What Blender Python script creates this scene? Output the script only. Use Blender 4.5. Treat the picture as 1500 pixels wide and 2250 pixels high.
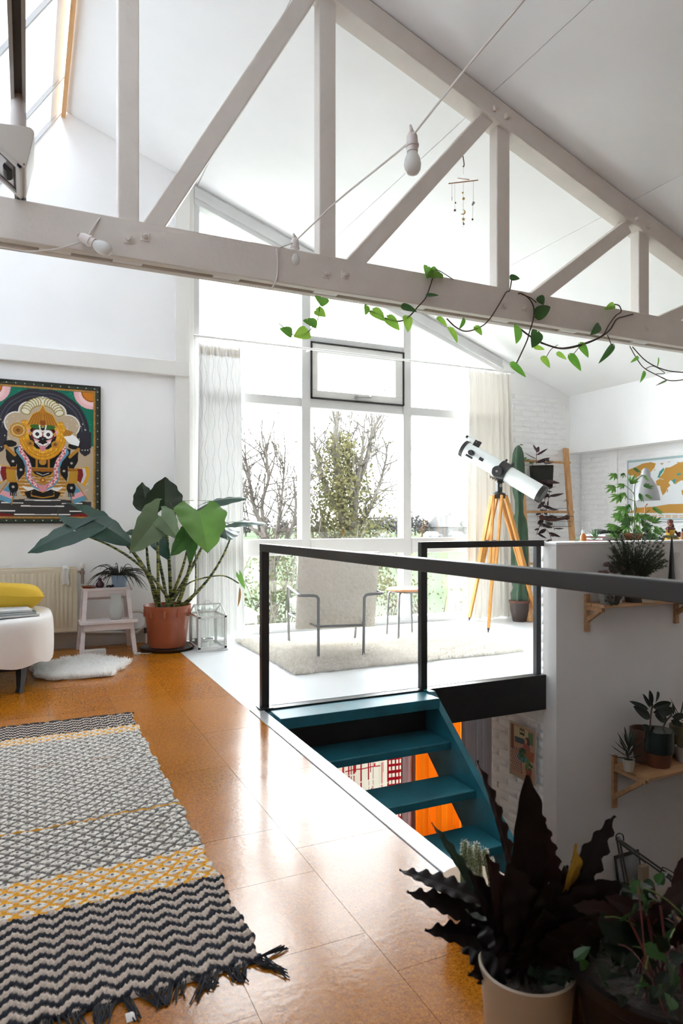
import bpy, bmesh, math, random
import numpy as np
from mathutils import Vector, Matrix, Quaternion

sc = bpy.context.scene
for o in list(bpy.data.objects):
    bpy.data.objects.remove(o, do_unlink=True)
COL = sc.collection
R = math.radians
V = Vector
random.seed(7)

# ------------------------------------------------------------------ camera
H, F, CX, CY = 1.07, 1480.0, 750.0, 1148.0          # eye height (m), focal length and horizon in the 1500x2250 frame
YAW = R(25); SN, CS = math.sin(YAW), math.cos(YAW)  # the gable wall is turned 25 degrees to the view
cam = bpy.data.cameras.new('camera')
cam.sensor_fit = 'VERTICAL'; cam.sensor_height = 36.0
cam.lens = F / 2250.0 * 36.0
cam.shift_y = (CY - 1125.0) / 2250.0
cam.clip_start = 0.05; cam.clip_end = 2000
cam.dof.use_dof = True; cam.dof.focus_distance = 4.6; cam.dof.aperture_fstop = 6.3
camo = bpy.data.objects.new('camera', cam); COL.objects.link(camo)
camo.location = (0, 0, H); camo.rotation_euler = (R(90), 0, -YAW)
sc.camera = camo

# ------------------------------------------------------------------ world, portals, exposure
SKY = 5.2
w = bpy.data.worlds.new('overcast_sky'); sc.world = w; w.use_nodes = True
bg = w.node_tree.nodes['Background']
bg.inputs[0].default_value = (0.93, 0.975, 1.0, 1); bg.inputs[1].default_value = SKY
sc.view_settings.view_transform = 'Standard'; sc.view_settings.look = 'None'
sc.view_settings.gamma = 1.0; sc.view_settings.use_curve_mapping = False
sc.view_settings.exposure = 2.12
cy = sc.cycles
cy.max_bounces = 10; cy.diffuse_bounces = 7; cy.glossy_bounces = 5; cy.transmission_bounces = 8
cy.transparent_max_bounces = 24; cy.sample_clamp_indirect = 8.0
cy.use_adaptive_sampling = True; cy.adaptive_threshold = 0.015
cy.caustics_reflective = False; cy.caustics_refractive = False

def portal(loc, toward, sx, sy):
    l = bpy.data.lights.new('daylight_portal', 'AREA'); l.shape = 'RECTANGLE'; l.size = sx; l.size_y = sy
    l.cycles.is_portal = True
    o = bpy.data.objects.new('daylight_portal', l); COL.objects.link(o); o.location = loc
    o.rotation_euler = V(toward).to_track_quat('-Z', 'Y').to_euler()
portal((3.15, 6.42, 2.0), (0, -1, 0), 3.7, 4.3)
portal((3.3, 6.42, -1.35), (0, -1, 0), 3.0, 2.1)

# ------------------------------------------------------------------ pixel -> place helpers (only used to measure positions)
def ray(px, py):
    u = (px - CX) / F; v = (CY - py) / F
    return (SN + u * CS, CS - u * SN, v)
def atY(px, py, y):
    r = ray(px, py); d = y / r[1]; return V((d * r[0], y, H + d * r[2]))
def atX(px, py, x):
    r = ray(px, py); d = x / r[0]; return V((x, d * r[1], H + d * r[2]))
def atZ(px, py, z):
    r = ray(px, py); d = (z - H) / r[2]; return V((d * r[0], d * r[1], z))
def atD(px, py, d):
    r = ray(px, py); return V((d * r[0], d * r[1], H + d * r[2]))

# ------------------------------------------------------------------ mesh builder
class MB:
    def __init__(s): s.v = []; s.f = []; s.m = []; s.mi = 0
    def add(s, vs, fs):
        n = len(s.v); s.v.extend([tuple(p) for p in vs])
        for f in fs: s.f.append(tuple(i + n for i in f)); s.m.append(s.mi)
        return s
    def box(s, a, b):
        x0, y0, z0 = a; x1, y1, z1 = b
        return s.add([(x0,y0,z0),(x1,y0,z0),(x1,y1,z0),(x0,y1,z0),(x0,y0,z1),(x1,y0,z1),(x1,y1,z1),(x0,y1,z1)],
                     [(0,3,2,1),(4,5,6,7),(0,1,5,4),(1,2,6,5),(2,3,7,6),(3,0,4,7)])
    def beam(s, p0, p1, w, h, up=(0,0,1), w1=None, h1=None):
        p0 = V(p0); p1 = V(p1); t = (p1 - p0).normalized(); u = V(up)
        sx = t.cross(u)
        if sx.length < 1e-4: sx = t.cross(V((1,0,0)))
        sx.normalize(); uz = sx.cross(t).normalized()
        w1 = w if w1 is None else w1; h1 = h if h1 is None else h1
        vs = []
        for p, ww, hh in ((p0, w, h), (p1, w1, h1)):
            for a, b in ((-1,-1),(1,-1),(1,1),(-1,1)):
                vs.append(p + sx * (a * ww / 2) + uz * (b * hh / 2))
        return s.add(vs, [(0,1,2,3),(7,6,5,4),(0,4,5,1),(1,5,6,2),(2,6,7,3),(3,7,4,0)])
    def tube(s, pts, r, n=8, caps=True, closed=False):
        pts = [V(p) for p in pts]; k = len(pts)
        rs = r if isinstance(r, (list, tuple)) else [r] * k
        vs = []; fs = []; prev = None
        for i, p in enumerate(pts):
            if closed: t = pts[(i+1) % k] - pts[i-1]
            else: t = pts[min(i+1, k-1)] - pts[max(i-1, 0)]
            if t.length < 1e-9: t = V((0,0,1))
            t.normalize()
            if prev is None:
                a = t.cross(V((0,0,1)))
                if a.length < 1e-3: a = t.cross(V((1,0,0)))
            else:
                a = prev - t * prev.dot(t)
                if a.length < 1e-4: a = t.cross(V((1,0,0)))
            a.normalize(); prev = a; b = t.cross(a)
            for j in range(n):
                an = 2 * math.pi * j / n
                vs.append(p + (a * math.cos(an) + b * math.sin(an)) * rs[i])
        for i in range(k if closed else k - 1):
            i2 = (i + 1) % k
            for j in range(n):
                j2 = (j + 1) % n
                fs.append((i*n+j, i*n+j2, i2*n+j2, i2*n+j))
        if caps and not closed:
            fs.append(tuple(range(n-1, -1, -1))); fs.append(tuple((k-1)*n + j for j in range(n)))
        return s.add(vs, fs)
    def lathe(s, prof, c=(0,0,0), n=24, ax=None):
        c = V(c); vs = []; fs = []
        if ax is None: e1, e2, e3 = V((1,0,0)), V((0,1,0)), V((0,0,1))
        else:
            e3 = V(ax).normalized(); e1 = e3.cross(V((0,0,1)))
            if e1.length < 1e-3: e1 = e3.cross(V((1,0,0)))
            e1.normalize(); e2 = e3.cross(e1)
        for rr, z in prof:
            for j in range(n):
                an = 2 * math.pi * j / n
                vs.append(c + e1 * (rr * math.cos(an)) + e2 * (rr * math.sin(an)) + e3 * z)
        for i in range(len(prof) - 1):
            for j in range(n):
                j2 = (j + 1) % n
                fs.append((i*n+j, i*n+j2, (i+1)*n+j2, (i+1)*n+j))
        if prof[0][0] > 1e-6: fs.append(tuple(range(n-1, -1, -1)))
        if prof[-1][0] > 1e-6: fs.append(tuple((len(prof)-1)*n + j for j in range(n)))
        return s.add(vs, fs)
    def prism(s, poly, ext):
        k = len(poly); e = V(ext); p = [V(q) for q in poly]
        vs = p + [q + e for q in p]
        fs = [tuple(range(k)), tuple(range(2*k-1, k-1, -1))]
        for i in range(k):
            j = (i + 1) % k; fs.append((i, i+k, j+k, j))
        return s.add(vs, fs)
    def sphere(s, c, r, n=12, sc_=(1,1,1)):
        pr = [(math.sin(math.pi*i/n), -math.cos(math.pi*i/n)) for i in range(n+1)]
        vs = []; fs = []; m = n * 2 if n < 10 else n + 6
        for a, z in pr:
            for j in range(m):
                an = 2*math.pi*j/m
                vs.append((c[0] + r*sc_[0]*a*math.cos(an), c[1] + r*sc_[1]*a*math.sin(an), c[2] + r*sc_[2]*z))
        for i in range(n):
            for j in range(m):
                j2 = (j+1) % m
                fs.append((i*m+j, i*m+j2, (i+1)*m+j2, (i+1)*m+j))
        return s.add(vs, fs)
    def grid(s, fn, nu, nv, closeu=False):
        vs = [fn(i / (nu if closeu else nu - 1), j / (nv - 1)) for i in range(nu) for j in range(nv)]
        fs = []
        for i in range(nu if closeu else nu - 1):
            i2 = (i + 1) % nu
            for j in range(nv - 1):
                fs.append((i*nv+j, i2*nv+j, i2*nv+j+1, i*nv+j+1))
        return s.add(vs, fs)

WL = {}                                              # world origin of every thing built in world coordinates
def thing(name, label, cat, loc=(0,0,0), group=None, rotz=0, local=False):
    o = bpy.data.objects.new(name, None); COL.objects.link(o)
    o.location = loc; o.rotation_euler = (0, 0, rotz); o.empty_display_size = 0.05
    o['label'] = label; o['category'] = cat
    if group: o['group'] = group
    WL[o] = V((0,0,0)) if local else V(loc)
    return o
def mesh_obj(name, mb, mat, parent=None, smooth=False, bevel=0, sub=0, thick=0, org=None):
    if parent is not None: off = WL[parent]
    else:
        off = V(org) if org is not None else V((0,0,0))
    me = bpy.data.meshes.new(name)
    me.from_pydata([(p[0]-off.x, p[1]-off.y, p[2]-off.z) for p in mb.v], [], mb.f)
    for m in (mat if isinstance(mat, (list, tuple)) else [mat]): me.materials.append(m)
    if isinstance(mat, (list, tuple)): me.polygons.foreach_set('material_index', mb.m)
    bm = bmesh.new(); bm.from_mesh(me)
    bmesh.ops.recalc_face_normals(bm, faces=bm.faces) if not thick else None
    bm.to_mesh(me); bm.free()
    if smooth:
        me.polygons.foreach_set('use_smooth', [True] * len(me.polygons))
        try: me.set_sharp_from_angle(angle=R(smooth if smooth is not True else 45))
        except Exception: pass
    o = bpy.data.objects.new(name, me); COL.objects.link(o)
    if parent is not None: o.parent = parent
    else: o.location = off
    WL[o] = off
    if bevel:
        m = o.modifiers.new('bevel', 'BEVEL'); m.width = bevel; m.segments = 2; m.limit_method = 'ANGLE'; m.angle_limit = R(40)
    if thick:
        m = o.modifiers.new('solid', 'SOLIDIFY'); m.thickness = thick; m.offset = 0
    if sub:
        m = o.modifiers.new('sub', 'SUBSURF'); m.levels = sub; m.render_levels = sub
    return o
def part(name, mb, mat, parent, **k): return mesh_obj(name, mb, mat, parent, **k)
def solo(name, mb, mat, label, cat, org=(0,0,0), group=None, **k):
    o = mesh_obj(name, mb, mat, None, org=org, **k); o['label'] = label; o['category'] = cat
    if group: o['group'] = group
    return o
def struct(name, mb, mat, label=None, cat=None, **k):
    o = mesh_obj(name, mb, mat, None, **k); o['kind'] = 'structure'
    if label: o['label'] = label
    if cat: o['category'] = cat
    return o
def clone(src, parent, loc, rot=None, scale=None):    # a copied part that shares its mesh
    c = src.copy(); COL.objects.link(c); c.parent = parent; c.location = loc
    if rot is not None: c.rotation_euler = rot
    if scale is not None: c.scale = scale
    return c

# ------------------------------------------------------------------ materials
def lin(h):
    if not isinstance(h, str): return tuple(h)[:3]
    h = h.lstrip('#'); c = [int(h[i:i+2], 16) / 255 for i in (0, 2, 4)]
    return tuple(x / 12.92 if x <= .04045 else ((x + .055) / 1.055) ** 2.4 for x in c)
MATS = {}
def nodes(name):
    m = bpy.data.materials.new(name); m.use_nodes = True; nt = m.node_tree
    return m, nt, nt.nodes, nt.links, nt.nodes['Principled BSDF']
def mat(name, col, rough=.6, metal=0, var=0, vscale=6, bump=0, bscale=40, spec=.5, stretch=None, trans=0, col2=None, coat=0, bdist=.01, detail=4):
    if name in MATS: return MATS[name]
    m, nt, N, L, b = nodes(name); c = lin(col)
    b.inputs['Base Color'].default_value = (*c, 1); b.inputs['Roughness'].default_value = rough
    b.inputs['Metallic'].default_value = metal; b.inputs['Specular IOR Level'].default_value = spec
    if coat: b.inputs['Coat Weight'].default_value = coat; b.inputs['Coat Roughness'].default_value = .15
    tc = N.new('ShaderNodeTexCoord'); mp = N.new('ShaderNodeMapping'); L.new(tc.outputs['Object'], mp.inputs[0])
    if stretch: mp.inputs['Scale'].default_value = stretch
    if var or col2 is not None:
        n = N.new('ShaderNodeTexNoise'); n.inputs['Scale'].default_value = vscale; n.inputs['Detail'].default_value = detail
        L.new(mp.outputs[0], n.inputs['Vector'])
        r = N.new('ShaderNodeValToRGB'); r.color_ramp.elements[0].position = .32; r.color_ramp.elements[1].position = .68
        c2 = lin(col2) if col2 is not None else tuple(min(1, x * (1 + var)) for x in c)
        c1 = c if col2 is not None else tuple(x * (1 - var) for x in c)
        r.color_ramp.elements[0].color = (*c1, 1); r.color_ramp.elements[1].color = (*c2, 1)
        L.new(n.outputs['Fac'], r.inputs[0]); L.new(r.outputs[0], b.inputs['Base Color'])
    if bump:
        n2 = N.new('ShaderNodeTexNoise'); n2.inputs['Scale'].default_value = bscale; n2.inputs['Detail'].default_value = 5
        L.new(mp.outputs[0], n2.inputs['Vector'])
        bp = N.new('ShaderNodeBump'); bp.inputs['Strength'].default_value = bump; bp.inputs['Distance'].default_value = bdist
        L.new(n2.outputs['Fac'], bp.inputs['Height']); L.new(bp.outputs[0], b.inputs['Normal'])
    if trans:                                          # thin sheet that lets light through (cloth, leaf)
        t = N.new('ShaderNodeBsdfTranslucent'); mx = N.new('ShaderNodeMixShader'); mx.inputs[0].default_value = trans
        src = b.inputs['Base Color'].links[0].from_socket if b.inputs['Base Color'].links else None
        if src: L.new(src, t.inputs[0])
        else: t.inputs[0].default_value = (*c, 1)
        L.new(b.outputs[0], mx.inputs[1]); L.new(t.outputs[0], mx.inputs[2]); L.new(mx.outputs[0], N['Material Output'].inputs[0])
    MATS[name] = m; return m
def wood(name, c1, c2, rough=.5, axis='z', scale=9):
    st = {'x': (.12, 1, 1), 'y': (1, .12, 1), 'z': (1, 1, .12)}[axis]
    return mat(name, c1, rough, col2=c2, vscale=scale * 4, stretch=st, bump=.15, bscale=60, bdist=.004)
def glass(name, tint=(1,1,1), refl=.06, rough=0.0):
    if name in MATS: return MATS[name]
    m, nt, N, L, b = nodes(name); N.remove(b)
    t = N.new('ShaderNodeBsdfTransparent'); t.inputs[0].default_value = (*tint, 1)
    g = N.new('ShaderNodeBsdfGlossy'); g.inputs['Roughness'].default_value = rough
    lw = N.new('ShaderNodeLayerWeight'); pw = N.new('ShaderNodeMath'); pw.operation = 'POWER'; pw.inputs[1].default_value = 5
    mul = N.new('ShaderNodeMath'); mul.operation = 'MULTIPLY_ADD'; mul.inputs[1].default_value = .8; mul.inputs[2].default_value = refl
    mul.use_clamp = True; L.new(lw.outputs['Facing'], pw.inputs[0])
    mx = N.new('ShaderNodeMixShader'); L.new(pw.outputs[0], mul.inputs[0]); L.new(mul.outputs[0], mx.inputs[0])
    L.new(t.outputs[0], mx.inputs[1]); L.new(g.outputs[0], mx.inputs[2]); L.new(mx.outputs[0], N['Material Output'].inputs[0])
    MATS[name] = m; return m
def sheer(name, col, transp, transl):
    m, nt, N, L, b = nodes(name)
    b.inputs['Base Color'].default_value = (*lin(col), 1); b.inputs['Roughness'].default_value = .9
    t = N.new('ShaderNodeBsdfTranslucent'); t.inputs[0].default_value = (*lin(col), 1)
    tr = N.new('ShaderNodeBsdfTransparent')
    m1 = N.new('ShaderNodeMixShader'); m1.inputs[0].default_value = transl
    m2 = N.new('ShaderNodeMixShader'); m2.inputs[0].default_value = transp
    L.new(b.outputs[0], m1.inputs[1]); L.new(t.outputs[0], m1.inputs[2])
    L.new(m1.outputs[0], m2.inputs[1]); L.new(tr.outputs[0], m2.inputs[2]); L.new(m2.outputs[0], N['Material Output'].inputs[0])
    MATS[name] = m; return m
def attr_mat(name, rough=.9, bump=0, bscale=300, trans=0, bdist=.003):
    m, nt, N, L, b = nodes(name); b.inputs['Roughness'].default_value = rough
    a = N.new('ShaderNodeAttribute'); a.attribute_name = 'Col'; L.new(a.outputs['Color'], b.inputs['Base Color'])
    b.inputs['Specular IOR Level'].default_value = .25
    if bump:
        tc = N.new('ShaderNodeTexCoord'); n2 = N.new('ShaderNodeTexNoise'); n2.inputs['Scale'].default_value = bscale
        L.new(tc.outputs['Object'], n2.inputs['Vector']); bp = N.new('ShaderNodeBump')
        bp.inputs['Strength'].default_value = bump; bp.inputs['Distance'].default_value = bdist
        L.new(n2.outputs['Fac'], bp.inputs['Height']); L.new(bp.outputs[0], b.inputs['Normal'])
    if trans:
        t = N.new('ShaderNodeBsdfTranslucent'); mx = N.new('ShaderNodeMixShader'); mx.inputs[0].default_value = trans
        L.new(a.outputs['Color'], t.inputs[0]); L.new(b.outputs[0], mx.inputs[1]); L.new(t.outputs[0], mx.inputs[2])
        L.new(mx.outputs[0], N['Material Output'].inputs[0])
    MATS[name] = m; return m

# a flat print: shapes laid over each other on a fine grid of coloured points
class Canvas:
    def __init__(s, u0, u1, v0, v1, res, base):
        s.u0, s.v0, s.res = u0, v0, res
        s.w = int(round((u1 - u0) / res)) + 1; s.h = int(round((v1 - v0) / res)) + 1
        s.U, s.V = np.meshgrid(u0 + np.arange(s.w) * res, v0 + np.arange(s.h) * res)
        s.c = np.zeros((s.h, s.w, 3)); s.c[:] = lin(base)
    def put(s, mask, col): s.c[mask] = lin(col)
    def pmask(s, poly):
        m = np.zeros((s.h, s.w), bool); k = len(poly)
        for i in range(k):
            (x0, y0), (x1, y1) = poly[i], poly[(i+1) % k]
            if y0 == y1: continue
            cond = ((y0 > s.V) != (y1 > s.V)) & (s.U < (x1 - x0) * (s.V - y0) / (y1 - y0) + x0)
            m ^= cond
        return m
    def poly(s, poly, col): s.put(s.pmask(poly), col)
    def ell(s, u, v, a, b, col, rot=0):
        du, dv = s.U - u, s.V - v; c, d = math.cos(rot), math.sin(rot)
        s.put(((du*c + dv*d) / a) ** 2 + ((-du*d + dv*c) / b) ** 2 < 1, col)
    def ring(s, u, v, a, b, wd, col):
        q = np.sqrt(((s.U-u)/a)**2 + ((s.V-v)/b)**2); s.put(np.abs(q - 1) < wd / a, col)
    def line(s, pts, wd, col):
        for (x0, y0), (x1, y1) in zip(pts, pts[1:]):
            dx, dy = x1-x0, y1-y0; l2 = dx*dx + dy*dy + 1e-12
            t = np.clip(((s.U-x0)*dx + (s.V-y0)*dy) / l2, 0, 1)
            s.put((s.U-x0-t*dx)**2 + (s.V-y0-t*dy)**2 < (wd/2)**2, col)
    def mesh(s, name, fn, material, parent=None, org=(0,0,0), hgt=None):
        off = WL[parent] if parent is not None else V(org)
        P = fn(s.U, s.V)                              # arrays x, y, z
        co = np.stack([P[0]-off.x, P[1]-off.y, P[2]-off.z], -1).reshape(-1, 3)
        i = np.arange(s.h-1)[:, None] * s.w + np.arange(s.w-1)[None, :]
        fc = np.stack([i, i+1, i+1+s.w, i+s.w], -1).reshape(-1, 4)
        return grid_mesh(name, co, fc, s.c.reshape(-1, 3), material, parent, off)
def grid_mesh(name, co, fc, colr, material, parent, off, smooth=True):
    me = bpy.data.meshes.new(name)
    me.vertices.add(len(co)); me.vertices.foreach_set('co', np.ascontiguousarray(co, np.float32).ravel())
    k = fc.shape[1]
    me.loops.add(len(fc) * k); me.loops.foreach_set('vertex_index', fc.ravel().astype(np.int32))
    me.polygons.add(len(fc)); me.polygons.foreach_set('loop_start', np.arange(0, len(fc) * k, k, dtype=np.int32))
    if smooth: me.polygons.foreach_set('use_smooth', np.ones(len(fc), bool))
    me.update(calc_edges=True)
    if colr is not None:
        at = me.color_attributes.new('Col', 'FLOAT_COLOR', 'POINT')
        at.data.foreach_set('color', np.concatenate([colr, np.ones((len(colr), 1))], 1).astype(np.float32).ravel())
    me.materials.append(material)
    o = bpy.data.objects.new(name, me); COL.objects.link(o)
    if parent is not None: o.parent = parent
    else: o.location = off
    WL[o] = off
    return o

# leaves: two half-blades meeting at a folded midrib; lobes reach back behind the stalk
def leaf(mb, base, tip, nrm, width, prof='heart', fold=.25, curl=.15, wave=0, nw=5, n=9, back=0.0, side=0.0, veins=0.0):
    base = V(base); tip = V(tip); ax = tip - base; Ln = ax.length
    if Ln < 1e-6: return
    ax.normalize(); nr = V(nrm); nr = nr - ax * nr.dot(ax)
    if nr.length < 1e-4: nr = ax.orthogonal()
    nr.normalize(); sd = ax.cross(nr).normalized()
    hw = width / 2
    def wid(x):
        if prof == 'heart':
            if back < .2:
                q = (x + back) / (1 + back); return hw * 1.62 * q ** .42 * (1 - q) ** .82 * (1 + .25 * (1 - q))
            return hw * (max(0, 1 - max(x, 0) ** 1.9) ** .85 if x > .12 else math.sqrt(max(0, 1 - ((.12 - x) / (.12 + back)) ** 2)))
        if prof == 'lance': return hw * math.sin(math.pi * min(1, max(0, x)) ** .8) ** .8
        if prof == 'oval': return hw * math.sin(math.pi * min(1, max(0, x)) ** .9) ** .65
        return hw * (1 - x)
    x0 = -back if prof == 'heart' else 0
    for sg in (-1, 1):
        vs = []; fs = []
        for i in range(n + 1):
            x = x0 + (1 - x0) * i / n
            xx = min(max(x, x0 + 1e-3), 1 - 1e-3)
            wo = wid(xx); wi = 0 if x >= 0 else min(wo * .92, hw * .10 + hw * .55 * (-x / max(back, 1e-3)))
            wv = wave * math.sin(2 * math.pi * nw * x + sg) * hw
            for q in (0, .25, .5, .75, 1):
                y = wi + (wo + (wv if q == 1 else 0) - wi) * q
                z = fold * y + curl * Ln * (x * (1 - x) * 1.2 - .5 * x * x * .6) * 1 - .35 * fold * y * y / max(hw, 1e-6)
                z += wv * q * .6 + veins * hw * q * (1 - .5 * q) * math.sin(22 * x - 7 * q)
                vs.append(base + ax * (x * Ln) + sd * (sg * y + side * Ln * x * (1 - x)) + nr * z)
        for i in range(n):
            for q in range(4):
                a = i * 5 + q
                fs.append((a, a + 1, a + 6, a + 5) if sg > 0 else (a + 5, a + 6, a + 1, a))
        mb.add(vs, fs)
def bez(p0, p1, p2, n=10):
    p0, p1, p2 = V(p0), V(p1), V(p2)
    return [p0 * (1-t)**2 + p1 * (2*t*(1-t)) + p2 * t*t for t in [i / n for i in range(n + 1)]]
def smooth_path(pts, k=4):                             # Catmull-Rom
    pts = [V(p) for p in pts]; out = []
    for i in range(len(pts) - 1):
        a = pts[max(i-1, 0)]; b = pts[i]; c = pts[i+1]; d = pts[min(i+2, len(pts)-1)]
        for j in range(k):
            t = j / k
            out.append(.5 * ((2*b) + (c-a)*t + (2*a-5*b+4*c-d)*t*t + (3*b-a-3*c+d)*t**3))
    out.append(pts[-1]); return out
def rnd(a, b): return random.uniform(a, b)
def rvec(s=1): return V((rnd(-s, s), rnd(-s, s), rnd(-s, s)))
# ================================================================== STRUCTURE
YG = 6.2                                             # gable wall
RX, RZ, RS = 0.293, 4.574, 0.353                     # ridge and roof pitch
def roofz(x): return RZ - RS * (x - RX)
XR, XW, XS = 5.92, 3.31, 1.22                        # right bulkhead, half-wall end, stairwell edge
YP, YH = 3.72, 3.59                                  # platform edge, half-wall face
ZL = -2.5                                            # lower floor

white = mat('white_wall_paint', (.88, .88, .88), .55, var=.02, vscale=2, bump=.08, bscale=25, bdist=.006)
white_up = mat('ceiling_paint', (.88, .88, .875), .7, var=.025, vscale=1.5, bump=.06, bscale=60, bdist=.004)
plaster = mat('half_wall_plaster', (.69, .665, .645), .75, var=.03, vscale=3, bump=.15, bscale=90, bdist=.003)
brickm = mat('white_painted_brick', (.88, .88, .885), .55, var=.03, vscale=9, bump=.5, bscale=45, bdist=.008)
framew = mat('white_window_paint', (.60, .60, .595), .4, var=.02, vscale=5, bump=.05, bscale=30)
trimw = mat('cream_white_trim_paint', (.76, .745, .715), .45, var=.02, vscale=4, bump=.06, bscale=30)
trussm = mat('greige_truss_paint', (.63, .575, .52), .5, var=.035, vscale=7, stretch=(1, 1, 1), bump=.25, bscale=38, bdist=.006)
black = mat('black_steel', (.012, .012, .013), .38, metal=0, bump=.08, bscale=60, bdist=.002)
teal = mat('teal_painted_wood', (.012, .115, .155), .42, var=.2, vscale=8, bump=.12, bscale=30, bdist=.004)
winglass = glass('window_glass', (.985, .995, .99), .05)

def cork():
    m, nt, N, L, b = nodes('varnished_cork')
    g = N.new('ShaderNodeNewGeometry'); oi = N.new('ShaderNodeObjectInfo')
    n1 = N.new('ShaderNodeTexNoise'); n1.inputs['Scale'].default_value = 2.2; n1.inputs['Detail'].default_value = 3
    n2 = N.new('ShaderNodeTexNoise'); n2.inputs['Scale'].default_value = 85; n2.inputs['Detail'].default_value = 6; n2.inputs['Roughness'].default_value = .7
    v = N.new('ShaderNodeTexVoronoi'); v.inputs['Scale'].default_value = 190
    for t in (n1, n2, v): L.new(g.outputs['Position'], t.inputs['Vector'])
    r = N.new('ShaderNodeValToRGB'); e = r.color_ramp.elements
    e[0].position = .3; e[0].color = (.10, .026, .0015, 1); e[1].position = .72; e[1].color = (.46, .165, .012, 1)
    e2 = e.new(.5); e2.color = (.30, .095, .004, 1)
    mx = N.new('ShaderNodeMix'); mx.data_type = 'FLOAT'; mx.inputs[0].default_value = .35
    L.new(n2.outputs['Fac'], mx.inputs[2]); L.new(v.outputs['Distance'], mx.inputs[3])
    ad = N.new('ShaderNodeMath'); ad.operation = 'ADD'; L.new(mx.outputs[0], ad.inputs[0])
    s1 = N.new('ShaderNodeMath'); s1.operation = 'MULTIPLY_ADD'; s1.inputs[1].default_value = .22; s1.inputs[2].default_value = -.10
    L.new(n1.outputs['Fac'], s1.inputs[0]); L.new(s1.outputs[0], ad.inputs[1])
    s2 = N.new('ShaderNodeMath'); s2.operation = 'MULTIPLY_ADD'; s2.inputs[1].default_value = .07
    L.new(oi.outputs['Random'], s2.inputs[0]); L.new(ad.outputs[0], s2.inputs[2]); L.new(s2.outputs[0], r.inputs[0])
    L.new(r.outputs[0], b.inputs['Base Color'])
    b.inputs['Roughness'].default_value = .3
    b.inputs['Specular IOR Level'].default_value = .27
    n3 = N.new('ShaderNodeTexNoise'); n3.inputs['Scale'].default_value = 6; L.new(g.outputs['Position'], n3.inputs['Vector'])
    rr = N.new('ShaderNodeMapRange'); rr.inputs[3].default_value = .12; rr.inputs[4].default_value = .25
    L.new(n3.outputs['Fac'], rr.inputs[0]); L.new(rr.outputs[0], b.inputs['Roughness'])
    bp = N.new('ShaderNodeBump'); bp.inputs['Strength'].default_value = .10; bp.inputs['Distance'].default_value = .004
    n4 = N.new('ShaderNodeTexNoise'); n4.inputs['Scale'].default_value = 45; n4.inputs['Detail'].default_value = 3
    L.new(g.outputs['Position'], n4.inputs['Vector']); L.new(n4.outputs['Fac'], bp.inputs['Height'])
    L.new(bp.outputs[0], b.inputs['Normal'])
    return m
corkm = cork()

# ---- floors
m = MB(); m.box((-1.3, -3, -.2), (1.145, YG, -.004)); m.box((XS - .07, -3, -.2), (6.1, 1.2, -.004))
floor = struct('floor', m, mat('cork_underlay', (.09, .035, .012), .8))
cols = [1.144, .80, .454, .108, -.238, -.584, -.93, -1.3]
g = .0006
for ci in range(7):
    x1, x0 = cols[ci], cols[ci + 1]
    js = [1.40 + .665 * k for k in range(-7, 8)] if ci == 0 else sorted([1.566 + .665 * k for k in range(-7, 8)] + [1.911]) if ci == 1 \
        else [1.41 + .33 * (ci % 3) + .665 * k for k in range(-7, 8)]
    js = [-3] + [j for j in js if -2.9 < j < 6.1] + [YG]
    for a, b in zip(js, js[1:]):
        mb = MB().box((x0 + g, a + g, -.004), (x1 - g, b - g, 0)); part('tile', mb, corkm, floor)
for i in range(7):
    for k in range(6):
        x0 = 1.144 + .7 * i; y0 = -3 + .7 * k
        part('tile', MB().box((x0 + g, y0 + g, -.004), (min(6.1, x0 + .7) - g, min(1.2, y0 + .7) - g, 0)), corkm, floor)
edge = struct('trim_1', MB().box((1.146, 1.2, -.16), (XS, YP - .02, .004)), mat('pale_floor_edge_strip', (.42, .42, .42), .22, var=.12, vscale=9, bump=.1, bscale=40, coat=.5), bevel=.004)
m = MB(); m.box((1.1452, YP + .03, -.2), (6.1, YG, 0)); m.box((1.1452, YP - .02, -.2), (XS - .001, YP + .03, 0))
struct('floor_platform', m, mat('white_painted_floor', (.72, .74, .755), .24, var=.02, vscale=3, bump=.05, bscale=14, bdist=.003), 'white painted floor of the raised platform by the window')
m = MB(); m.box((XS, YP - .03, -.245), (XW, YP + .03, -.002))
struct('trim_2', m, black)
struct('ceiling_lower', MB().box((XS, YP + .03, -.26), (XR, YG, -.2)), white)
struct('floor_lower', MB().box((-1.3, -3, ZL - .2), (6.1, YG, ZL)), mat('lower_floor_boards', (.19, .13, .09), .45, var=.2, vscale=5))

# ---- walls
m = MB()
def yprism(poly, y0=YG, dy=.2): m.prism([(x, y0, z) for x, z in poly], (0, dy, 0))
WX0, WX1 = 1.39, 4.9
LX0, LX1, LZ0, LZ1 = 1.95, 4.75, -2.3, -.36
yprism([(-1.5, ZL), (WX0, ZL), (WX0, roofz(WX0) + .1), (RX, RZ + .1), (-1.5, RZ + .1 - 1.503 * 1.793)])
yprism([(WX1, ZL), (6.3, ZL), (6.3, roofz(6.3) + .1), (WX1, roofz(WX1) + .1)])
yprism([(WX0, roofz(WX0) - .03), (WX1, roofz(WX1) - .03), (WX1, roofz(WX1) + .1), (WX0, roofz(WX0) + .1)])
yprism([(WX0, LZ1), (WX1, LZ1), (WX1, 0), (WX0, 0)])
yprism([(WX0, ZL), (LX0, ZL), (LX0, LZ1), (WX0, LZ1)]); yprism([(LX1, ZL), (WX1, ZL), (WX1, LZ1), (LX1, LZ1)])
yprism([(LX0, ZL), (LX1, ZL), (LX1, LZ0), (LX0, LZ0)])
wall_gable = struct('wall_gable', m, white)
wall_left = struct('wall_left', MB().box((-1.5, -3, ZL), (-1.3, YG, 2.18)), white)
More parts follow.
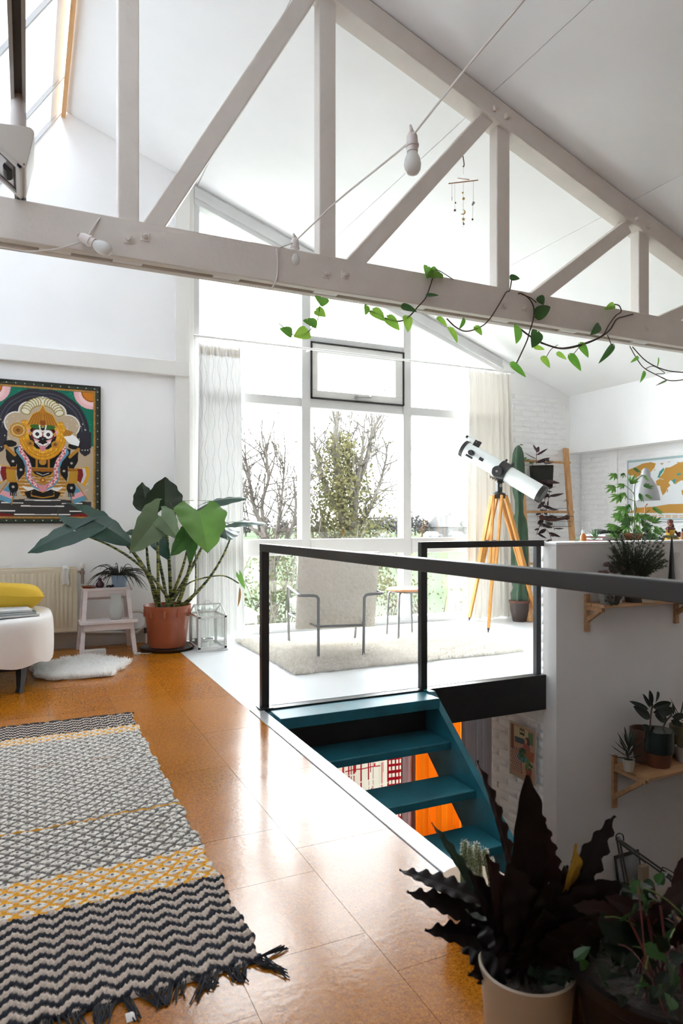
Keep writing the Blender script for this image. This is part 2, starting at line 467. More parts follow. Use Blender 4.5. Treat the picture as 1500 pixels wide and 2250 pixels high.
m = MB(); m.prism([(-1.5, -3.2, ZL), (6.3, -3.2, ZL), (6.3, -3.2, roofz(6.3)), (RX, -3.2, RZ + .05), (-1.5, -3.2, 2)], (0, .2, 0))
struct('wall_back', m, white)
m = MB(); m.box((6.1, -3, ZL), (6.3, YG, 1.9)); m.box((XR, -3, 1.9), (6.3, YG, roofz(XR) + .05))
wall_right = struct('wall_right', m, white)
m = MB(); m.box((XW, YH, ZL), (6.1, YP, .915))
half_wall = struct('wall_half', m, plaster, 'grey plastered half wall with white brick end beside the stairwell')
part('cap', MB().box((XW - .006, YH - .006, .915), (6.1, YP + .05, .932)), white, half_wall, bevel=.004)
m = MB(); m.box((XW + .012, YP, ZL), (XW + .14, 4.32, -.2)); m.box((XW + .012, YH + .002, ZL), (XW + .05, YP, .915))
wall_lower = struct('wall_lower', m, white)
m = MB(); m.box((XS - .1, 1.0, ZL), (XS - .02, YG, -.2)); struct('wall_stairwell', m, white)

# ---- bricks: uneven, painted over; every brick its own piece
def brick_mesh(seed, L_=.208, h=.053, dp=.007):
    rr = random.Random(seed); mb = MB()
    def fn(u, v):
        x = (u - .5) * L_; z = (v - .5) * h
        e = min(u, 1 - u) * L_; e2 = min(v, 1 - v) * h
        y = -dp if min(e, e2) > 1e-6 else 0
        j = .0014 if y else .003
        return (x + rr.uniform(-j, j), y + rr.uniform(-.0018, .0018) if y else 0, z + rr.uniform(-j, j))
    us = [0, .03, .35, .7, .97, 1]; vsx = [0, .1, .5, .9, 1]
    vs = [fn(u, v) for u in us for v in vsx]; fs = []
    for i in range(5):
        for j in range(4): fs.append((i*5+j, (i+1)*5+j, (i+1)*5+j+1, i*5+j+1))
    mb.add(vs, fs); return mb
def brick_protos(parent, L_, rotz):
    ps = []
    for k in range(4):
        me = mesh_obj('brick', brick_mesh(k * 7 + int(L_ * 1000), L_), brickm, parent, smooth=60); me.rotation_euler = (0, 0, rotz); ps.append(me)
    return ps
def lay(parent, fixed, axis, a0, a1, z0, z1, L_=.208, joint=.011, ok=None, bond=True):
    rotz = 0 if axis == 'x' else R(-90)
    ps = brick_protos(parent, L_, rotz); first = set(range(4)); n = 0
    rows = int((z1 - z0) / .064); pitch = L_ + joint
    for r_ in range(rows):
        z = z0 + .032 + r_ * .064; a = a0 + L_ / 2 + (-(pitch / 2) if (bond and r_ % 2) else 0)
        while a < a1 + L_ / 2 - .02:
            lo, hi = max(a - L_/2, a0), min(a + L_/2, a1)
            if hi - lo > .03:
                c = (lo + hi) / 2; s = (hi - lo) / L_
                if ok is None or ok(c, z, hi - lo):
                    k = random.randrange(4); p = (c, fixed, z) if axis == 'x' else (fixed, c, z)
                    if k in first: first.discard(k); o = ps[k]; o.location = p; o.scale = (s, 1, 1)
                    else: clone(ps[k], parent, p, (0, 0, rotz), (s, 1, 1))
                    n += 1
            a += pitch
    for k in first: bpy.data.objects.remove(ps[k], do_unlink=True)
    return n
nb = lay(wall_gable, YG, 'x', 4.99, 6.09, 0.0, 2.62, ok=lambda c, z, l: z + .03 < roofz(c + l/2) - .02 and (z < 1.86 or c + l/2 < XR + .02))
nb2 = lay(wall_right, 6.1, 'y', 3.75, 6.19, .70, 1.89)
nb3 = lay(half_wall, XW + .014, 'y', YH + .004, YP + .06, -1.9, .915, L_=.115, bond=False)
nb4 = lay(wall_lower, XW + .012, 'y', YP + .075, 4.31, -1.9, -.27)
# pier return above the platform
m = MB(); m.box((XW + .013, YP, -.2), (XW + .09, YP + .06, .915)); part('pier', m, brickm, half_wall)
# plastered pilaster on the right wall
m = MB(); m.box((6.075, 5.62, 0), (6.1, 5.74, 1.9)); part('pilaster', m, white, wall_right, bevel=.004)

# ---- ceiling panels
m = MB(); m.prism([(RX, -3.2, RZ + .03), (6.3, -3.2, roofz(6.3) + .03), (6.3, -3.2, roofz(6.3) + .14), (RX, -3.2, RZ + .14)], (0, 9.65, 0))
ceiling = struct('ceiling', m, white_up)
seams = [RX, 1.42, 2.63, 3.84, 5.05, 6.0]; g2 = .0022
for a, b in zip(seams, seams[1:]):
    for y0, y1 in ((-3, -.6), (-.6, 1.44), (1.44, 3.49), (3.49, YG)):
        mb = MB(); mb.prism([(a + g2, y0 + .001, roofz(a + g2)), (b - g2, y0 + .001, roofz(b - g2)), (b - g2, y0 + .001, roofz(b) + .03), (a + g2, y0 + .001, roofz(a) + .03)], (0, y1 - y0 - .002, 0))
        part('panel', mb, white_up, ceiling, bevel=.003)

# ---- skylight on the steep left slope
sl = V((-.554, 0, -.832)); nin = V((.832, 0, -.554)); SLN = 2.87
def sky(s, y, off=0): return V((RX - .04, y, RZ)) + sl * s + nin * off
poly = sheer('milky_skylight_sheet', (.95, .97, 1), .0, .18)
alu = mat('grey_glazing_bar', (.62, .63, .64), .4, metal=.0)
mb = MB(); mb.prism([sky(0, -3.2, -.06), sky(SLN + .1, -3.2, -.06), sky(SLN + .1, -3.2, -.005), sky(0, -3.2, -.005)], (0, 3.59, 0)); struct('ceiling_left', mb, white_up)
window_2 = struct('window_2', MB().beam(sky(SLN, -3), sky(SLN, YG), .1, .08), trimw, 'large skylight of milky sheets in the steep left roof slope')
ys = [YG, 5.69, 4.63, 3.57, 2.51, 1.45, .39]
for y0, y1 in zip(ys, ys[1:]):
    mb = MB(); mb.prism([sky(.02, y0, -.012), sky(SLN, y0, -.012), sky(SLN, y0, -.006), sky(.02, y0, -.006)], (0, y1 - y0, 0)); part('pane', mb, poly, window_2)
for y in ys[1:]: part('glazing_bar', MB().beam(sky(0, y, .004), sky(SLN, y, .004), .032, .026, up=(0, 1, 0)), alu, window_2)
part('rail', MB().beam(sky(0, YG, .008), sky(SLN, YG - .0, .008), .03, .03, up=(0, 1, 0)), alu, window_2)
part('ridge_batten', MB().beam(V((RX - .015, -3, RZ - .03)), V((RX - .015, YG - .005, RZ - .03)), .034, .055), wood('raw_pine_batten', (.62, .33, .13), (.72, .42, .2), .6, 'y'), window_2)
part('inner_strip', MB().beam(sky(.09, -3, .002), sky(.09, YG, .002), .11, .008, up=(.832, 0, -.554)), white, window_2)
l = bpy.data.lights.new('daylight_portal', 'AREA'); l.shape = 'RECTANGLE'; l.size = 5.8; l.size_y = SLN; l.cycles.is_portal = True
lo = bpy.data.objects.new('daylight_portal', l); COL.objects.link(lo)
lo.matrix_world = Matrix.Translation(sky(SLN / 2, 3.3, -.12)) @ Matrix((V((0, 1, 0)), (-nin).cross(V((0, 1, 0))), -nin)).transposed().to_4x4()

# ---- window in the gable
window_1 = struct('window_1', MB().box((WX0, YG - .01, -.0), (WX1, YG + .12, .07)), framew, 'tall white framed gable window with slanting head')
def head(x): return roofz(x) - .185
fy0, fy1 = YG, YG + .11
def fr(name, a, b, bevel=.004): part(name, MB().box((a[0], fy0, a[1]), (b[0], fy1, b[1])), framew, window_1, bevel=bevel)
M1a, M1b, M2a, M2b = 2.454, 2.549, 3.61, 3.708
for a, b in ((WX0, WX0 + .05), (M1a, M1b), (M2a, M2b), (WX1 - .05, WX1)):
    mb = MB(); mb.prism([(a, fy0 - .012, .07), (b, fy0 - .012, .07), (b, fy0 - .012, head(b) + .02), (a, fy0 - .012, head(a) + .02)], (0, .13, 0))
    part('mullion', mb, framew, window_1, bevel=.004)
for a, b in ((WX0 + .05, M1a), (M1b, M2a), (M2b, WX1 - .05)):
    fr('transom', (a, 2.216), (b, 2.303))
    part('sill_beam', MB().box((a, fy0 - .03, .748), (b, fy1, .905)), framew, window_1, bevel=.006)
fr('transom', (M1b, 2.868), (M2a, 2.93))
mb = MB(); mb.prism([(WX0, fy0 - .03, head(WX0)), (WX1, fy0 - .03, head(WX1)), (WX1, fy0 - .03, roofz(WX1) - .025), (WX0, fy0 - .03, roofz(WX0) - .025)], (0, .14, 0))
part('head_rail', mb, framew, window_1, bevel=.006)
mb = MB(); mb.prism([(WX0, fy0 - .045, head(WX0) + .05), (WX1, fy0 - .045, head(WX1) + .05), (WX1, fy0 - .045, head(WX1) + .085), (WX0, fy0 - .045, head(WX0) + .085)], (0, .02, 0))
part('head_bead', mb, framew, window_1)
def pane(poly):
    mb = MB(); mb.prism([(x, YG + .055, z) for x, z in poly], (0, .006, 0)); part('pane', mb, winglass, window_1)
for a, b in ((WX0 + .05, M1a), (M1b, M2a), (M2b, WX1 - .05)):
    pane([(a, .07), (b, .07), (b, .748), (a, .748)]); pane([(a, .905), (b, .905), (b, 2.216), (a, 2.216)])
    z0 = 2.93 if a == M1b else 2.303
    pane([(a, z0), (b, z0), (b, head(b)), (a, head(a))])
# the tilting vent casement
gm = mat('black_gasket', (.02, .02, .02), .6)
v0, v1, vz0, vz1 = M1b, 3.612, 2.303, 2.868
mb = MB()
for a, b in (((v0, vz0), (v1, vz0 + .012)), ((v0, vz1 - .012), (v1, vz1)), ((v0, vz0), (v0 + .012, vz1)), ((v1 - .012, vz0), (v1, vz1))):
    mb.box((a[0], fy0 - .028, a[1]), (b[0], fy1 - .02, b[1]))
part('gasket', mb, gm, window_1)
mb = MB()
for a, b in (((v0 + .012, vz0 + .012), (v1 - .012, vz0 + .085)), ((v0 + .012, vz1 - .10), (v1 - .012, vz1 - .012)), ((v0 + .012, vz0 + .085), (v0 + .075, vz1 - .10)), ((v1 - .10, vz0 + .085), (v1 - .012, vz1 - .10))):
    mb.box((a[0], fy0 - .015, a[1]), (b[0], fy1 - .03, b[1]))
cas = part('casement', mb, mat('aged_casement_paint', (.66, .655, .63), .45, var=.04, vscale=8), window_1, bevel=.004)
mb = MB(); mb.prism([(v0 + .07, YG + .04, vz0 + .08), (v1 - .09, YG + .04, vz0 + .08), (v1 - .09, YG + .04, vz1 - .09), (v0 + .07, YG + .04, vz1 - .09)], (0, .006, 0))
part('pane', mb, winglass, window_1)
mb = MB(); mb.box((3.03, fy0 - .05, vz0 + .03), (3.06, fy0 - .012, vz0 + .06)); mb.beam((3.02, fy0 - .05, vz0 + .038), (3.20, fy0 - .055, vz0 + .05), .02, .014); mb.beam((3.19, fy0 - .055, vz0 + .05), (3.225, fy0 - .03, vz0 + .085), .012, .012)
part('handle', mb, mat('window_handle', (.35, .36, .36), .35, metal=.6), window_1)
# curtain rod is a thing of its own further down; pilaster and picture rail beside the window
mb = MB(); mb.prism([(1.213, YG - .05, 0), (1.345, YG - .05, 0), (1.345, YG - .05, roofz(1.345) - .01), (1.213, YG - .05, roofz(1.213) - .01)], (0, .05, 0)); mb.prism([(1.345, YG - .02, 0), (WX0, YG - .02, 0), (WX0, YG - .02, roofz(WX0) - .01), (1.345, YG - .02, roofz(1.345) - .01)], (0, .02, 0))
struct('trim_3', mb, trimw, bevel=.004)
struct('trim_4', MB().box((-1.3, YG - .075, 2.395), (1.335, YG, 2.525)), trimw, bevel=.005)
struct('baseboard_gable', MB().box((-1.3, YG - .025, 0), (1.213, YG, .13)), mat('grey_baseboard', (.42, .40, .38), .5, var=.05), bevel=.004)

# ---- lower window behind the curtains
window_3 = struct('window_3', MB().box((LX0, YG + .03, LZ0), (LX1, YG + .1, LZ0 + .07)), framew)
for x in (LX0 + .03, 2.88, 3.82, LX1 - .03): part('mullion', MB().box((x - .03, YG + .03, LZ0 + .07), (x + .03, YG + .1, LZ1)), framew, window_3)
for a, b in ((LX0 + .06, 2.85), (2.91, 3.79), (3.85, LX1 - .06)): part('pane', MB().box((a, YG + .06, LZ0 + .07), (b, YG + .066, LZ1)), winglass, window_3)

# ================================================================== TRUSS
YT0, YT1 = 3.40, 3.54
truss = thing('roof_truss', 'greige painted timber roof truss spanning the loft with bolted joints', 'roof truss', (1.5, 3.47, 2.35))
tz0, tz1 = 2.352, 2.543
for a, b in ((YT0, YT0 + .05), (YT1 - .05, YT1)): part('tie_beam', MB().box((-1.3, a, tz0), (XR, b, tz1)), trussm, truss, bevel=.005)
lightm = mat('cream_truss_paint', (.70, .68, .65), .5, var=.03, bump=.2, bscale=40)
for x in (-.9, .12, .45, .95, 1.52, 2.1, 2.73, 3.3, 3.97, 4.7, 5.4): part('spacer_block', MB().box((x - .07, YT0 + .05, tz0 + .004), (x + .07, YT1 - .05, tz1 - .012)), lightm, truss)
for x0, x1 in ((-1.2, .05), (.52, 1.45), (1.6, 2.6), (2.82, 3.85), (4.1, 5.8)): part('soffit_lath', MB().box((x0, YT0 + .052, tz0 + .03), (x1, YT1 - .052, tz0 + .05)), trussm, truss)
for x in (.45, 1.515, 2.73, 3.972, 5.0):
    part('post', MB().box((x - .05, YT0 + .03, tz1 - .02), (x + .05, YT1 - .03, roofz(x) - .10)), trussm, truss, bevel=.006)
for (a, az), (b, bz) in (((.56, 2.53), (1.40, 3.98)), ((1.675, 2.53), (2.62, 3.62)), ((3.02, 2.545), (3.82, 3.145)), ((4.2, 2.54), (4.9, 2.85))):
    d_ = V((b - a, 0, bz - az)).normalized()
    part('brace', MB().beam((a - d_.x * .06, 3.47, az - d_.z * .06), (b, 3.47, bz), .085, .095, up=(0, 0, 1)), trussm, truss, bevel=.006)
part('top_chord', MB().beam((RX + .05, 3.47, roofz(RX + .05) - .085), (XR, 3.47, roofz(XR) - .085), .135, .14, up=(0, 0, 1)), trussm, truss, bevel=.008)
part('top_chord', MB().beam((RX - .03, 3.47, RZ - .12), (RX - .03 + sl.x * SLN, 3.47, RZ - .12 + sl.z * SLN), .1, .13), trussm, truss, bevel=.006)
for px, py in ((281, 526), (319, 521), (716, 603), (757, 604), (1106, 672), (1150, 676), (1422, 722)):
    p = atY(px, py, YT0); mb = MB(); mb.box((p.x - .021, YT0 - .005, p.z - .021), (p.x + .021, YT0 + .004, p.z + .021))
    pl = part('bolt_plate', mb, trussm, truss, bevel=.002); mb = MB(); mb.lathe([(.013, 0), (.013, .012), (.009, .014)], (p.x, YT0 - .004, p.z), 6, ax=(0, -1, 0)); part('bolt', mb, trussm, pl)
for px, py in ((1086, 239), (1112, 256), (1398, 480), (1423, 498)):
    p = atY(px, py, YT0); mb = MB(); mb.lathe([(.02, 0), (.02, .012), (.012, .022)], (p.x, YT0 + .004, p.z), 6, ax=(0, -1, 0)); part('bolt', mb, trussm, truss)
# second truss further back over the viewer's head

# ================================================================== RAILINGS AND STAIR
rail1 = thing('stair_railing', 'black steel railing running along the open edge of the stairwell', 'railing', (1.235, 2.2, 0))
rz0, rz1 = .903, .948
part('post', MB().box((1.2125, YP - .045, .004), (1.2575, YP, rz0)), black, rail1, bevel=.003)
part('post', MB().box((1.2125, .45, .0), (1.2575, .495, rz0)), black, rail1, bevel=.003)
part('handrail', MB().box((1.2125, .45, rz0), (1.2575, YP, rz1)), black, rail1, bevel=.003)
part('base_plate', MB().box((1.195, YP - .07, .004), (1.275, YP + .01, .012)), black, rail1)
rail2 = thing('platform_railing', 'black steel railing along the platform edge between stair and half wall', 'railing', (2.8, YP, 0))
part('post', MB().box((2.285, YP - .03, 0), (2.33, YP + .015, .945)), black, rail2, bevel=.003)
part('post', MB().box((XW - .075, YP - .02, 0), (XW - .035, YP + .02, rz0)), mat('grey_steel', (.035, .037, .042), .4), rail2, bevel=.003)
part('handrail', MB().box((2.33, YP - .025, rz0 + .0), (XW - .012, YP + .015, .945)), black, rail2, bevel=.003)

stair = thing('staircase', 'teal painted open riser wooden stair going down to the lower floor', 'staircase', (1.8, 2.2, ZL))
sx0, sx1 = 1.262, 2.30
part('top_tread', MB().box((sx0, 3.5, -.075), (sx1, YP - .03, -.012)), teal, stair, bevel=.004)
part('riser', MB().box((sx0 + .03, YP - .06, -.33), (sx1, YP - .031, -.075)), black, stair)
for k in range(1, 12):
    z = -.045 - .2 * k; yf = 3.632 - .25 * k
    if z < ZL + .05: break
    part('tread', MB().box((sx0, yf, z - .045), (sx1, yf + .27, z)), teal, stair, bevel=.005)
def stringer(x0, x1, zt=0):
    # outer board cut level at the top, sloping with the treads
    yb = 3.64; n = 11.6
    prof = [(3.62, .0 + zt), (3.72, .0 + zt), (3.69, -.36), (3.69 - .25 * n + .25, -.36 - .2 * n + .2 + .0), (3.58 - .25 * n, .0 - .2 * n - .0)]
    mb = MB(); mb.prism([(x0, y, max(z, ZL)) for y, z in prof], (x1 - x0, 0, 0)); return mb
part('stringer', stringer(sx1, sx1 + .045), teal, stair, bevel=.004)
part('stringer', stringer(sx0 - .03, sx0, -.012), teal, stair, bevel=.004)
# ================================================================== OUTSIDE
grass = mat('pasture_grass', (.043, .053, .036), .9, spec=0, var=.15, vscale=.12, bump=.3, bscale=3)
solo('pasture', MB().box((-60, YG + .25, -2.9), (420, 420, -2.52)), grass, 'flat green pasture reaching to the far trees', 'pasture', (100, 100, -2.52))['kind'] = 'structure'
solo('bounce_slab', MB().box((-12, YG + .25, -2.6), (14, 10.8, -2.51)), mat('pale_bounce_slab', (.55, .55, .54), .85, var=.08, vscale=2), 'unseen pale slab added below the window to bounce daylight indoors', 'bounce_slab', (1, 8, -2.51))['kind'] = 'structure'  # added slab, out of view, throws daylight up through the window onto the ceiling
bark = mat('grey_brown_bark', (.048, .043, .037), .9, spec=.1, var=.3, vscale=12, bump=.5, bscale=30)
bark2 = mat('pale_twig_bark', (.045, .039, .033), .9, spec=.1, var=.3, vscale=12)
def grow(mb, p, d, ln, r, lvl, tips, spread=.55, up=.25, n=3):
    pts = [V(p)]; dd = V(d).normalized(); k = 5
    for i in range(k):
        dd = (dd + rvec(.16) + V((0, 0, up * .12))).normalized(); pts.append(pts[-1] + dd * ln / k)
    mb.tube(pts, [r * (1 - .55 * i / k) for i in range(k + 1)], 5 if lvl > 1 else 4, caps=False)
    tips.extend(pts[2:])
    if lvl <= 0: return
    for i in range(n):
        q = pts[random.choice((2, 3, 4, 5))]
        nd = (dd + rvec(spread) + V((0, 0, up))).normalized()
        grow(mb, q, nd, ln * rnd(.5, .72), r * .5, lvl - 1, tips, spread, up, n)
def quads(mb, pts, s0, s1, jit):
    for p in pts:
        c = V(p) + rvec(jit); a = rvec().normalized(); b = a.cross(rvec()).normalized(); s = rnd(s0, s1)
        mb.add([c - a*s, c + b*s*.6, c + a*s, c - b*s*.6], [(0, 1, 2, 3)])
ivyg = mat('ivy_leaves', (.026, .031, .011), .8, spec=.1, col2=(.07, .062, .026), vscale=1.3, trans=.35)
D1 = 13.0
t = thing('ivy_covered_tree', 'ivy covered tree with bare upper branches seen through the middle window', 'tree', tuple(atD(765, 1148, D1).xy) + (-2.52,))
mb = MB(); tips = []; base = atD(768, 1540, D1)
mains = [[(768, 1540), (764, 1300), (756, 1150), (745, 1050), (737, 980), (741, 905)], [(766, 1300), (778, 1150), (785, 1060), (795, 1000), (800, 940)],
         [(764, 1250), (775, 1180), (800, 1140), (820, 1100), (838, 1050), (850, 1000)], [(756, 1150), (720, 1080), (700, 1020), (690, 975)],
         [(764, 1250), (735, 1200), (700, 1170), (676, 1160)], [(778, 1150), (768, 1060), (762, 1000), (765, 950)], [(785, 1060), (805, 1010), (815, 960), (832, 920)]]
for pl in mains:
    pts = smooth_path([atD(x, y, D1 + rnd(-.35, .35)) for x, y in pl], 4); n = len(pts)
    r0 = .17 if pl[0][1] == 1540 else .075
    mb.tube(pts, [r0 * (1 - .82 * i / n) for i in range(n)], 6, caps=False)
    for i in range(4, n):
        for _ in range(2):
            d = (pts[i] - pts[i-1]).normalized() + rvec(.75)
            grow(mb, pts[i], d, rnd(.3, .75), .016, 1, tips, .55, .3, 4)
part('branches', mb, bark, t)
mb = MB(); core = []
for _ in range(12000):
    y = 955 + 360 * random.random() ** .75; wd = 20 + (y - 950) * .36; x = 748 + random.gauss(0, wd * .55)
    core.append(atD(x, y, D1 + random.gauss(0, .45)))
quads(mb, core, .022, .05, .1); quads(mb, [random.choice(tips) for _ in range(900)], .012, .03, .05)
o = part('ivy', mb, ivyg, t); o['kind'] = 'stuff'
def bare(px, top, d, seedpts, label):
    t = thing('bare_tree', label, 'tree', tuple(atD(px, 1148, d).xy) + (-2.52,)); mb = MB(); tips = []
    for pl in seedpts:
        pts = smooth_path([atD(x, y, d + rnd(-.3, .3)) for x, y in pl], 4); n = len(pts)
        mb.tube(pts, [(.075 if pl[0][1] > 1300 else .045) * (1 - .8 * i / n) for i in range(n)], 5, caps=False)
        for i in range(3, n):
            for _ in range(3): grow(mb, pts[i], (pts[i] - pts[i-1]).normalized() + rvec(.8), rnd(.35, .75), .014, 1, tips, .55, .35, 4)
    part('branches', mb, bark2, t); return t
bare(600, 975, 12.0, [[(600, 1520), (598, 1250), (585, 1180), (560, 1120), (548, 1060), (538, 1000)], [(598, 1230), (612, 1150), (620, 1080), (625, 1020)], [(598, 1250), (640, 1160), (652, 1100), (668, 1050)],
     [(585, 1180), (540, 1150), (520, 1100)], [(598, 1240), (575, 1120), (590, 1050), (580, 990)]], 'leafless tree with thin tangled twigs behind the left window pane')
def shrub(name, label, p0, p1, z0, z1, wd, m1, n, s0=.03, s1=.07, cat='hedge'):
    p0, p1 = V(p0), V(p1); t = thing(name, label, cat, ((p0.x + p1.x) / 2, (p0.y + p1.y) / 2, -2.52)); mb = MB(); st = MB(); pts = []
    for _ in range(n):
        a = random.random(); c = p0.lerp(p1, a); h = z0 + (z1 - z0) * (.75 + .25 * math.sin(a * 17 + 1)) * random.random() ** .6
        pts.append(V((c.x, c.y, h)) + V((random.gauss(0, wd * .5), random.gauss(0, wd * .5), 0)))
    quads(mb, pts, s0, s1, .05); o = part('foliage', mb, m1, t); o['kind'] = 'stuff'
    for i in range(24):
        c = p0.lerp(p1, rnd(0, 1)) + V((random.gauss(0, wd * .3), random.gauss(0, wd * .3), 0)); grow(st, V((c.x, c.y, -2.52)), V((rnd(-.2, .2), rnd(-.2, .2), 1)), (z1 + 2.5) * .75, .025, 1, [], .5, .4, 3)
    part('stems', st, bark2, t); return t
hedgeg = mat('hedge_leaves', (.014, .021, .007), .8, spec=.1, col2=(.042, .05, .02), vscale=2, trans=.3)
hedger = mat('rusty_hedge_leaves', (.032, .02, .016), .8, spec=.1, col2=(.044, .04, .024), vscale=3, trans=.3)
shrub('laurel_hedge', 'dense dark green hedge outside the lower left panes', (2.0, 9.6, 0), (3.9, 9.2, 0), -2.4, .55, .55, hedgeg, 8000, .018, .045)
shrub('beech_hedge', 'rusty brown beech hedge outside beyond the round stool', (4.9, 8.9, 0), (9.4, 8.1, 0), -2.4, .02, .42, hedger, 8000, .016, .04)
# bird house on a post, far tree belt, farm houses and parked cars
t = thing('bird_house', 'small wooden bird house on a post outside the lower left pane', 'bird house', (2.0, 7.8, -2.52))
p = atD(545, 1352, 7.6); t.location = (p.x, p.y, -2.52); WL[t] = V(t.location)
part('post', MB().box((p.x - .03, p.y - .03, -2.52), (p.x + .03, p.y + .03, p.z - .06)), bark, t)
part('box', MB().box((p.x - .08, p.y - .08, p.z - .08), (p.x + .08, p.y + .08, p.z + .02)), mat('pale_wood_box', (.55, .5, .43), .7), t)
mb = MB(); mb.prism([(p.x - .13, p.y - .11, p.z + .01), (p.x + .13, p.y - .11, p.z + .01), (p.x, p.y - .11, p.z + .09)], (0, .22, 0)); part('roof', mb, mat('felt_roof', (.62, .58, .53), .8), t)
far = mat('far_twigs_hazed', (.031, .03, .0295), .95, spec=0, col2=(.039, .038, .037), vscale=.3)  # distance haze put into the colour as a paler grey
i = 0
spots = [(812, 26), (832, 30), (852, 34), (872, 30), (893, 31), (912, 34), (928, 28), (1075, 30), (705, 24), (660, 26), (620, 24), (580, 28), (540, 26)]
for px, hh in spots:
    d = 175 + 12 * math.sin(px); b = atD(px, 1160, d); b.z = -2.52; i += 1
    t = thing('distant_tree', 'hazy leafless tree in the far belt across the pasture', 'tree', b, group='far tree belt'); mb = MB()
    h = hh / F * d + 1.6
    mb.tube([b, b + V((0, 0, h * .5)), b + V((.2, 0, h * .9))], [.3, .2, .05], 5)
    part('trunk', mb, far, t); mb = MB(); pts = []
    for _ in range(420):
        a = rvec().normalized() * random.random() ** .4; pts.append(b + V((a.x * h * .42, a.y * h * .3, h * .58 + a.z * h * .42)))
    quads(mb, pts, .16, .5, .2); o = part('crown', mb, far, t); o['kind'] = 'stuff'
hw = mat('far_house_wall', (.034, .034, .034), .8); hr = mat('far_house_roof', (.017, .017, .018), .8); hg = mat('far_house_window', (.006, .006, .007), .3)
for px, wd, lab in ((976, 6.5, 'white farm house with grey pitched roof left of the pair beyond the pasture'), (1042, 6.0, 'smaller pale farm house right of the pair beyond the pasture')):
    d = 165; b = atD(px, 1160, d); b.z = -2.52; t = thing('farm_house', lab, 'house', b, group='far farm houses')
    part('wall', MB().box((b.x - wd/2, b.y - 3, b.z), (b.x + wd/2, b.y + 3, b.z + 2.6)), hw, t)
    mb = MB(); mb.prism([(b.x - wd/2 - .3, b.y - 3.3, b.z + 2.5), (b.x - wd/2 - .3, b.y + 3.3, b.z + 2.5), (b.x - wd/2 + .8, b.y, b.z + 5.4)], (wd - .4, 0, 0)); part('roof', mb, hr, t)
    for k in range(4): part('window', MB().box((b.x - wd*.38 + k*wd*.23, b.y - 3.05, b.z + .9), (b.x - wd*.38 + k*wd*.23 + 1.0, b.y - 2.95, b.z + 2.0)), hg, t)
    part('chimney', MB().box((b.x + wd*.2, b.y - .3, b.z + 4.4), (b.x + wd*.2 + .6, b.y + .3, b.z + 6)), hr, t)
for px, c, lab in ((838, (.06, .06, .062), 'tiny silver car parked left across the pasture'), (955, (.07, .07, .07), 'tiny white car parked before the farm house'), (1010, (.02, .02, .022), 'tiny dark car parked between the farm houses')):
    d = 150; b = atD(px, 1160, d); b.z = -2.45; t = thing('parked_car', lab, 'car', b, group='far parked cars')
    mb = MB(); mb.prism([(b.x - 2.1, b.y, b.z + .3), (b.x + 2.1, b.y, b.z + .3), (b.x + 2.1, b.y, b.z + .85), (b.x + 1.1, b.y, b.z + 1.0), (b.x + .6, b.y, b.z + 1.5), (b.x - 1.2, b.y, b.z + 1.5), (b.x - 1.9, b.y, b.z + .95), (b.x - 2.1, b.y, b.z + .9)], (0, 1.6, 0))
    part('body', mb, mat('car_paint_%d' % px, c, .3), t)
    for dx in (-1.25, 1.25):
        mb = MB(); mb.lathe([(.32, -.02), (.32, .2)], (b.x + dx, b.y, b.z + .3), 12, ax=(0, 1, 0)); part('wheel', mb, black, t)

# ================================================================== WINDOW DRESSING
rodm = mat('white_rod', (.78, .78, .77), .3)
rp0, rp1 = V((1.36, YG - .13, 2.757)), V((4.98, YG - .13, 2.762))
t = thing('curtain_rod', 'thin white curtain rod spanning the gable window', 'curtain rod', rp0)
part('rod', MB().tube([rp0, rp1], .011, 10), rodm, t, smooth=True)
for x in (1.40, 2.5, 4.94): part('bracket', MB().beam((x, YG - .13, 2.757), (x, YG - .02, 2.757), .014, .014), rodm, t)
sheerw = sheer('sheer_white_curtain', (.87, .87, .865), .004, .03)
sheerc = sheer('cream_white_curtain', (.88, .855, .81), .003, .026)
def curtain(x0, x1, y, z0, z1, nf, amp, flare=0, seed=1, xtop=None):
    rr = random.Random(seed); ph = [rr.uniform(0, 6.28) for _ in range(4)]
    def fn(u, v):
        z = z0 + (z1 - z0) * v; k = 1 - v
        a0 = x0 - flare * k * .3; a1 = x1 + flare * k
        x = a0 + (a1 - a0) * (u + .012 * math.sin(u * nf * 6.28 * .5 + ph[0] + 2 * k))
        yy = y + amp * (.6 + .4 * v) * math.sin(u * nf * 6.28 + ph[1] + .5 * math.sin(3 * k + ph[2])) + amp * .5 * math.sin(u * nf * 2.7 * 6.28 + ph[3] + k)
        if v > .955: yy = y + (yy - y) * .55
        return (x, yy, z + .01 * math.sin(u * 21) * k)
    return fn
t = thing('sheer_curtain', 'sheer white curtain hung at the left of the gable window', 'curtain', (1.55, YG - .13, 0))
c = part('cloth', MB().grid(curtain(1.40, 1.80, YG - .115, .02, 2.70, 6.5, .028, .05, 3), 120, 24), sheerw, t, smooth=True)
part('heading_tape', MB().grid(lambda u, v: V(curtain(1.40, 1.80, YG - .119, .02, 2.70, 6.5, .028, .05, 3)(u, .962 + .03 * v)) + V((0, -.003, 0)), 120, 3), sheerc, t, smooth=True)
mb = MB()
for i in range(8): mb.beam((1.43 + i * .05, YG - .13, 2.69), (1.43 + i * .05, YG - .13, 2.765), .012, .004)
part('loops', mb, sheerc, t)
t = thing('curtain', 'full length off white curtain hung at the right of the gable window', 'curtain', (4.6, YG - .13, 0))
part('cloth', MB().grid(curtain(4.37, 4.93, YG - .11, .015, 2.745, 8, .035, .1, 5), 160, 24), sheerc, t, smooth=True)
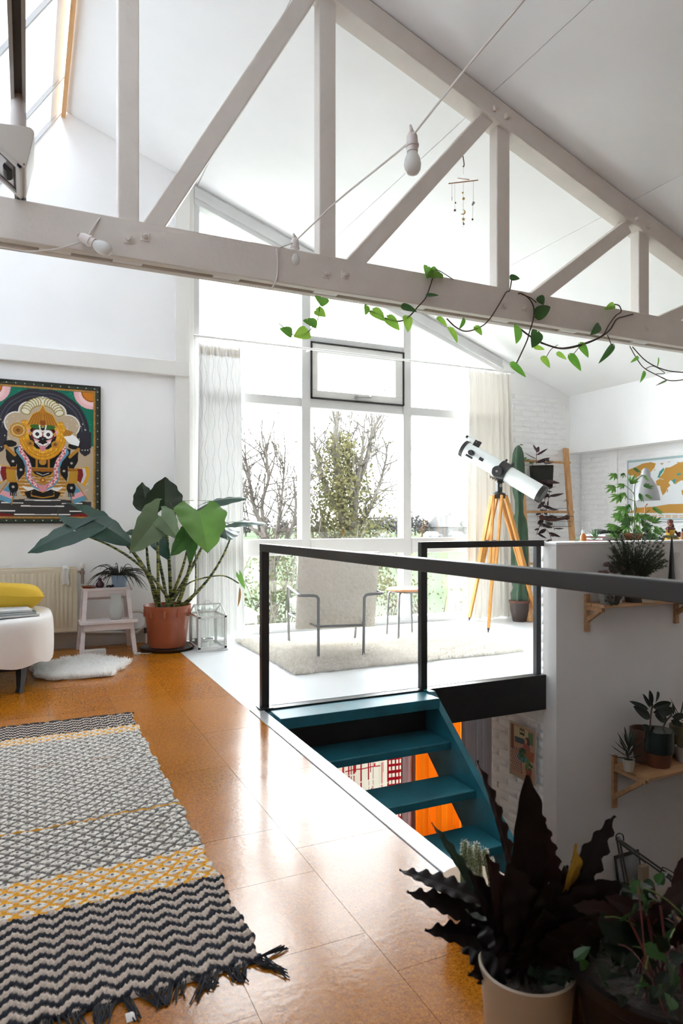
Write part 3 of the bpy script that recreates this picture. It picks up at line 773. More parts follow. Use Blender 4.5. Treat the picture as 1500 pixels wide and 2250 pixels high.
# fairy lights hanging over the sheer curtain
t = thing('fairy_lights', 'thin wire fairy lights hanging over the sheer curtain', 'fairy lights', (1.55, YG - .17, 2.7))
mb = MB(); bl = []
for x, zl in ((1.41, 1.3), (1.45, .9), (1.52, 1.1), (1.575, .75), (1.65, 1.0), (1.70, 1.25)):
    pts = []; z = 2.66; k = 0
    while z > zl:
        q = V((x + .012 * math.sin(k * 1.7 + x * 40) + .004 * k ** .5, YG - .165 + .006 * math.sin(k), z)); pts.append(q)
        if k % 2: bl.append(q)
        z -= .07; k += 1
    mb.tube(smooth_path(pts, 2), .0015, 4)
part('wire', mb, mat('grey_wire', (.45, .44, .42), .5), t)
mb = MB()
for q in bl: mb.sphere(q, .004, 4)
o = part('bulb', mb, mat('fairy_bulb', (.75, .73, .68), .3), t); o['kind'] = 'stuff'

# ================================================================== PAINTING
pc = atY(94, 1000, 6.15).x; pr = .575; plx = 2 * pc - pr
pz0, pz1 = 1.062, 2.245
def cw(cx, cy_): q = atY(cx / 6.43, 820 + cy_ / 6.43, 6.15); return (q.x, q.z)
def cl(pts): return [cw(*p) for p in pts]
def mir(pts): return [(2 * pc - x, z) for x, z in pts]
fb = .055
can = Canvas(plx + fb - .012, pr - fb + .012, pz0 + fb - .012, pz1 - fb + .012, .0032, '#b6a48b')
def both(pts, col): q = cl(pts); can.poly(q, col); can.poly(mir(q), col)
def bell(x, y, a, b, col, rot=0):
    q = cw(x, y); s = 1 / 6.43 * 5.8 / F; can.ell(q[0], q[1], a * s, b * s, col, rot); can.ell(2 * pc - q[0], q[1], a * s, b * s, col, -rot)
def cell(x, y, a, b, col): q = cw(x, y); s = 1 / 6.43 * 5.8 / F; can.ell(q[0], q[1], a * s, b * s, col)
def bline(pts, wd, col): q = cl(pts); s = 1 / 6.43 * 5.8 / F; can.line(q, wd * s, col); can.line(mir(q), wd * s, col)
GD, YE, BK, NV, GR, PK, WH, BL, RD, GY = '#b07a2a', '#d9a01e', '#151314', '#2b2a33', '#0d6b55', '#e2a3ab', '#e9e6e2', '#5b93ad', '#7c1f1d', '#3a3838'
can.put(can.V > cw(605, 1000)[1], GR)
for _ in range(260):
    x, y = rnd(-100, 1290), rnd(190, 1000); q = cw(x, y); can.line([q, (q[0] + rnd(-.012, .012), q[1] + rnd(-.004, .016))], .004, random.choice(('#1f9478', '#0a4a3c', '#2fa489')))
# arch bands, beige field, scalloped niche
for rr_, col in ((660, NV), (610, '#565563'), (600, NV), (560, '#565563'), (550, NV)):
    both([(605, 880 - rr_)] + [(605 + rr_ * math.sin(a), 880 - rr_ * .98 * math.cos(a) - 14 * abs(math.sin(a * 5))) for a in [i * .1 for i in range(17)]] + [(605 + rr_, 1050), (605, 1050)], col)
both([(605, 1050), (1290, 830), (1290, 1060), (1100, 1080)], NV); both([(1140, 830), (1290, 830), (1290, 1040), (1140, 1040)], NV)
can.put((can.V < cw(605, 1040)[1]), '#b6a48b')
for (x, y, a) in ((605, 480, 140), (790, 560, 130), (960, 740, 150)):
    bell(x, y, a + 8, a + 8, '#e6e2dc')
for (x, y, a) in ((605, 480, 132), (790, 560, 122), (960, 740, 142)): bell(x, y, a, a, '#b9a68c')
both([(605, 500), (900, 640), (1080, 820), (1100, 1060), (605, 1060)], '#b9a68c')
for _ in range(90):
    x, y = rnd(640, 1250), rnd(650, 1900); bell(x, y, 7, 9, '#d8ccb6')
# corner flowers
for a, c_ in ((230, PK), (195, '#efc9c9'), (130, '#a85a18'), (110, '#c9791f')): bell(1290, 275, a, a, c_)
for i in range(9):
    an = math.pi + i * .19; bell(1290 + 205 * math.cos(an), 275 - 205 * math.sin(an) * 1.0, 26, 26, '#e9b7bb')
# hearts, side drapes
bell(1203, 1095, 72, 62, NV); bell(1203, 1120, 40, 50, NV)
for dx in (-40, 0, 40): bell(1203 + dx, 1085, 9, 7, WH)
both([(1060, 1340), (1250, 1320), (1270, 1440), (1200, 1600), (1090, 1520)], YE); both([(1060, 1350), (1205, 1340), (1225, 1440), (1170, 1560), (1090, 1510)], '#cfc7d2'); both([(1060, 1350), (1165, 1350), (1180, 1440), (1140, 1550), (1060, 1490)], RD)
# platform of the throne
both([(605, 1760), (1290, 1820), (1290, 2060), (605, 2060)], GY)
for y, x1, x2 in ((1795, 605, 850), (1840, 880, 1160), (1880, 605, 900), (1950, 990, 1290), (1998, 605, 990)): bline([(x1, y), (x2, y)], 14, WH)
both([(1000, 2005), (1290, 1960), (1290, 2040), (1000, 2040)], RD)
# blue skirts at the sides
both([(1060, 1570), (1240, 1790), (1030, 1850), (960, 1700)], BL); both([(1000, 1720), (1180, 1660), (1215, 1720), (1020, 1790)], PK); bline([(1090, 1570), (1240, 1790)], 14, '#a8722c'); bline([(1005, 1720), (1030, 1860)], 16, '#a8722c')
# body
both([(605, 1080), (860, 1030), (1000, 1080), (960, 1330), (860, 1420), (605, 1500)], BK)
both([(605, 1330), (860, 1400), (960, 1600), (880, 1740), (605, 1740)], GD)
for k in range(6): bline([(640 + k * 20, 1480 + k * 45), (930, 1470 + k * 50)], 7, '#e5dcc2')
both([(605, 1370), (770, 1380), (700, 1470), (605, 1490)], BK); bline([(605, 1480), (720, 1440), (790, 1370)], 20, '#c08d35'); bline([(605, 1440), (690, 1410)], 7, WH)
both([(640, 1740), (860, 1640), (890, 1600), (700, 1630), (605, 1700)], WH); both([(605, 1690), (720, 1640), (860, 1690), (820, 1770), (605, 1790)], BK)
bline([(605, 1760), (760, 1735), (760, 1680)], 16, '#b5802f'); bell(700, 1700, 60, 30, BK)
both([(605, 1330), (1100, 1345), (1100, 1385), (605, 1390)], '#9b5f1c'); bline([(605, 1335), (1100, 1350)], 8, '#d6a94a')
both([(985, 1385), (1105, 1380), (1090, 1560), (960, 1560)], '#b98a2c')
# arms
both([(960, 1180), (1110, 1080), (1100, 1250), (1040, 1350), (970, 1340)], BK); both([(850, 1300), (960, 1320), (960, 1450), (940, 1530), (860, 1430)], BK)
bell(1050, 1030, 80, 45, BK); bell(1005, 1620, 58, 85, BK)
for k in range(4): bline([(975 + k * 22, 1660), (970 + k * 25, 1740)], 13, BK); bline([(985 + k * 22, 1690), (982 + k * 25, 1730)], 4, '#cfc7bf')
for x, y in ((1012, 1270), (905, 1380), (1010, 1620)): bell(x, y, 17, 17, '#b9b4b2')
bline([(990, 1180), (1110, 1070)], 40, '#b5802f'); bline([(945, 1545), (1060, 1545)], 26, '#b5802f')
# garland and blue scarf
bline([(880, 1040), (930, 1120), (840, 1230), (800, 1340), (800, 1480), (720, 1580), (605, 1630)], 78, BL); bline([(900, 1040), (905, 1120), (820, 1240), (790, 1350), (800, 1470), (720, 1570), (605, 1630)], 52, '#d9898f')
gp = smooth_path([V((900, 1040, 0)), V((905, 1120, 0)), V((820, 1240, 0)), V((790, 1350, 0)), V((800, 1470, 0)), V((720, 1570, 0)), V((605, 1630, 0))], 8)
for k, q in enumerate(gp): bell(q.x + (14 if k % 2 else -14), q.y, 9, 9, '#f1e6e4' if k % 3 else '#a5323c')
bell(605, 1625, 48, 48, '#d08b92'); bell(605, 1510, 30, 30, '#8d3d1b'); bell(605, 1510, 18, 18, '#d6a94a')
bline([(690, 1190), (690, 1340)], 30, '#a8722c'); bell(605, 1250, 45, 45, '#b5802f')
# mane of marigolds, halo, crown
for rr_ in (330, 285, 240):
    n = int(rr_ / 14)
    for k in range(n + 1):
        an = -.55 + (math.pi * .5 + .55) * k / n; bell(605 + rr_ * math.cos(an) * .9, 880 + rr_ * math.sin(an) * .95, 34, 36, '#b9761a'); bell(605 + rr_ * math.cos(an) * .9, 876 + rr_ * math.sin(an) * .95, 28, 29, random.choice(('#e0a51f', '#d8961a', '#e8b43a')))
for k in range(8):
    an = .12 + k * .16; bell(605 + 250 * math.sin(an), 640 - 240 * math.cos(an), 44, 62, '#8a7a2b', -an); bell(605 + 250 * math.sin(an), 640 - 240 * math.cos(an), 33, 52, '#ddd6bf', -an)
both([(605, 440), (650, 530), (750, 590), (830, 760), (605, 760)], '#b87a24'); 
for k in range(5): bline([(625 + k * 22, 560), (640 + k * 42, 740)], 6, '#7a4a12')
bline([(605, 440), (650, 530), (750, 590), (830, 750)], 10, '#dcae52'); bline([(605, 735), (830, 760)], 26, '#c8902f'); cell(605, 700, 36, 36, '#8d4a1b')
# face
both([(605, 770), (770, 790), (800, 900), (760, 1010), (690, 1070), (605, 1080)], BK); both([(605, 800), (740, 800), (770, 880), (760, 930), (605, 900)], RD)
both([(760, 850), (825, 785), (815, 860), (770, 900)], PK)
bell(700, 760, 75, 30, '#3c6b2b'); bell(680, 862, 62, 60, WH); bell(680, 862, 50, 48, '#f4f2ef'); bell(682, 864, 25, 26, BK); bell(682, 864, 9, 9, '#555555')
both([(605, 900), (650, 900), (660, 960), (605, 985)], BK); both([(650, 950), (735, 925), (720, 970), (670, 980)], PK); cell(605, 925, 10, 10, '#6c6a78')
bline([(560, 1000), (605, 1025), (650, 1022), (700, 975)], 30, WH); bline([(605, 1030), (650, 1025), (690, 990)], 9, RD); both([(605, 1040), (655, 1030), (640, 1080), (605, 1105)], '#cf7f8c')
bline([(605, 820), (640, 800), (652, 735)], 16, WH); bell(775, 860, 20, 20, '#c8902f'); bell(780, 1005, 48, 48, '#b5802f'); bell(780, 1005, 22, 22, '#7a4a12')
# emblems in the raised hands: wheel on the left, shell on the right
s_ = 1 / 6.43 * 5.8 / F
q = cw(255, 800); can.ell(q[0], q[1], 100 * s_, 95 * s_, '#a8722c'); can.ring(q[0], q[1], 75 * s_, 72 * s_, 8 * s_, '#e0c080'); can.ell(q[0], q[1], 24 * s_, 24 * s_, '#7a4a12')
for k in range(12):
    an = k * .5236; can.ell(q[0] + 95 * s_ * math.cos(an), q[1] + 92 * s_ * math.sin(an), 17 * s_, 17 * s_, '#c08d35')
can.poly(cl([(905, 900), (1000, 850), (1080, 900), (1130, 960), (1110, 1030), (1000, 1000), (950, 960)]), '#efefef'); can.poly(cl([(890, 860), (930, 790), (1040, 830), (1000, 880), (910, 890)]), '#a8722c')
pt = thing('framed_painting', 'framed painting of a wide eyed seated deity with marigold mane on the white wall', 'painting', (pc, YG - .03, pz0))
can.mesh('canvas', lambda U, W: (U, np.full_like(U, YG - .032), W), attr_mat('painted_cloth', .55), pt)
part('backing', MB().box((plx + .03, YG - .031, pz0 + .03), (pr - .03, YG - .002, pz1 - .03)), gm, pt)
frm = [(0, '#17120f', .014, .045), (.014, '#1d3320', .022, .040), (.036, '#5a2414', .006, .038), (.042, '#a07a35', .016, .036)]
for off_, colh, wd, dp in frm:
    mb = MB(); a0, a1, b0, b1 = plx + off_, pr - off_, pz0 + off_, pz1 - off_
    for (x0, z0, x1, z1) in ((a0, b0, a1, b0 + wd), (a0, b1 - wd, a1, b1), (a0, b0 + wd, a0 + wd, b1 - wd), (a1 - wd, b0 + wd, a1, b1 - wd)): mb.box((x0, YG - dp, z0), (x1, YG - .003, z1))
    part('frame', mb, mat('frame_' + colh[1:], colh, .45, var=.25, vscale=60), pt, bevel=.001)
dot = mat('frame_flower_paint', (.42, .40, .37), .5); mb = MB()
n = 13
for i in range(n):
    x = plx + .05 + (pr - plx - .1) * i / (n - 1)
    for z in (pz0 + .025, pz1 - .025): mb.lathe([(.006, 0), (.004, .002)], (x, YG - .0405, z), 8, ax=(0, -1, 0))
for i in range(17):
    z = pz0 + .05 + (pz1 - pz0 - .1) * i / 16
    for x in (plx + .025, pr - .025): mb.lathe([(.006, 0), (.004, .002)], (x, YG - .0405, z), 8, ax=(0, -1, 0))
o = part('frame_flowers', mb, dot, pt); o['kind'] = 'stuff'

# ================================================================== RADIATOR CORNER
creamr = mat('cream_radiator_enamel', (.66, .58, .43), .4, var=.03, vscale=4)
rx0, rx1, rz0_, rz1_ = -1.22, .385, .150, .690
t = thing('radiator', 'cream ribbed panel radiator under the painting', 'radiator', (-.4, YG - .1, 0))
mb = MB(); nx = int((rx1 - rx0 - .06) / .0335)
prof = []
for i in range(nx):
    x = rx0 + .03 + i * .0335
    prof += [(x, 0), (x + .008, .007), (x + .022, .007), (x + .030, 0)]
zs = [rz0_ + .04, rz0_ + .06, rz1_ - .06, rz1_ - .04]
vs = [(x, YG - .125 - (d if 0 < k < 3 else 0), zs[k]) for x, d in prof for k in range(4)]; fs = []
for i in range(len(prof) - 1):
    for k in range(3): fs.append((i*4+k, (i+1)*4+k, (i+1)*4+k+1, i*4+k+1))
mb.add(vs, fs); part('ribbed_front', mb, creamr, t, smooth=50)
mb = MB(); mb.box((rx0, YG - .1249, rz0_), (rx1, YG - .05, rz1_)); part('panel', mb, creamr, t, bevel=.01)
mb = MB(); mb.box((rx0 + .01, YG - .118, rz1_), (rx1 - .01, YG - .055, rz1_ + .008)); part('top_grille', mb, creamr, t)
for x in (rx0 + .3, rx1 - .25): part('wall_bracket', MB().box((x - .02, YG - .05, rz0_ + .1), (x + .02, YG - .003, rz1_ - .1)), creamr, t)
chrome = mat('dull_metal', (.32, .26, .22), .35, metal=.8); pipew = mat('cream_pipe_paint', (.62, .58, .52), .45)
vp = V((.425, YG - .09, .63))
part('valve', MB().tube([(rx1, vp.y, .655), (vp.x, vp.y, .655)], .011, 8).tube([vp + V((0, 0, -.08)), vp + V((0, 0, .05))], .013, 8).lathe([(.02, 0), (.02, .03)], vp + V((0, 0, .0)), 10), chrome, t, smooth=True)
part('valve_knob', MB().lathe([(.018, 0), (.021, .004), (.021, .04), (.017, .045)], vp + V((0, 0, .05)), 14), mat('clear_white_knob', (.78, .76, .72), .3), t, smooth=True)
part('pipe', MB().tube(smooth_path([vp + V((0, 0, -.08)), (.425, YG - .09, .2), (.43, YG - .05, .14), (.6, YG - .05, .12), (.84, YG - .05, .105)], 5), .009, 8), pipew, t, smooth=True)
mb = MB(); mb.tube(smooth_path([(.80, YG - .06, .285), (.90, YG - .06, .285), (.945, YG - .06, .25), (.95, YG - .06, .17), (.90, YG - .06, .12), (.86, YG - .06, .10), (.83, YG - .06, .14), (.80, YG - .06, .2)], 5), .011, 8)
mb.tube([(.95, YG - .06, .17), (.953, YG - .06, .0)], .008, 8); part('pipe_loop', mb, pipew, t, smooth=True)
part('pipe_joint', MB().lathe([(.018, 0), (.018, .05)], (.952, YG - .06, .09), 8), mat('dark_joint', (.06, .05, .05), .4), t)
cl_ = mat('white_cotton_cloth', (.72, .70, .66), .9, bump=.2, bscale=200)
mb = MB(); mb.grid(lambda u, v: (.262 + .055 * u + .004 * math.sin(v * 9), YG - .137 - .006 * math.sin(u * 9) - .004 * v if v > .12 else YG - .09 - .047 * v / .12, .706 - .16 * v + .006 * math.sin(u * 4)), 8, 14)
solo('drying_cloth', mb, cl_, 'small white cloth hung over the radiator edge', 'cloth', (.29, YG - .13, .62), smooth=True, thick=.003)

# ---- daybed with cushion and magazines
bedm = mat('white_cotton_bedcover', (.78, .755, .735), .85, var=.02, vscale=3, bump=.25, bscale=12, bdist=.012)
bx0, bx1, by0, by1 = -1.26, .165, 4.62, 5.62
t = thing('daybed', 'low daybed with rounded end under a white cotton cover', 'daybed', (-.5, 5.1, 0))
rr = random.Random(4); nn = 72
def outline(k):
    an = 2 * math.pi * k / nn; c, s = math.cos(an), math.sin(an); p = 5.5 if c < 0 else 3.2
    r_ = (abs(c) ** p + abs(s) ** p) ** (-1 / p)
    return ((bx0 + bx1) / 2 + (bx1 - bx0) / 2 * c * r_, (by0 + by1) / 2 + (by1 - by0) / 2 * s * r_)
lev = [(0.60, .455), (.88, .455), (.955, .44), (.99, .405), (1.0, .36), (1.0, .28), (.99, .20), (.975, .16)]
vs = []; fs = []
for sc_, z in lev:
    for k in range(nn):
        x, y = outline(k); cx_, cy2 = (bx0 + bx1) / 2, (by0 + by1) / 2; wv = (.007 * math.sin(k * 2.9) + .005 * math.sin(k * 5.3)) * (1.4 if z < .3 else .15)
        ex = .5 * (1 - sc_)
        x2 = cx_ + (x - cx_) * (1 - ex * .55 + wv); y2 = cy2 + (y - cy2) * (1 - ex * .8 + wv)
        vs.append((x2, y2, z + .010 * math.sin(x * 3) * (z > .4) + (.014 * math.sin(k * 1.3) if z < .18 else 0)))
for i in range(len(lev) - 1):
    for k in range(nn): fs.append((i*nn+k, i*nn+(k+1) % nn, (i+1)*nn+(k+1) % nn, (i+1)*nn+k))
fs.append(tuple(range(nn))); mb = MB(); mb.add(vs, fs); part('cover', mb, bedm, t, smooth=60, sub=1)
part('bed_box', MB().box((bx0 + .08, by0 + .16, .19), (bx1 - .28, by1 - .16, .38)), mat('dark_bed_box', (.05, .035, .03), .6), t)
bl2 = mat('black_stained_leg', (.012, .01, .01), .4)
for x, y in ((-.035, 4.72), (-.03, 5.48), (-1.15, 4.72), (-1.15, 5.48)):
    mb = MB(); mb.tube([(x, y + .04, .22), (x + .0, y + .01, .1), (x - .005, y - .02, .03), (x - .01, y - .03, .0)], [.04, .03, .022, .026], 4); part('leg', mb, bl2, t)
mb = MB(); mb.tube([(-1.15, 4.74, .14), (-.04, 4.74, .14)], .012, 6); part('cross_bar', mb, bl2, t)
mb = MB(); mb.grid(lambda u, v: (-1.2 + .95 * u, 4.95 + .1 * math.sin(u * 9) + .2 * v, .20 - .17 * v + .015 * math.sin(u * 23)), 30, 8); part('hanging_sheet', mb, bedm, t, smooth=True, thick=.003)
yel = mat('mustard_cushion_cotton', (.66, .42, .035), .85, var=.06, vscale=4, bump=.3, bscale=10, bdist=.01)
mb = MB(); cc = V((-.19, 5.18, .56))
def cush(u, v):
    a, b = 2*u - 1, 2*v - 1; e = (1 - abs(a) ** 2.6) ** .42 * (1 - abs(b) ** 2.6) ** .42
    return a, b, e
for sg in (1, -1):
    mb.grid(lambda u, v: cc + V((.30 * cush(u, v)[0] * (1 - .08 * (1 - abs(cush(u, v)[1]))), .19 * cush(u, v)[1] * (1 - .1 * (1 - abs(cush(u, v)[0]))), sg * .105 * cush(u, v)[2] + .012 * math.sin(5 * u + 3 * v) - .02 * cush(u, v)[1])), 22, 22)
solo('cushion', mb, yel, 'mustard yellow cushion lying on the white daybed', 'cushion', (cc.x, cc.y, cc.z - .09), smooth=True)
paper = mat('magazine_pages', (.66, .65, .63), .7)
for i, (x, y, z, rz, sx, sy, th, c_, lab) in enumerate(((-.13, 4.905, .462, .25, .36, .26, .012, '#b8bcc0', 'thin grey magazine at the bottom of the daybed stack'), (-.145, 4.915, .4755, .2, .36, .25, .014, '#2c7d7c', 'teal covered magazine in the middle of the daybed stack'), (-.16, 4.92, .491, .16, .35, .25, .012, '#9fb4c6', 'blue grey photo magazine on top of the daybed stack'))):
    t = thing('magazine', lab, 'magazine', (x, y, z), group='magazines on the daybed', rotz=rz, local=True)
    part('pages', MB().box((-sx/2, -sy/2 + .003, .0015), (sx/2 - .004, sy/2 - .003, th - .0015)), paper, t)
    mc = mat('magazine_cover_%d' % i, c_, .35, col2=('#e6e8ea' if i != 1 else '#17605e'), vscale=9)
    part('cover', MB().box((-sx/2, -sy/2, th - .0015), (sx/2, sy/2, th)).box((-sx/2, -sy/2, 0), (sx/2, sy/2, .0015)), mc, t)

# ---- sheepskin
def fur(name, label, cat, cen, inside, bounds, n, ln, lean, m1, z0=.012, wd=.004, base=True, seed=3):
    rr = np.random.default_rng(seed); t = thing(name, label, cat, cen)
    P = rr.uniform((bounds[0], bounds[2]), (bounds[1], bounds[3]), (n * 2, 2)); keep = np.array([inside(x, y) for x, y in P]); P = P[keep][:n]
    k = len(P); L_ = ln * rr.uniform(.6, 1.15, k); an = rr.uniform(0, 2*math.pi, k); ll = lean * rr.uniform(.4, 1.2, k)
    dx, dy = np.cos(an) * ll * L_, np.sin(an) * ll * L_; hz = L_ * np.sqrt(np.clip(1 - ll**2, .05, 1)); pn = rr.uniform(0, 2*math.pi, k); wx, wy = np.cos(pn) * wd, np.sin(pn) * wd
    z = np.full(k, z0 * .5)
    b1 = np.stack([P[:, 0] - wx, P[:, 1] - wy, z], 1); b2 = np.stack([P[:, 0] + wx, P[:, 1] + wy, z], 1)
    m1_ = np.stack([P[:, 0] + dx * .45 + wx * .9, P[:, 1] + dy * .45 + wy * .9, z + hz * .7], 1); m0_ = np.stack([P[:, 0] + dx * .45 - wx * .9, P[:, 1] + dy * .45 - wy * .9, z + hz * .7], 1)
    tp = np.stack([P[:, 0] + dx, P[:, 1] + dy, z + hz], 1)
    co = np.stack([b1, b2, m1_, m0_, tp], 1).reshape(-1, 3) - np.array(cen)
    i = np.arange(k)[:, None] * 5; fc = np.concatenate([i + np.array([[0, 1, 2]]), i + np.array([[0, 2, 3]]), i + np.array([[3, 2, 4]])])
    o = grid_mesh('pile', co, fc, None, m1, t, V(cen)); o['kind'] = 'stuff'
    return t
furm = mat('white_sheep_fur', (.97, .965, .955), .9, trans=.5)
def sheep(x, y):
    a, b = (x - .35) / .345, (y - 5.24) / .38; r_ = math.hypot(a, b); th = math.atan2(b, a)
    return r_ < .93 + .07 * math.sin(5 * th + 1) + .05 * math.sin(11 * th)
t = fur('sheepskin', 'shaggy white sheepskin on the cork floor beside the daybed', 'sheepskin', (.35, 5.28, 0), sheep, (-.1, .75, 4.9, 5.7), 19000, .05, .85, furm, .014, .0028)
mb = MB(); ring = [(.35 + .33 * .9 * math.cos(a), 5.24 + .35 * .9 * math.sin(a)) for a in [i * .2094 for i in range(30)]]
mb.prism([(x, y, .001) for x, y in ring], (0, 0, .012)); part('hide', mb, furm, t)

# ---- step stool and what stands on it
stw = wood('whitewashed_stool_wood', (.62, .54, .53), (.70, .62, .60), .55, 'x', 6)
t = thing('step_stool', 'whitewashed wooden two step stool against the radiator', 'step stool', (.59, 5.9, 0))
part('top_step', MB().box((.405, 5.86, .505), (.80, 6.05, .528)), stw, t, bevel=.004); part('low_step', MB().box((.375, 5.70, .252), (.825, 5.90, .276)), stw, t, bevel=.004)
for sx in (-1, 1):
    part('leg', MB().beam((.595 + sx * .205, 5.725, 0), (.595 + sx * .165, 5.87, .505), .034, .05, up=(0, 1, 0)), stw, t, bevel=.003)
    part('leg', MB().beam((.595 + sx * .205, 6.09, 0), (.595 + sx * .165, 6.03, .505), .034, .04, up=(0, 1, 0)), stw, t, bevel=.003)
    part('side_rail', MB().beam((.595 + sx * .185, 5.74, .235), (.595 + sx * .185, 6.06, .235), .022, .04), stw, t, bevel=.002)
part('apron', MB().box((.435, 5.865, .455), (.77, 5.885, .505)), stw, t, bevel=.002); part('apron', MB().box((.405, 5.722, .20), (.79, 5.742, .252)), stw, t, bevel=.002); part('apron', MB().box((.43, 6.03, .42), (.77, 6.045, .505)), stw, t)
zt = .5285
mb = MB(); mb.lathe([(.001, 0), (.05, 0), (.062, .016), (.058, .016), (.046, .005), (.001, .005)], (.462, 5.93, zt), 24); solo('amber_saucer', mb, mat('amber_glaze', (.22, .055, .02), .25), 'shallow amber saucer on the step stool', 'saucer', (.462, 5.93, zt), smooth=True)
mb = MB(); mb.lathe([(.001, 0), (.024, 0), (.034, .018), (.034, .034), (.016, .055), (.012, .07), (.015, .078), (.010, .078), (.008, .06), (.001, .05)], (.548, 5.93, zt), 20); solo('bud_vase', mb, mat('plum_glass', (.045, .008, .016), .12), 'small plum red bud vase on the step stool', 'vase', (.548, 5.93, zt), smooth=True)
mb = MB(); mb.tube(smooth_path([(.60, 5.90, zt + .008), (.62, 5.92, zt + .012), (.64, 5.91, zt + .008), (.625, 5.89, zt + .006)], 4), .008, 6); mb.sphere((.645, 5.91, zt + .012), .012, 6); solo('incense_clip', mb, mat('black_clip', (.01, .01, .012), .3), 'small black clip beside the plum vase', 'clip', (.62, 5.91, zt), smooth=True)
t = thing('spider_plant', 'dark grassy plant in a pale blue pot on the step stool', 'potted plant', (.705, 5.95, zt))
part('pot', MB().lathe([(.001, 0), (.055, 0), (.068, .098), (.062, .098), (.052, .02), (.001, .02)], (.705, 5.95, zt), 28), mat('pale_blue_glaze', (.22, .31, .43), .3), t, smooth=True)
mb = MB()
for k in range(75):
    a = rnd(0, 6.28); l_ = rnd(.14, .26); b = V((.705, 5.95, zt + .09)) + V((math.cos(a), math.sin(a), 0)) * rnd(0, .04); e = b + V((math.cos(a), math.sin(a) * .8, 0)) * l_ + V((0, 0, rnd(-.13, .05))); c = (b + e) / 2 + V((0, 0, rnd(.08, .16)))
    mb.tube(bez(b, c, e, 7), [.0035, .004, .004, .0038, .0035, .003, .002, .001], 3)
o = part('leaves', mb, mat('dark_grass_leaf', (.02, .025, .016), .5), t, smooth=True); o['kind'] = 'stuff'
mb = MB(); mb.lathe([(.001, 0), (.04, 0), (.052, .02), (.056, .07), (.050, .12), (.040, .15), (.042, .19), (.046, .205), (.042, .205), (.037, .19), (.036, .15), (.046, .12), (.05, .06), (.045, .02), (.001, .012)], (.66, 5.80, .2765), 28)
solo('frosted_vase', mb, mat('frosted_white_glass', (.70, .72, .70), .25, trans=.4), 'frosted white glass vase on the lower step', 'vase', (.66, 5.80, .2765), smooth=True)
mb = MB(); mb.box((.395, 5.71, .0), (.575, 5.775, .05)); solo('socket_block', mb, mat('off_white_plastic', (.62, .61, .58), .4), 'long white plastic socket block under the step stool', 'socket block', (.49, 5.745, 0), bevel=.006)
t = thing('white_adapter', 'small white plug adapter with cable on the cork floor', 'adapter', (.80, 5.62, 0)); part('plug', MB().box((.78, 5.63, 0), (.835, 5.655, .016)), mat('off_white_plastic', (.62, .61, .58), .4), t, bevel=.004)
part('cable', MB().tube(smooth_path([(.835, 5.643, .006), (.9, 5.64, .004), (.93, 5.68, .004), (.95, 5.75, .004)], 4), .003, 6), pipew, t)

# ---- alocasia
ax, ay = 1.075, 5.79
t = thing('alocasia', 'large elephant ear plant with striped stems in a terracotta coloured pot', 'potted plant', (ax, ay, .03))
terra = mat('terracotta_plastic', (.31, .075, .03), .38, var=.06, vscale=4)
part('pot', MB().lathe([(.001, 0), (.152, 0), (.185, .285), (.19, .285), (.196, .345), (.188, .345), (.175, .30), (.001, .30)], (ax, ay, .03), 40), terra, t, smooth=40)
part('soil', MB().lathe([(.001, .318), (.1, .322), (.178, .31)], (ax, ay, .03), 24), mat('potting_soil', (.03, .022, .016), .95, bump=.8, bscale=60), t)
mb = MB(); 
for k in range(10):
    a = k * .628; mb.box((ax + .188 * math.cos(a) - .009, ay + .188 * math.sin(a) - .009, .285), (ax + .188 * math.cos(a) + .009, ay + .188 * math.sin(a) + .009, .345))
part('rim_tabs', mb, terra, t)
mb = MB(); mb.lathe([(.001, 0), (.20, 0), (.232, .028), (.226, .03), (.195, .012), (.001, .012)], (ax, ay, .0), 40); solo('plant_saucer', mb, mat('dark_brown_saucer', (.05, .033, .026), .4), 'dark brown saucer under the terracotta coloured pot', 'saucer', (ax, ay, 0), smooth=40)
def striped():
    m, nt, N, L, b = nodes('zebra_striped_stem'); tc = N.new('ShaderNodeTexCoord'); n = N.new('ShaderNodeTexNoise'); n.inputs['Scale'].default_value = 22; n.inputs['Detail'].default_value = 1
    mp = N.new('ShaderNodeMapping'); mp.inputs['Scale'].default_value = (.7, .7, 4.5); L.new(tc.outputs['Object'], mp.inputs[0]); L.new(mp.outputs[0], n.inputs['Vector'])
    r = N.new('ShaderNodeValToRGB'); r.color_ramp.elements[0].position = .46; r.color_ramp.elements[1].position = .54
    r.color_ramp.elements[0].color = (.012, .022, .008, 1); r.color_ramp.elements[1].color = (.22, .24, .05, 1); L.new(n.outputs['Fac'], r.inputs[0]); L.new(r.outputs[0], b.inputs['Base Color']); b.inputs['Roughness'].default_value = .45; return m
stripe = striped()
def leafmat(name, c, rough=.4, trans=.3, c2=None): return mat(name, c, rough, col2=c2 or tuple(x * 1.35 for x in lin(c)), vscale=5, trans=trans)
Ld, Lm, Ll, Lb = leafmat('dark_blue_green_leaf', (.012, .045, .030), .38, .12), leafmat('mid_green_leaf', (.04, .11, .025), .4, .4), leafmat('fresh_green_leaf', (.10, .21, .04), .42, .5), leafmat('grey_green_leaf', (.12, .17, .09), .5, .4)
Lk = leafmat('blackish_green_leaf', (.010, .022, .010), .45, .1)
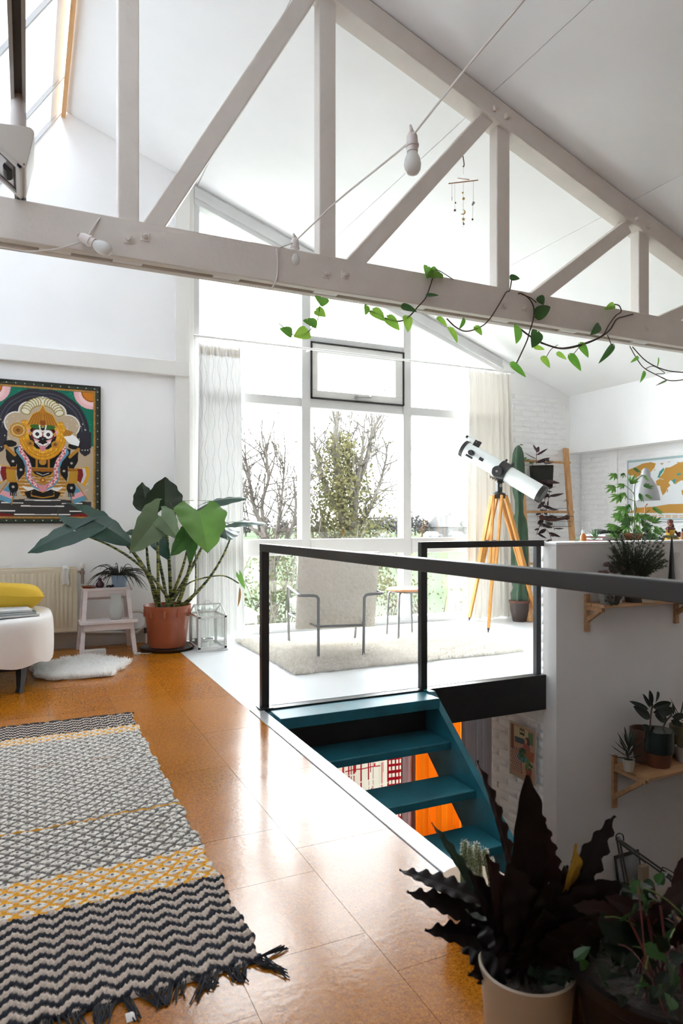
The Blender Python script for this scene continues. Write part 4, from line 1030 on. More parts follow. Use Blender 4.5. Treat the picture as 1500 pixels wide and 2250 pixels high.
# base px, junction px, leaf tip px, lobe width(m), depth offset, facing normal, colour, back lobes
al = [((330, 1345), (200, 1150), (150, 1122), None, 0, None, None, 0)]
def stem(p0, p1, bend, r0=.014, r1=.007):
    p0, p1 = V(p0), V(p1); c = (p0 + p1) / 2 + V(bend); pts = bez(p0, c, p1, 12); n = len(pts)
    mb = MB(); mb.tube(pts, [r0 + (r1 - r0) * i / (n - 1) for i in range(n)], 8); return mb
base = V((ax, ay, .35))
LV = [ # junction px,py,depth ; tip px,py,depth ; width ; normal ; mat ; back ; fold ; curl
 ((165, 1165, 5.2), (60, 1214, 5.1), .21, (.1, -.9, .8), Ld, .75, -.25, .10),
 ((195, 1138, 5.3), (296, 1198, 5.35), .30, (.1, -.9, .8), Ld, .62, -.3, .12),
 ((322, 1108, 5.75), (311, 1060, 5.75), .22, (.3, -1, .1), Lk, .35, -.3, -.1),
 ((362, 1118, 5.8), (362, 1048, 5.72), .36, (.1, -1, .1), Lk, .3, -.2, -.05),
 ((348, 1135, 5.5), (286, 1215, 5.3), .28, (.35, -1, .5), Lb, .45, .3, .12),
 ((352, 1132, 5.52), (392, 1185, 5.42), .20, (-.2, -1, .4), Lb, .3, .3, .12),
 ((436, 1122, 5.6), (457, 1214, 5.4), .44, (.1, -1, .45), Ll, .28, .25, .10),
 ((416, 1170, 5.5), (375, 1222, 5.4), .17, (.3, -1, .3), Lm, .2, .25, .1),
 ((420, 1172, 5.5), (416, 1238, 5.4), .13, (.3, -1, .3), Lm, .2, .25, .1),
 ((455, 1105, 5.85), (545, 1092, 5.75), .24, (-.1, -.5, 1), Ld, .3, -.3, .10),
 ((490, 1150, 5.75), (500, 1185, 5.55), .30, (.2, -.8, .8), Ld, .25, -.3, .10),
 ((512, 1148, 5.75), (588, 1150, 5.6), .19, (.1, -.6, .9), Ld, .25, -.25, .08),
 ((325, 1170, 5.7), (272, 1170, 5.6), .13, (0, -.7, .8), Ld, .2, -.2, .1),
 ((340, 1175, 5.7), (370, 1230, 5.6), .16, (-.2, -.9, .5), Ld, .2, -.2, .1),
 ((525, 1262, 5.65), (538, 1295, 5.6), .05, (-.5, -1, .1), Ll, .3, .2, .1),
]
ST = [((190, 1178, 5.22), (.10, -.02, .16)), ((215, 1150, 5.32), (.12, -.05, .16)), ((322, 1108, 5.76), (.0, .04, .1)), ((362, 1120, 5.81), (.02, .04, .05)), ((348, 1140, 5.52), (-.02, -.02, .05)),
      ((436, 1128, 5.62), (.06, -.02, -.02)), ((418, 1172, 5.52), (.06, -.03, 0)), ((470, 1140, 5.8), (.04, .02, -.05)), ((505, 1185, 5.72), (.10, 0, -.08)), ((322, 1178, 5.7), (-.06, 0, .05))]
for k, (jp, bend) in enumerate(ST):
    p1 = atD(*jp); an = k * 2.4; p0 = base + V((math.cos(an) * .07, math.sin(an) * .05, -.03)); part('stem', stem(p0, p1, bend, .021 if k % 2 else .016, .0075), stripe, t, smooth=True)
part('stem', MB().tube(smooth_path([base + V((.05, 0, -.03)), atD(405, 1290, 5.6), atD(440, 1272, 5.6), atD(490, 1265, 5.62), atD(525, 1282, 5.65)], 5), .006, 7), stripe, t, smooth=True)
part('stem', MB().tube(smooth_path([base + V((.08, 0, -.02)), atD(425, 1310, 5.6), atD(430, 1250, 5.6), atD(428, 1200, 5.62)], 5), .007, 7), stripe, t, smooth=True)
for j, tp, wd, nr, m1, bk, fo, cu in LV:
    mb = MB(); leaf(mb, atD(*j), atD(*tp), nr, wd, 'heart', fold=fo, curl=cu, wave=.04, nw=3, n=22, back=bk, veins=.035); part('leaf', mb, m1, t, smooth=True)
o = MB(); leaf(o, atD(526, 1290, 5.6), atD(523, 1335, 5.6), (.6, -1, 0), .03, 'lance'); part('leaf', o, leafmat('browning_leaf', (.25, .12, .02), .6, .3), t, smooth=True)

# ---- little glass house
lm = mat('pale_zinc_frame', (.66, .66, .65), .45, metal=.1, var=.08, vscale=20); tg = glass('thin_lantern_glass', (.96, .97, .96), .07)
gx0, gx1, gy0, gy1, gz, gr = 1.275, 1.515, 5.52, 5.86, .29, .375
t = thing('glass_house_lantern', 'small white metal glass house lantern on the white floor', 'lantern', ((gx0 + gx1) / 2, (gy0 + gy1) / 2, 0))
part('base', MB().box((gx0 - .008, gy0 - .008, 0), (gx1 + .008, gy1 + .008, .018)), lm, t, bevel=.003)
for x in (gx0, gx1 - .02):
    for y in (gy0, gy1 - .02): part('corner_post', MB().box((x, y, .018), (x + .02, y + .02, gz)), lm, t)
gm_ = (gy0 + gy1) / 2
mb = MB()
for z in (.03, gz - .006):
    mb.box((gx0, gy0, z - .008), (gx1, gy0 + .012, z + .008)); mb.box((gx0, gy1 - .012, z - .008), (gx1, gy1, z + .008)); mb.box((gx0, gy0, z - .008), (gx0 + .012, gy1, z + .008)); mb.box((gx1 - .012, gy0, z - .008), (gx1, gy1, z + .008))
part('rails', mb, lm, t)
mb = MB()
for x in (gx0 + .005, gx1 - .005): mb.beam((x, gy0, gz), (x, gm_, gr), .01, .008); mb.beam((x, gy1, gz), (x, gm_, gr), .01, .008)
mb.beam((gx0, gm_, gr), (gx1, gm_, gr), .01, .01); part('roof_frame', mb, lm, t)
for a, b in (((gx0, gy0 + .005, .02), (gx1, gy0 + .007, gz)), ((gx0, gy1 - .007, .02), (gx1, gy1 - .005, gz)), ((gx0 + .005, gy0, .02), (gx0 + .007, gy1, gz)), ((gx1 - .007, gy0, .02), (gx1 - .005, gy1, gz))): part('pane', MB().box(a, b), tg, t)
for yy in (gy0, gy1):
    mb = MB(); mb.prism([(gx0, yy, gz), (gx1, yy, gz), (gx1, gm_, gr), (gx0, gm_, gr)], (0, 0, .002)); part('pane', mb, tg, t)
part('handle', MB().tube(bez((1.36, gm_, gr), (1.395, gm_, gr + .065), (1.43, gm_, gr), 10), .004, 6), lm, t, smooth=True)
cupm = mat('white_cup', (.74, .74, .73), .4)
for k, (x, y) in enumerate(((1.345, 5.60), (1.345, 5.68), (1.42, 5.74), (1.34, 5.78))):
    tt = thing('seed_cup', ('white cup of dark soil at the front of the glass lantern', 'second white cup of soil in the glass lantern', 'white cup of soil at the right back of the lantern', 'white cup of soil at the left back of the lantern')[k], 'cup', (x, y, .019), group='cups in the glass lantern')
    part('cup', MB().lathe([(.001, 0), (.033, 0), (.038, .055), (.035, .055), (.031, .01), (.001, .01)], (x, y, .019), 20), cupm, tt, smooth=40)
    part('soil', MB().lathe([(.001, .05), (.034, .048)], (x, y, .019), 16), mat('grey_soil', (.10, .09, .09), .95), tt)
# ================================================================== RUGS
# ---- woven rug: relief and yarn colours worked out point by point
ux0, ux1, uy0, uy1, rs_ = -.98, .525, 1.565, 3.90, .0042
nx = int((ux1 - ux0) / rs_) + 1; ny = int((uy1 - uy0) / rs_) + 1
Xg, Yg = np.meshgrid(ux0 + np.arange(nx) * rs_, uy0 + np.arange(ny) * rs_)
Cg = np.zeros((ny, nx, 3)); Zg = np.full((ny, nx), .006)
navy, beige, cream_, grey_, gold_ = [np.array(lin(c)) for c in ('#24272f', '#b9aa9d', '#d8d3ca', '#6f6a66', '#d99a2c')]
rng = np.random.default_rng(2)
nz = rng.normal(0, 1, (ny, nx))
wob = .004 * np.sin(Xg * 37) + .003 * np.sin(Xg * 11 + Yg * 5)
Yw = Yg + wob
def zig(p, amp, pitch):   # zigzag stripes
    tri = np.abs(((Xg / p) % 1) - .5) * 2 * amp; ph = ((Yw + tri) / pitch) % 1; return ph
ph = zig(.062, .026, .0445); s = np.sin(ph * 2 * np.pi)
band = lambda a, b: (Yw >= a) & (Yw < b)
zz = band(0, 1.995) | band(3.66, 9)
Cg[zz] = np.where((s > .05)[..., None], beige, navy)[zz]
Zg += np.where(zz, .0060 * np.abs(np.sin(ph * 2 * np.pi)) + .0024 * np.sin(Xg / .0125 * 6.28), 0)
# diamond flowers
px_, py_ = .058, .058
row = np.floor(Yw / (py_ / 2)); xo = np.where(row % 2 == 0, 0, px_ / 2)
dx = ((Xg + xo) / px_) % 1 - .5; dy = (Yw / (py_ / 2)) % 1 - .5
dd = np.abs(dx) * 2.0 + np.abs(dy) * 1.15
fl = dd < .78; ce = (np.hypot(dx * 1.1, dy * .6) < .09)
mid = band(2.20, 3.56); yl = band(1.995, 2.20) | band(3.56, 3.66)
light = cream_ * 1.0
Cg[mid] = np.where(fl[..., None], light, grey_)[mid]; Cg[mid & ce] = grey_
Cg[yl] = np.where(fl[..., None], light, gold_)[yl]; Cg[yl & ce] = grey_ * .8
dk = band(2.20, 2.55); Cg[dk & ~fl] = grey_ * .85
Zg += np.where(mid | yl, .0065 * np.clip(1 - dd, 0, 1) + .0020 * np.sin(Yw / .0145 * 6.28), 0)
ln_ = (np.abs(Yw - 2.555 - .012 * np.sin(Xg * 3)) < .005); Cg[ln_] = gold_ * .75
ln2 = (np.abs(Yw - 3.20) < .004) & (np.sin(Xg * 25) > .2); Cg[ln2] = np.array(lin('#a8784c'))
Cg *= (1 + .10 * nz[..., None]); Cg = np.clip(Cg, .003, 1); Zg += .0006 * nz
wavy = .006 * np.sin(Yg * 23) + .004 * np.sin(Yg * 61) + .003 * np.sin(Yg * 140)
Xe = Xg + wavy * np.clip((Xg - ux1 + .3) / .3, 0, 1)
edge_ = np.minimum(np.minimum(Xg - ux0, ux1 - Xg), np.minimum(Yg - uy0, uy1 - Yg)); Zg *= np.clip(edge_ / .006, .12, 1)
rug = thing('woven_rug', 'flat woven rug with zigzag ends, yellow bands and grey diamond middle', 'rug', (-.2, 2.75, 0))
i_ = np.arange(ny - 1)[:, None] * nx + np.arange(nx - 1)[None, :]
co = np.stack([Xe + .2, Yg - 2.75, Zg + .001], -1).reshape(-1, 3)
grid_mesh('weave', co, np.stack([i_, i_+1, i_+1+nx, i_+nx], -1).reshape(-1, 4), Cg.reshape(-1, 3), attr_mat('wool_yarn', .95, .6, 420, 0, .002), rug, V((-.2, 2.75, 0)))
fringe = mat('navy_fringe_yarn', (.012, .013, .018), .9)
def tassels(y, sg, lab):
    mb = MB(); x = ux0
    while x < ux1:
        k = random.randint(4, 8); sp = rnd(.045, .085) * (1 if sg < 0 else .55); ang = rnd(-.7, .7)
        for _ in range(k):
            x2 = x + rnd(0, .02); e = V((x2 + math.sin(ang) * sp + rnd(-.012, .012), y + sg * math.cos(ang) * sp * rnd(.6, 1.05), .003)); c = V(((x2 + e.x) / 2 + rnd(-.01, .01), y + sg * sp * .4, .014 * rnd(.3, 1)))
            mb.tube(bez((x2, y - sg * .012, .007), c, e, 5), .0019, 4, caps=False)
        x += rnd(.014, .03)
    o = part('fringe', mb, fringe, rug, smooth=True); o['kind'] = 'stuff'
tassels(uy0, -1, ''); tassels(uy1, 1, '')
mb = MB()
for k in range(5): mb.tube(bez((ux1 - .03, uy0 + .01, .006), (ux1 + .02, uy0 + .01 + k * .002, .012), (ux1 + rnd(.05, .085), uy0 + .02 + k * .005, .003), 6), .0018, 4)
o = part('loose_tassel', mb, fringe, rug, smooth=True)
mb = MB(); q = atZ(288, 2235, 0); mb.grid(lambda u, v: q + V(((u - .5) * .022, (v - .5) * .03, .008 * math.sin(3.1 * u) * math.sin(3.1 * v) + .001)), 8, 8); solo('paper_scrap', mb, cl_, 'tiny white paper scrap on the floor by the rug fringe', 'paper', q, smooth=True)
# ---- shaggy rug
shag = mat('cream_shag_wool', (.74, .70, .645), .95, col2=(.86, .835, .79), vscale=26, trans=.2)
qx0, qx1, qy0, qy1 = 1.69, 3.72, 4.40, 5.88
t = fur('shag_rug', 'cream shaggy wool rug under the fleece armchair', 'rug', (2.7, 5.1, 0), lambda x, y: qx0 < x < qx1 and qy0 + .02 * math.sin(x * 9) < y < qy1, (qx0, qx1, qy0, qy1), 46000, .034, .75, shag, .01, .0042, seed=8)
part('backing', MB().box((qx0 + .01, qy0 + .02, .0005), (qx1 - .01, qy1 - .01, .008)), shag, t)

# ================================================================== ARMCHAIR AND STOOL
fleece = mat('cream_boucle_fleece', (.92, .87, .775), .95, var=.03, vscale=38, bump=1.0, bscale=30, bdist=.035)
steel = mat('grey_tube_steel', (.25, .255, .26), .35, metal=.3)
ch = thing('armchair', 'cream fleece lounge chair with grey tubular frame seen from behind', 'armchair', (2.31, 5.14, .012), rotz=R(-12), local=True)
# local: x right, y forward (towards the window)
def cushion_box(mb, fr_, w_, h_, th, n=14):
    for sg in (1, -1):
        def fn(u, v):
            a, b = 2*u - 1, 2*v - 1
            e = (1 - abs(a) ** 7) ** .5 * (1 - abs(b) ** 7) ** .5
            return fr_(a * w_/2, b * h_/2, sg * th/2 * (.25 + .75 * e))
        mb.grid(fn, n, n)
    # close the sides
    for sg in (1, -1):
        mb.grid(lambda u, v: fr_((2*u-1) * w_/2, sg * h_/2, (2*v-1) * th/2 * .25), n, 2); mb.grid(lambda u, v: fr_(sg * w_/2, (2*u-1) * h_/2, (2*v-1) * th/2 * .25), n, 2)
tl = R(14); bc = V((0, -.20, .51))
def backf(a, b, c): return bc + V((a, 0, 0)) + V((0, -math.sin(tl), math.cos(tl))) * b + V((0, math.cos(tl), math.sin(tl))) * c
mb = MB(); cushion_box(mb, backf, .66, .64, .12, 26); part('backrest', mb, fleece, ch, smooth=True)
def seatf(a, b, c): return V((a, .12 + b, .33 + .10 * b + c))
mb = MB(); cushion_box(mb, seatf, .60, .62, .13, 18); part('seat', mb, fleece, ch, smooth=True)
for sx in (-1, 1):
    pts = [(sx * .30, .42, -.01), (sx * .315, .36, .30), (sx * .325, .30, .48), (sx * .33, .24, .505), (sx * .335, -.05, .50), (sx * .335, -.30, .495), (sx * .325, -.345, .492), (sx * .215, -.352, .487), (sx * .188, -.353, .465), (sx * .185, -.35, .42), (sx * .182, -.335, -.01)]
    part('arm_leg_frame', MB().tube(smooth_path(pts, 4), .0115, 10), steel, ch, smooth=True)
part('cross_rail', MB().tube([(-.19, -.34, .245), (.19, -.34, .245)], .010, 8), steel, ch, smooth=True)
part('seat_rail', MB().tube([(-.31, .34, .26), (.31, .34, .26)], .010, 8), steel, ch, smooth=True)
for sx in (-1, 1): part('side_rail', MB().tube([(sx * .19, -.34, .245), (sx * .25, 0, .24), (sx * .31, .34, .26)], .010, 8), steel, ch, smooth=True)
plyw = wood('oiled_ply_seat', (.50, .22, .10), (.62, .32, .16), .4, 'x')
st = thing('round_stool', 'round wooden stool with four bent steel legs beside the armchair', 'stool', (3.17, 5.40, .012), local=True)
part('seat', MB().lathe([(.001, .430), (.165, .430), (.172, .438), (.172, .446), (.162, .453), (.001, .453)], (0, 0, 0), 40), plyw, st, smooth=35)
part('seat_ring', MB().lathe([(.12, .415), (.13, .415), (.13, .430), (.12, .430)], (0, 0, 0), 32), steel, st)
for k in range(4):
    a = R(40 + 90 * k); c, s = math.cos(a), math.sin(a)
    part('leg', MB().tube(smooth_path([(c * .02, s * .02, .420), (c * .10, s * .10, .420), (c * .145, s * .145, .408), (c * .165, s * .165, .36), (c * .185, s * .185, 0)], 4), .0105, 8), steel, st, smooth=True)

# ================================================================== TELESCOPE
tw = wood('honey_tripod_wood', (.50, .21, .045), (.66, .33, .09), .4, 'z'); tblk = mat('black_mount', (.010, .010, .011), .35); tube_m = mat('white_telescope_tube', (.72, .76, .76), .3, var=.03, vscale=12)
ap = V((4.46, 5.68, 1.37)); t = thing('telescope', 'white reflector telescope on a wooden tripod by the right curtain', 'telescope', (ap.x, ap.y, 0))
feet = [V((4.349, 6.05, 0)), V((4.056, 5.329, 0)), V((5.0, 5.70, 0))]
for f in feet:
    d = (f - ap); hz = V((d.x, d.y, 0)).normalized(); sd = V((-hz.y, hz.x, 0)); top = ap + hz * .055 + V((0, 0, -.02)); knee = top + (f - top) * .60; low = top + (f - top) * .97
    lg = None
    for sg in (-1, 1): 
        o = part('leg', MB().beam(top + sd * sg * .042, knee + sd * sg * .03, .026, .042, up=hz), tw, t, bevel=.003)
    part('lower_leg', MB().beam(top + (f - top) * .36, low, .034, .040, up=hz, w1=.028, h1=.028), tw, t, bevel=.003)
    part('clamp', MB().beam(top + (f - top) * .345, top + (f - top) * .375, .085, .042, up=hz), tblk, t, bevel=.003); part('clamp', MB().beam(knee - (f - top) * .012, knee + (f - top) * .012, .07, .04, up=hz), tblk, t)
    part('foot_tip', MB().tube([low, f], [.014, .004], 8), tblk, t)
mid_ = [ap + (f - ap) * .365 for f in feet]; cen_ = sum(mid_, V()) / 3
mb = MB()
for q in mid_: mb.beam(cen_, q, .012, .008)
mb.box(cen_ - V((.03, .03, .01)), cen_ + V((.03, .03, .01))); part('spreader', mb, tblk, t)
part('tripod_head', MB().lathe([(.065, -.05), (.07, -.02), (.07, .0), (.03, .02), (.03, .04)], ap, 16), tblk, t, smooth=40)
part('mount_post', MB().box(ap + V((-.03, -.025, .02)), ap + V((.03, .025, .125))), tblk, t, bevel=.006)
part('mount_bolt', MB().lathe([(.018, 0), (.018, .012)], ap + V((0, -.025, .085)), 12, ax=(0, -1, 0)), chrome, t)
e0, e1 = atD(1018, 985, 7.25), atD(1192, 1087, 6.85); tax = (e1 - e0).normalized(); rt = .088; mc_ = e0.lerp(e1, .52)
part('tube', MB().lathe([(rt, 0), (rt, (e1 - e0).length)], e0, 40, ax=tax), tube_m, t, smooth=40)
part('end_ring', MB().lathe([(rt - .006, -.005), (rt + .006, -.005), (rt + .006, .035), (rt, .036)], e0, 40, ax=tax), tblk, t, smooth=40)
part('end_ring', MB().lathe([(rt, -.04), (rt + .006, -.039), (rt + .006, .01), (rt - .008, .01)], e1, 40, ax=tax), tblk, t, smooth=40)
toC = (V((0, 0, H)) - mc_).normalized(); toC = (toC - tax * toC.dot(tax)).normalized(); upv = tax.cross(toC); upv = upv if upv.z > 0 else -upv
part('cradle', MB().lathe([(rt + .001, -.055), (rt + .014, -.055), (rt + .014, .055), (rt + .001, .055)], mc_, 32, ax=tax), tblk, t, smooth=40)
for s_2 in (-1, 1): part('cradle_screw', MB().lathe([(.012, 0), (.012, .03)], mc_ + upv * (rt + .01) + tax * (.04 * s_2), 10, ax=upv), tblk, t)
dk_ = mc_ + toC * (rt + .012) - upv * .03 - tax * .03
part('mount_arm', MB().beam(ap + V((0, 0, .12)), mc_ - upv * (rt + .005), .06, .05), tblk, t, bevel=.006)
kn = part('altitude_knob', MB().lathe([(.055, 0), (.058, .004), (.058, .022), (.052, .028)], dk_, 28, ax=toC), tblk, t, smooth=40); part('knob_cap', MB().lathe([(.012, .028), (.012, .032)], dk_, 14, ax=toC), chrome, kn)
mb = MB()
for k in range(4): mb.tube([dk_ - upv * .075 + tax * (-.05 + .03 * k), dk_ - upv * .095 + tax * (-.03 + .03 * k) + toC * .01], .008, 6)
mb.tube([dk_ - upv * .085 - tax * .05, dk_ - upv * .085 + tax * .05], .012, 8); part('fine_adjusters', mb, chrome, t, smooth=True)
fo = e0 + tax * .14 + toC * (rt + .0)
part('focuser', MB().lathe([(.03, 0), (.03, .05), (.022, .05), (.022, .085), (.001, .085)], fo, 20, ax=toC), tblk, t, smooth=40); part('focus_knob', MB().tube([fo + toC * .03 - upv * .045 - tax * .04, fo + toC * .03 - upv * .045 + tax * .04], .012, 8), tblk, t)
ff = e0 + upv * (rt + .035) + toC * .02
fs2 = part('finder_scope', MB().lathe([(.016, 0), (.016, .12), (.011, .13)], ff - tax * .02, 14, ax=tax), tube_m, t, smooth=40); part('finder_ring', MB().lathe([(.018, -.02), (.018, .01)], ff - tax * .02, 14, ax=tax), tblk, fs2)
part('finder_bracket', MB().beam(ff + tax * .1 + upv * .02, ff + tax * .1 - upv * .05, .03, .05), tblk, t); part('finder_bracket', MB().beam(ff + tax * .13 + upv * .025, ff + tax * .13 - upv * .04, .02, .035), tblk, t)
part('badge', MB().beam(e0 + tax * .235 + toC * (rt - .0005) - upv * .005, e0 + tax * .285 + toC * (rt - .0005) - upv * .005, .034, .004, up=toC), tblk, t)

# ================================================================== CACTUS, LADDER, HANGING PLANTS
cg = mat('cactus_green', (.020, .055, .032), .5, col2=(.045, .10, .05), vscale=6)
t = thing('column_cactus', 'tall ribbed column cactus in a brown pot by the ladder', 'cactus', (4.83, 5.80, 0))
part('pot', MB().lathe([(.001, 0), (.072, 0), (.10, .12), (.102, .20), (.108, .20), (.108, .225), (.095, .225), (.09, .19), (.001, .19)], (4.83, 5.80, 0), 28), mat('brown_pot_plastic', (.035, .018, .014), .35), t, smooth=40)
part('pot_rim', MB().lathe([(.104, .205), (.112, .207), (.112, .226), (.1, .228)], (4.83, 5.80, 0), 28), mat('red_brown_rim', (.13, .03, .02), .35), t, smooth=40)
prof = [(.19, .075), (.30, .082), (.36, .06), (.42, .07), (.60, .082), (.85, .08), (1.0, .078), (1.10, .066), (1.17, .040), (1.30, .038), (1.40, .055), (1.52, .062), (1.70, .060), (1.82, .05), (1.88, .03), (1.905, .006)]
mb = MB(); vs = []; fs = []; nn_ = 40
cp = [(z, r_) for z, r_ in prof]
for z, r_ in cp:
    for j in range(nn_):
        a = 2 * math.pi * j / nn_; q = r_ * (1 + .22 * math.cos(a * 5)); vs.append((4.83 + q * math.cos(a) + .012 * math.sin(z * 2.5), 5.80 + q * math.sin(a), z))
for i in range(len(cp) - 1):
    for j in range(nn_): fs.append((i*nn_+j, i*nn_+(j+1) % nn_, (i+1)*nn_+(j+1) % nn_, (i+1)*nn_+j))
mb.add(vs, fs); part('column', mb, cg, t, smooth=True)

ldw = wood('oak_ladder_wood', (.50, .25, .10), (.62, .35, .16), .5, 'z')
t = thing('ladder_rack', 'wooden ladder rack leaning against the white brick wall', 'ladder', (5.25, 5.9, 0))
LB, LT = (V((4.905, 5.72, 0)), V((5.12, 6.135, 1.86))), (V((5.59, 5.72, 0)), V((5.80, 6.135, 1.95)))
for a, b in (LB, LT): part('side_rail', MB().beam(a, b, .042, .062, up=(1, 0, 0)), ldw, t, bevel=.004)
def rung(f):
    a = LB[0].lerp(LB[1], f); b = LT[0].lerp(LT[1], f * .955); e = (b - a).normalized(); return a - e * .05 + V((0, -.0, 0)), b + e * .05
for f in (.955, .64, .33):
    a, b = rung(f); part('rung', MB().tube([a, b], .014, 10), ldw, t, smooth=True)
ra, rb = rung(.955)
# black felt planter on the top rung with trailing inch plant
dkleaf = leafmat('purple_black_leaf', (.018, .008, .010), .4, .12, (.05, .018, .022))
pc_ = ra.lerp(rb, .38); pc_.y -= .04
t = thing('wandering_plant', 'purple black trailing plant in a black wall pouch on the ladder', 'hanging plant', (pc_.x, pc_.y, pc_.z - .33))
mb = MB(); mb.prism([(pc_.x - .155, pc_.y - .05, pc_.z - .06), (pc_.x + .165, pc_.y - .05, pc_.z - .04), (pc_.x + .15, pc_.y - .05, pc_.z - .31), (pc_.x + .04, pc_.y - .05, pc_.z - .335), (pc_.x - .13, pc_.y - .05, pc_.z - .28)], (0, .06, 0)); part('pouch', mb, mat('black_felt', (.013, .012, .010), .95, bump=.8, bscale=40), t, bevel=.012)
part('hanger', MB().tube([(pc_.x - .1, pc_.y, pc_.z - .06), (pc_.x - .1, pc_.y + .045, pc_.z + .017), (pc_.x - .1, pc_.y + .07, pc_.z - .01)], .003, 5).tube([(pc_.x + .1, pc_.y, pc_.z - .06), (pc_.x + .1, pc_.y + .045, pc_.z + .017), (pc_.x + .1, pc_.y + .07, pc_.z - .01)], .003, 5), tblk, t)
def vine(root, pts, n, ls, wd, m1, stemmat, r_=.003, hang=.6, prof='lance', step=None):
    pts = smooth_path(pts, 5); mb = MB(); mb.tube(pts, r_, 5); sp_ = part('stem', mb, stemmat, root, smooth=True)
    for k in range(n):
        i = int((k + .5) / n * (len(pts) - 1)); p = pts[i]; a = k * 2.4 + rnd(-.5, .5); d = V((math.cos(a), math.sin(a) * .6 - .2, rnd(-hang, .35))).normalized(); l_ = ls * rnd(.75, 1.2)
        mb = MB(); leaf(mb, p, p + d * l_, V((0, -.8, .8)) + rvec(.5), wd * rnd(.8, 1.15), prof, fold=.3, curl=-.12, n=7); part('leaf', mb, m1, sp_, smooth=True)
redst = mat('reddish_stem', (.10, .02, .018), .5)
dz = lambda *l_: [atY(x, y, pc_.y - .06) for x, y in l_]
vine(t, dz((1200, 1055), (1207, 1075), (1204, 1095), (1206, 1120), (1210, 1140), (1218, 1165)), 14, .15, .045, dkleaf, redst)
vine(t, dz((1202, 1058), (1196, 1095), (1200, 1130), (1188, 1150), (1178, 1175)), 14, .15, .045, dkleaf, redst)
vine(t, dz((1190, 1055), (1193, 1090), (1187, 1110), (1190, 1150), (1205, 1170), (1212, 1188)), 13, .15, .045, dkleaf, redst)
vine(t, dz((1178, 1020), (1178, 1000), (1179, 988)), 5, .17, .05, dkleaf, redst, hang=-.3); vine(t, dz((1200, 1020), (1203, 1012)), 5, .12, .04, dkleaf, redst, hang=-.1)
# pale trailing plant behind the cactus
t = thing('variegated_trailer', 'small pale green trailing plant on the ladder rung behind the cactus', 'plant', tuple(ra.lerp(rb, .12)))
vine(t, [atY(1137, 1005, 6.0), atY(1139, 985, 6.0), atY(1143, 976, 6.0)], 6, .04, .03, Ll, redst, prof='oval'); vine(t, [atY(1150, 1008, 6.0), atY(1160, 1013, 6.0), atY(1172, 1016, 6.0)], 8, .045, .03, Ll, redst, prof='oval'); vine(t, [atY(1133, 1003, 6.0), atY(1150, 1008, 6.02)], 3, .04, .03, Lm, redst, prof='oval')
# wire basket hung from the second rung
ba, bb = rung(.64); wire = mat('dark_wire', (.03, .028, .027), .5)
t = thing('wire_basket', 'small dark wire basket hanging from the second ladder rung', 'basket', tuple(atY(1222, 1150, 5.90)))
w0, w1 = atY(1188, 1134, 5.90), atY(1251, 1134, 5.90); zb = atY(1222, 1157, 5.90).z; mb = MB()
for y in (5.84, 5.96):
    mb.tube([(w0.x, y, w0.z), (w1.x, y, w0.z)], .003, 5); mb.tube([(w0.x + .03, y, zb), (w1.x - .03, y, zb)], .003, 5); mb.tube([(w0.x + .015, y, (zb + w0.z) / 2), (w1.x - .015, y, (zb + w0.z) / 2)], .002, 5)
for x in (w0.x, w1.x): mb.tube([(x, 5.84, w0.z), (x, 5.96, w0.z)], .003, 5)
for k in range(17):
    x = w0.x + (w1.x - w0.x) * k / 16; x2 = w0.x + .03 + (w1.x - w0.x - .06) * k / 16; mb.tube([(x, 5.84, w0.z), (x2, 5.84, zb), (x2, 5.96, zb), (x, 5.96, w0.z)], .0018, 4)
part('wire_body', mb, wire, t)
hk = atY(1243, 1104, 5.92)
part('hook', MB().tube(smooth_path([hk + V((0, .03, .01)), hk + V((0, .0, .03)), hk + V((.0, -.03, 0)), atY(1246, 1117, 5.90), (w1.x, 5.90, w0.z)], 4), .003, 5).tube([atY(1190, 1118, 5.90), atY(1246, 1117, 5.90)], .0025, 5).tube([atY(1190, 1118, 5.90), (w0.x + .02, 5.90, w0.z)], .0025, 5), wire, t)
rust = mat('rust_brown_felt', (.085, .028, .02), .9, bump=.5, bscale=40)
mb = MB(); pts = [atY(1190, 1137, 5.89), atY(1205, 1142, 5.89), atY(1225, 1141, 5.89), atY(1245, 1137, 5.89)]; mb.tube(smooth_path(pts, 4), .018, 8)
mb.sphere(pts[0], .03, 8); mb.sphere(pts[-1], .03, 8); solo('felt_animal', mb, rust, 'long rust brown felt roll lying in the wire basket', 'felt roll', tuple(pts[1]), smooth=True)

# ================================================================== OVERHEAD: LIGHT STRING, MOBILE, TRACK, FLOODLIGHT, VINE
cordm = mat('white_cord', (.62, .58, .54), .5); sockm = mat('white_socket', (.66, .60, .57), .4); bulbm = mat('opal_bulb', (.78, .77, .74), .18, trans=.3)
A = atD(905, 300, 2.62); B = atD(648, 530, 3.66); Cc = atY(197, 524, 3.365)
t = thing('string_lights', 'white festoon string with three opal bulbs draped over the tie beam', 'string lights', tuple(B))
def cord(pts, k=6): part('cord', MB().tube(smooth_path(pts, k), .0042, 6), cordm, t, smooth=True)
cord([atD(1185, -50, 1.75), atD(1150, 0, 1.82), atD(1040, 130, 2.1), atD(960, 230, 2.4), A]); cord([A + V((0, 0, -.012)), atD(860, 345, 2.8), atD(745, 438, 3.25), atD(690, 490, 3.5), B])
cord([B + V((0, 0, -.005)), atY(625, 540, 3.40), atY(602, 549, 3.42), atY(606, 546, 3.47), atY(608, 548, 3.394), atY(610, 575, 3.392), atY(608, 610, 3.392), atY(598, 632, 3.392), atY(590, 636, 3.42)])
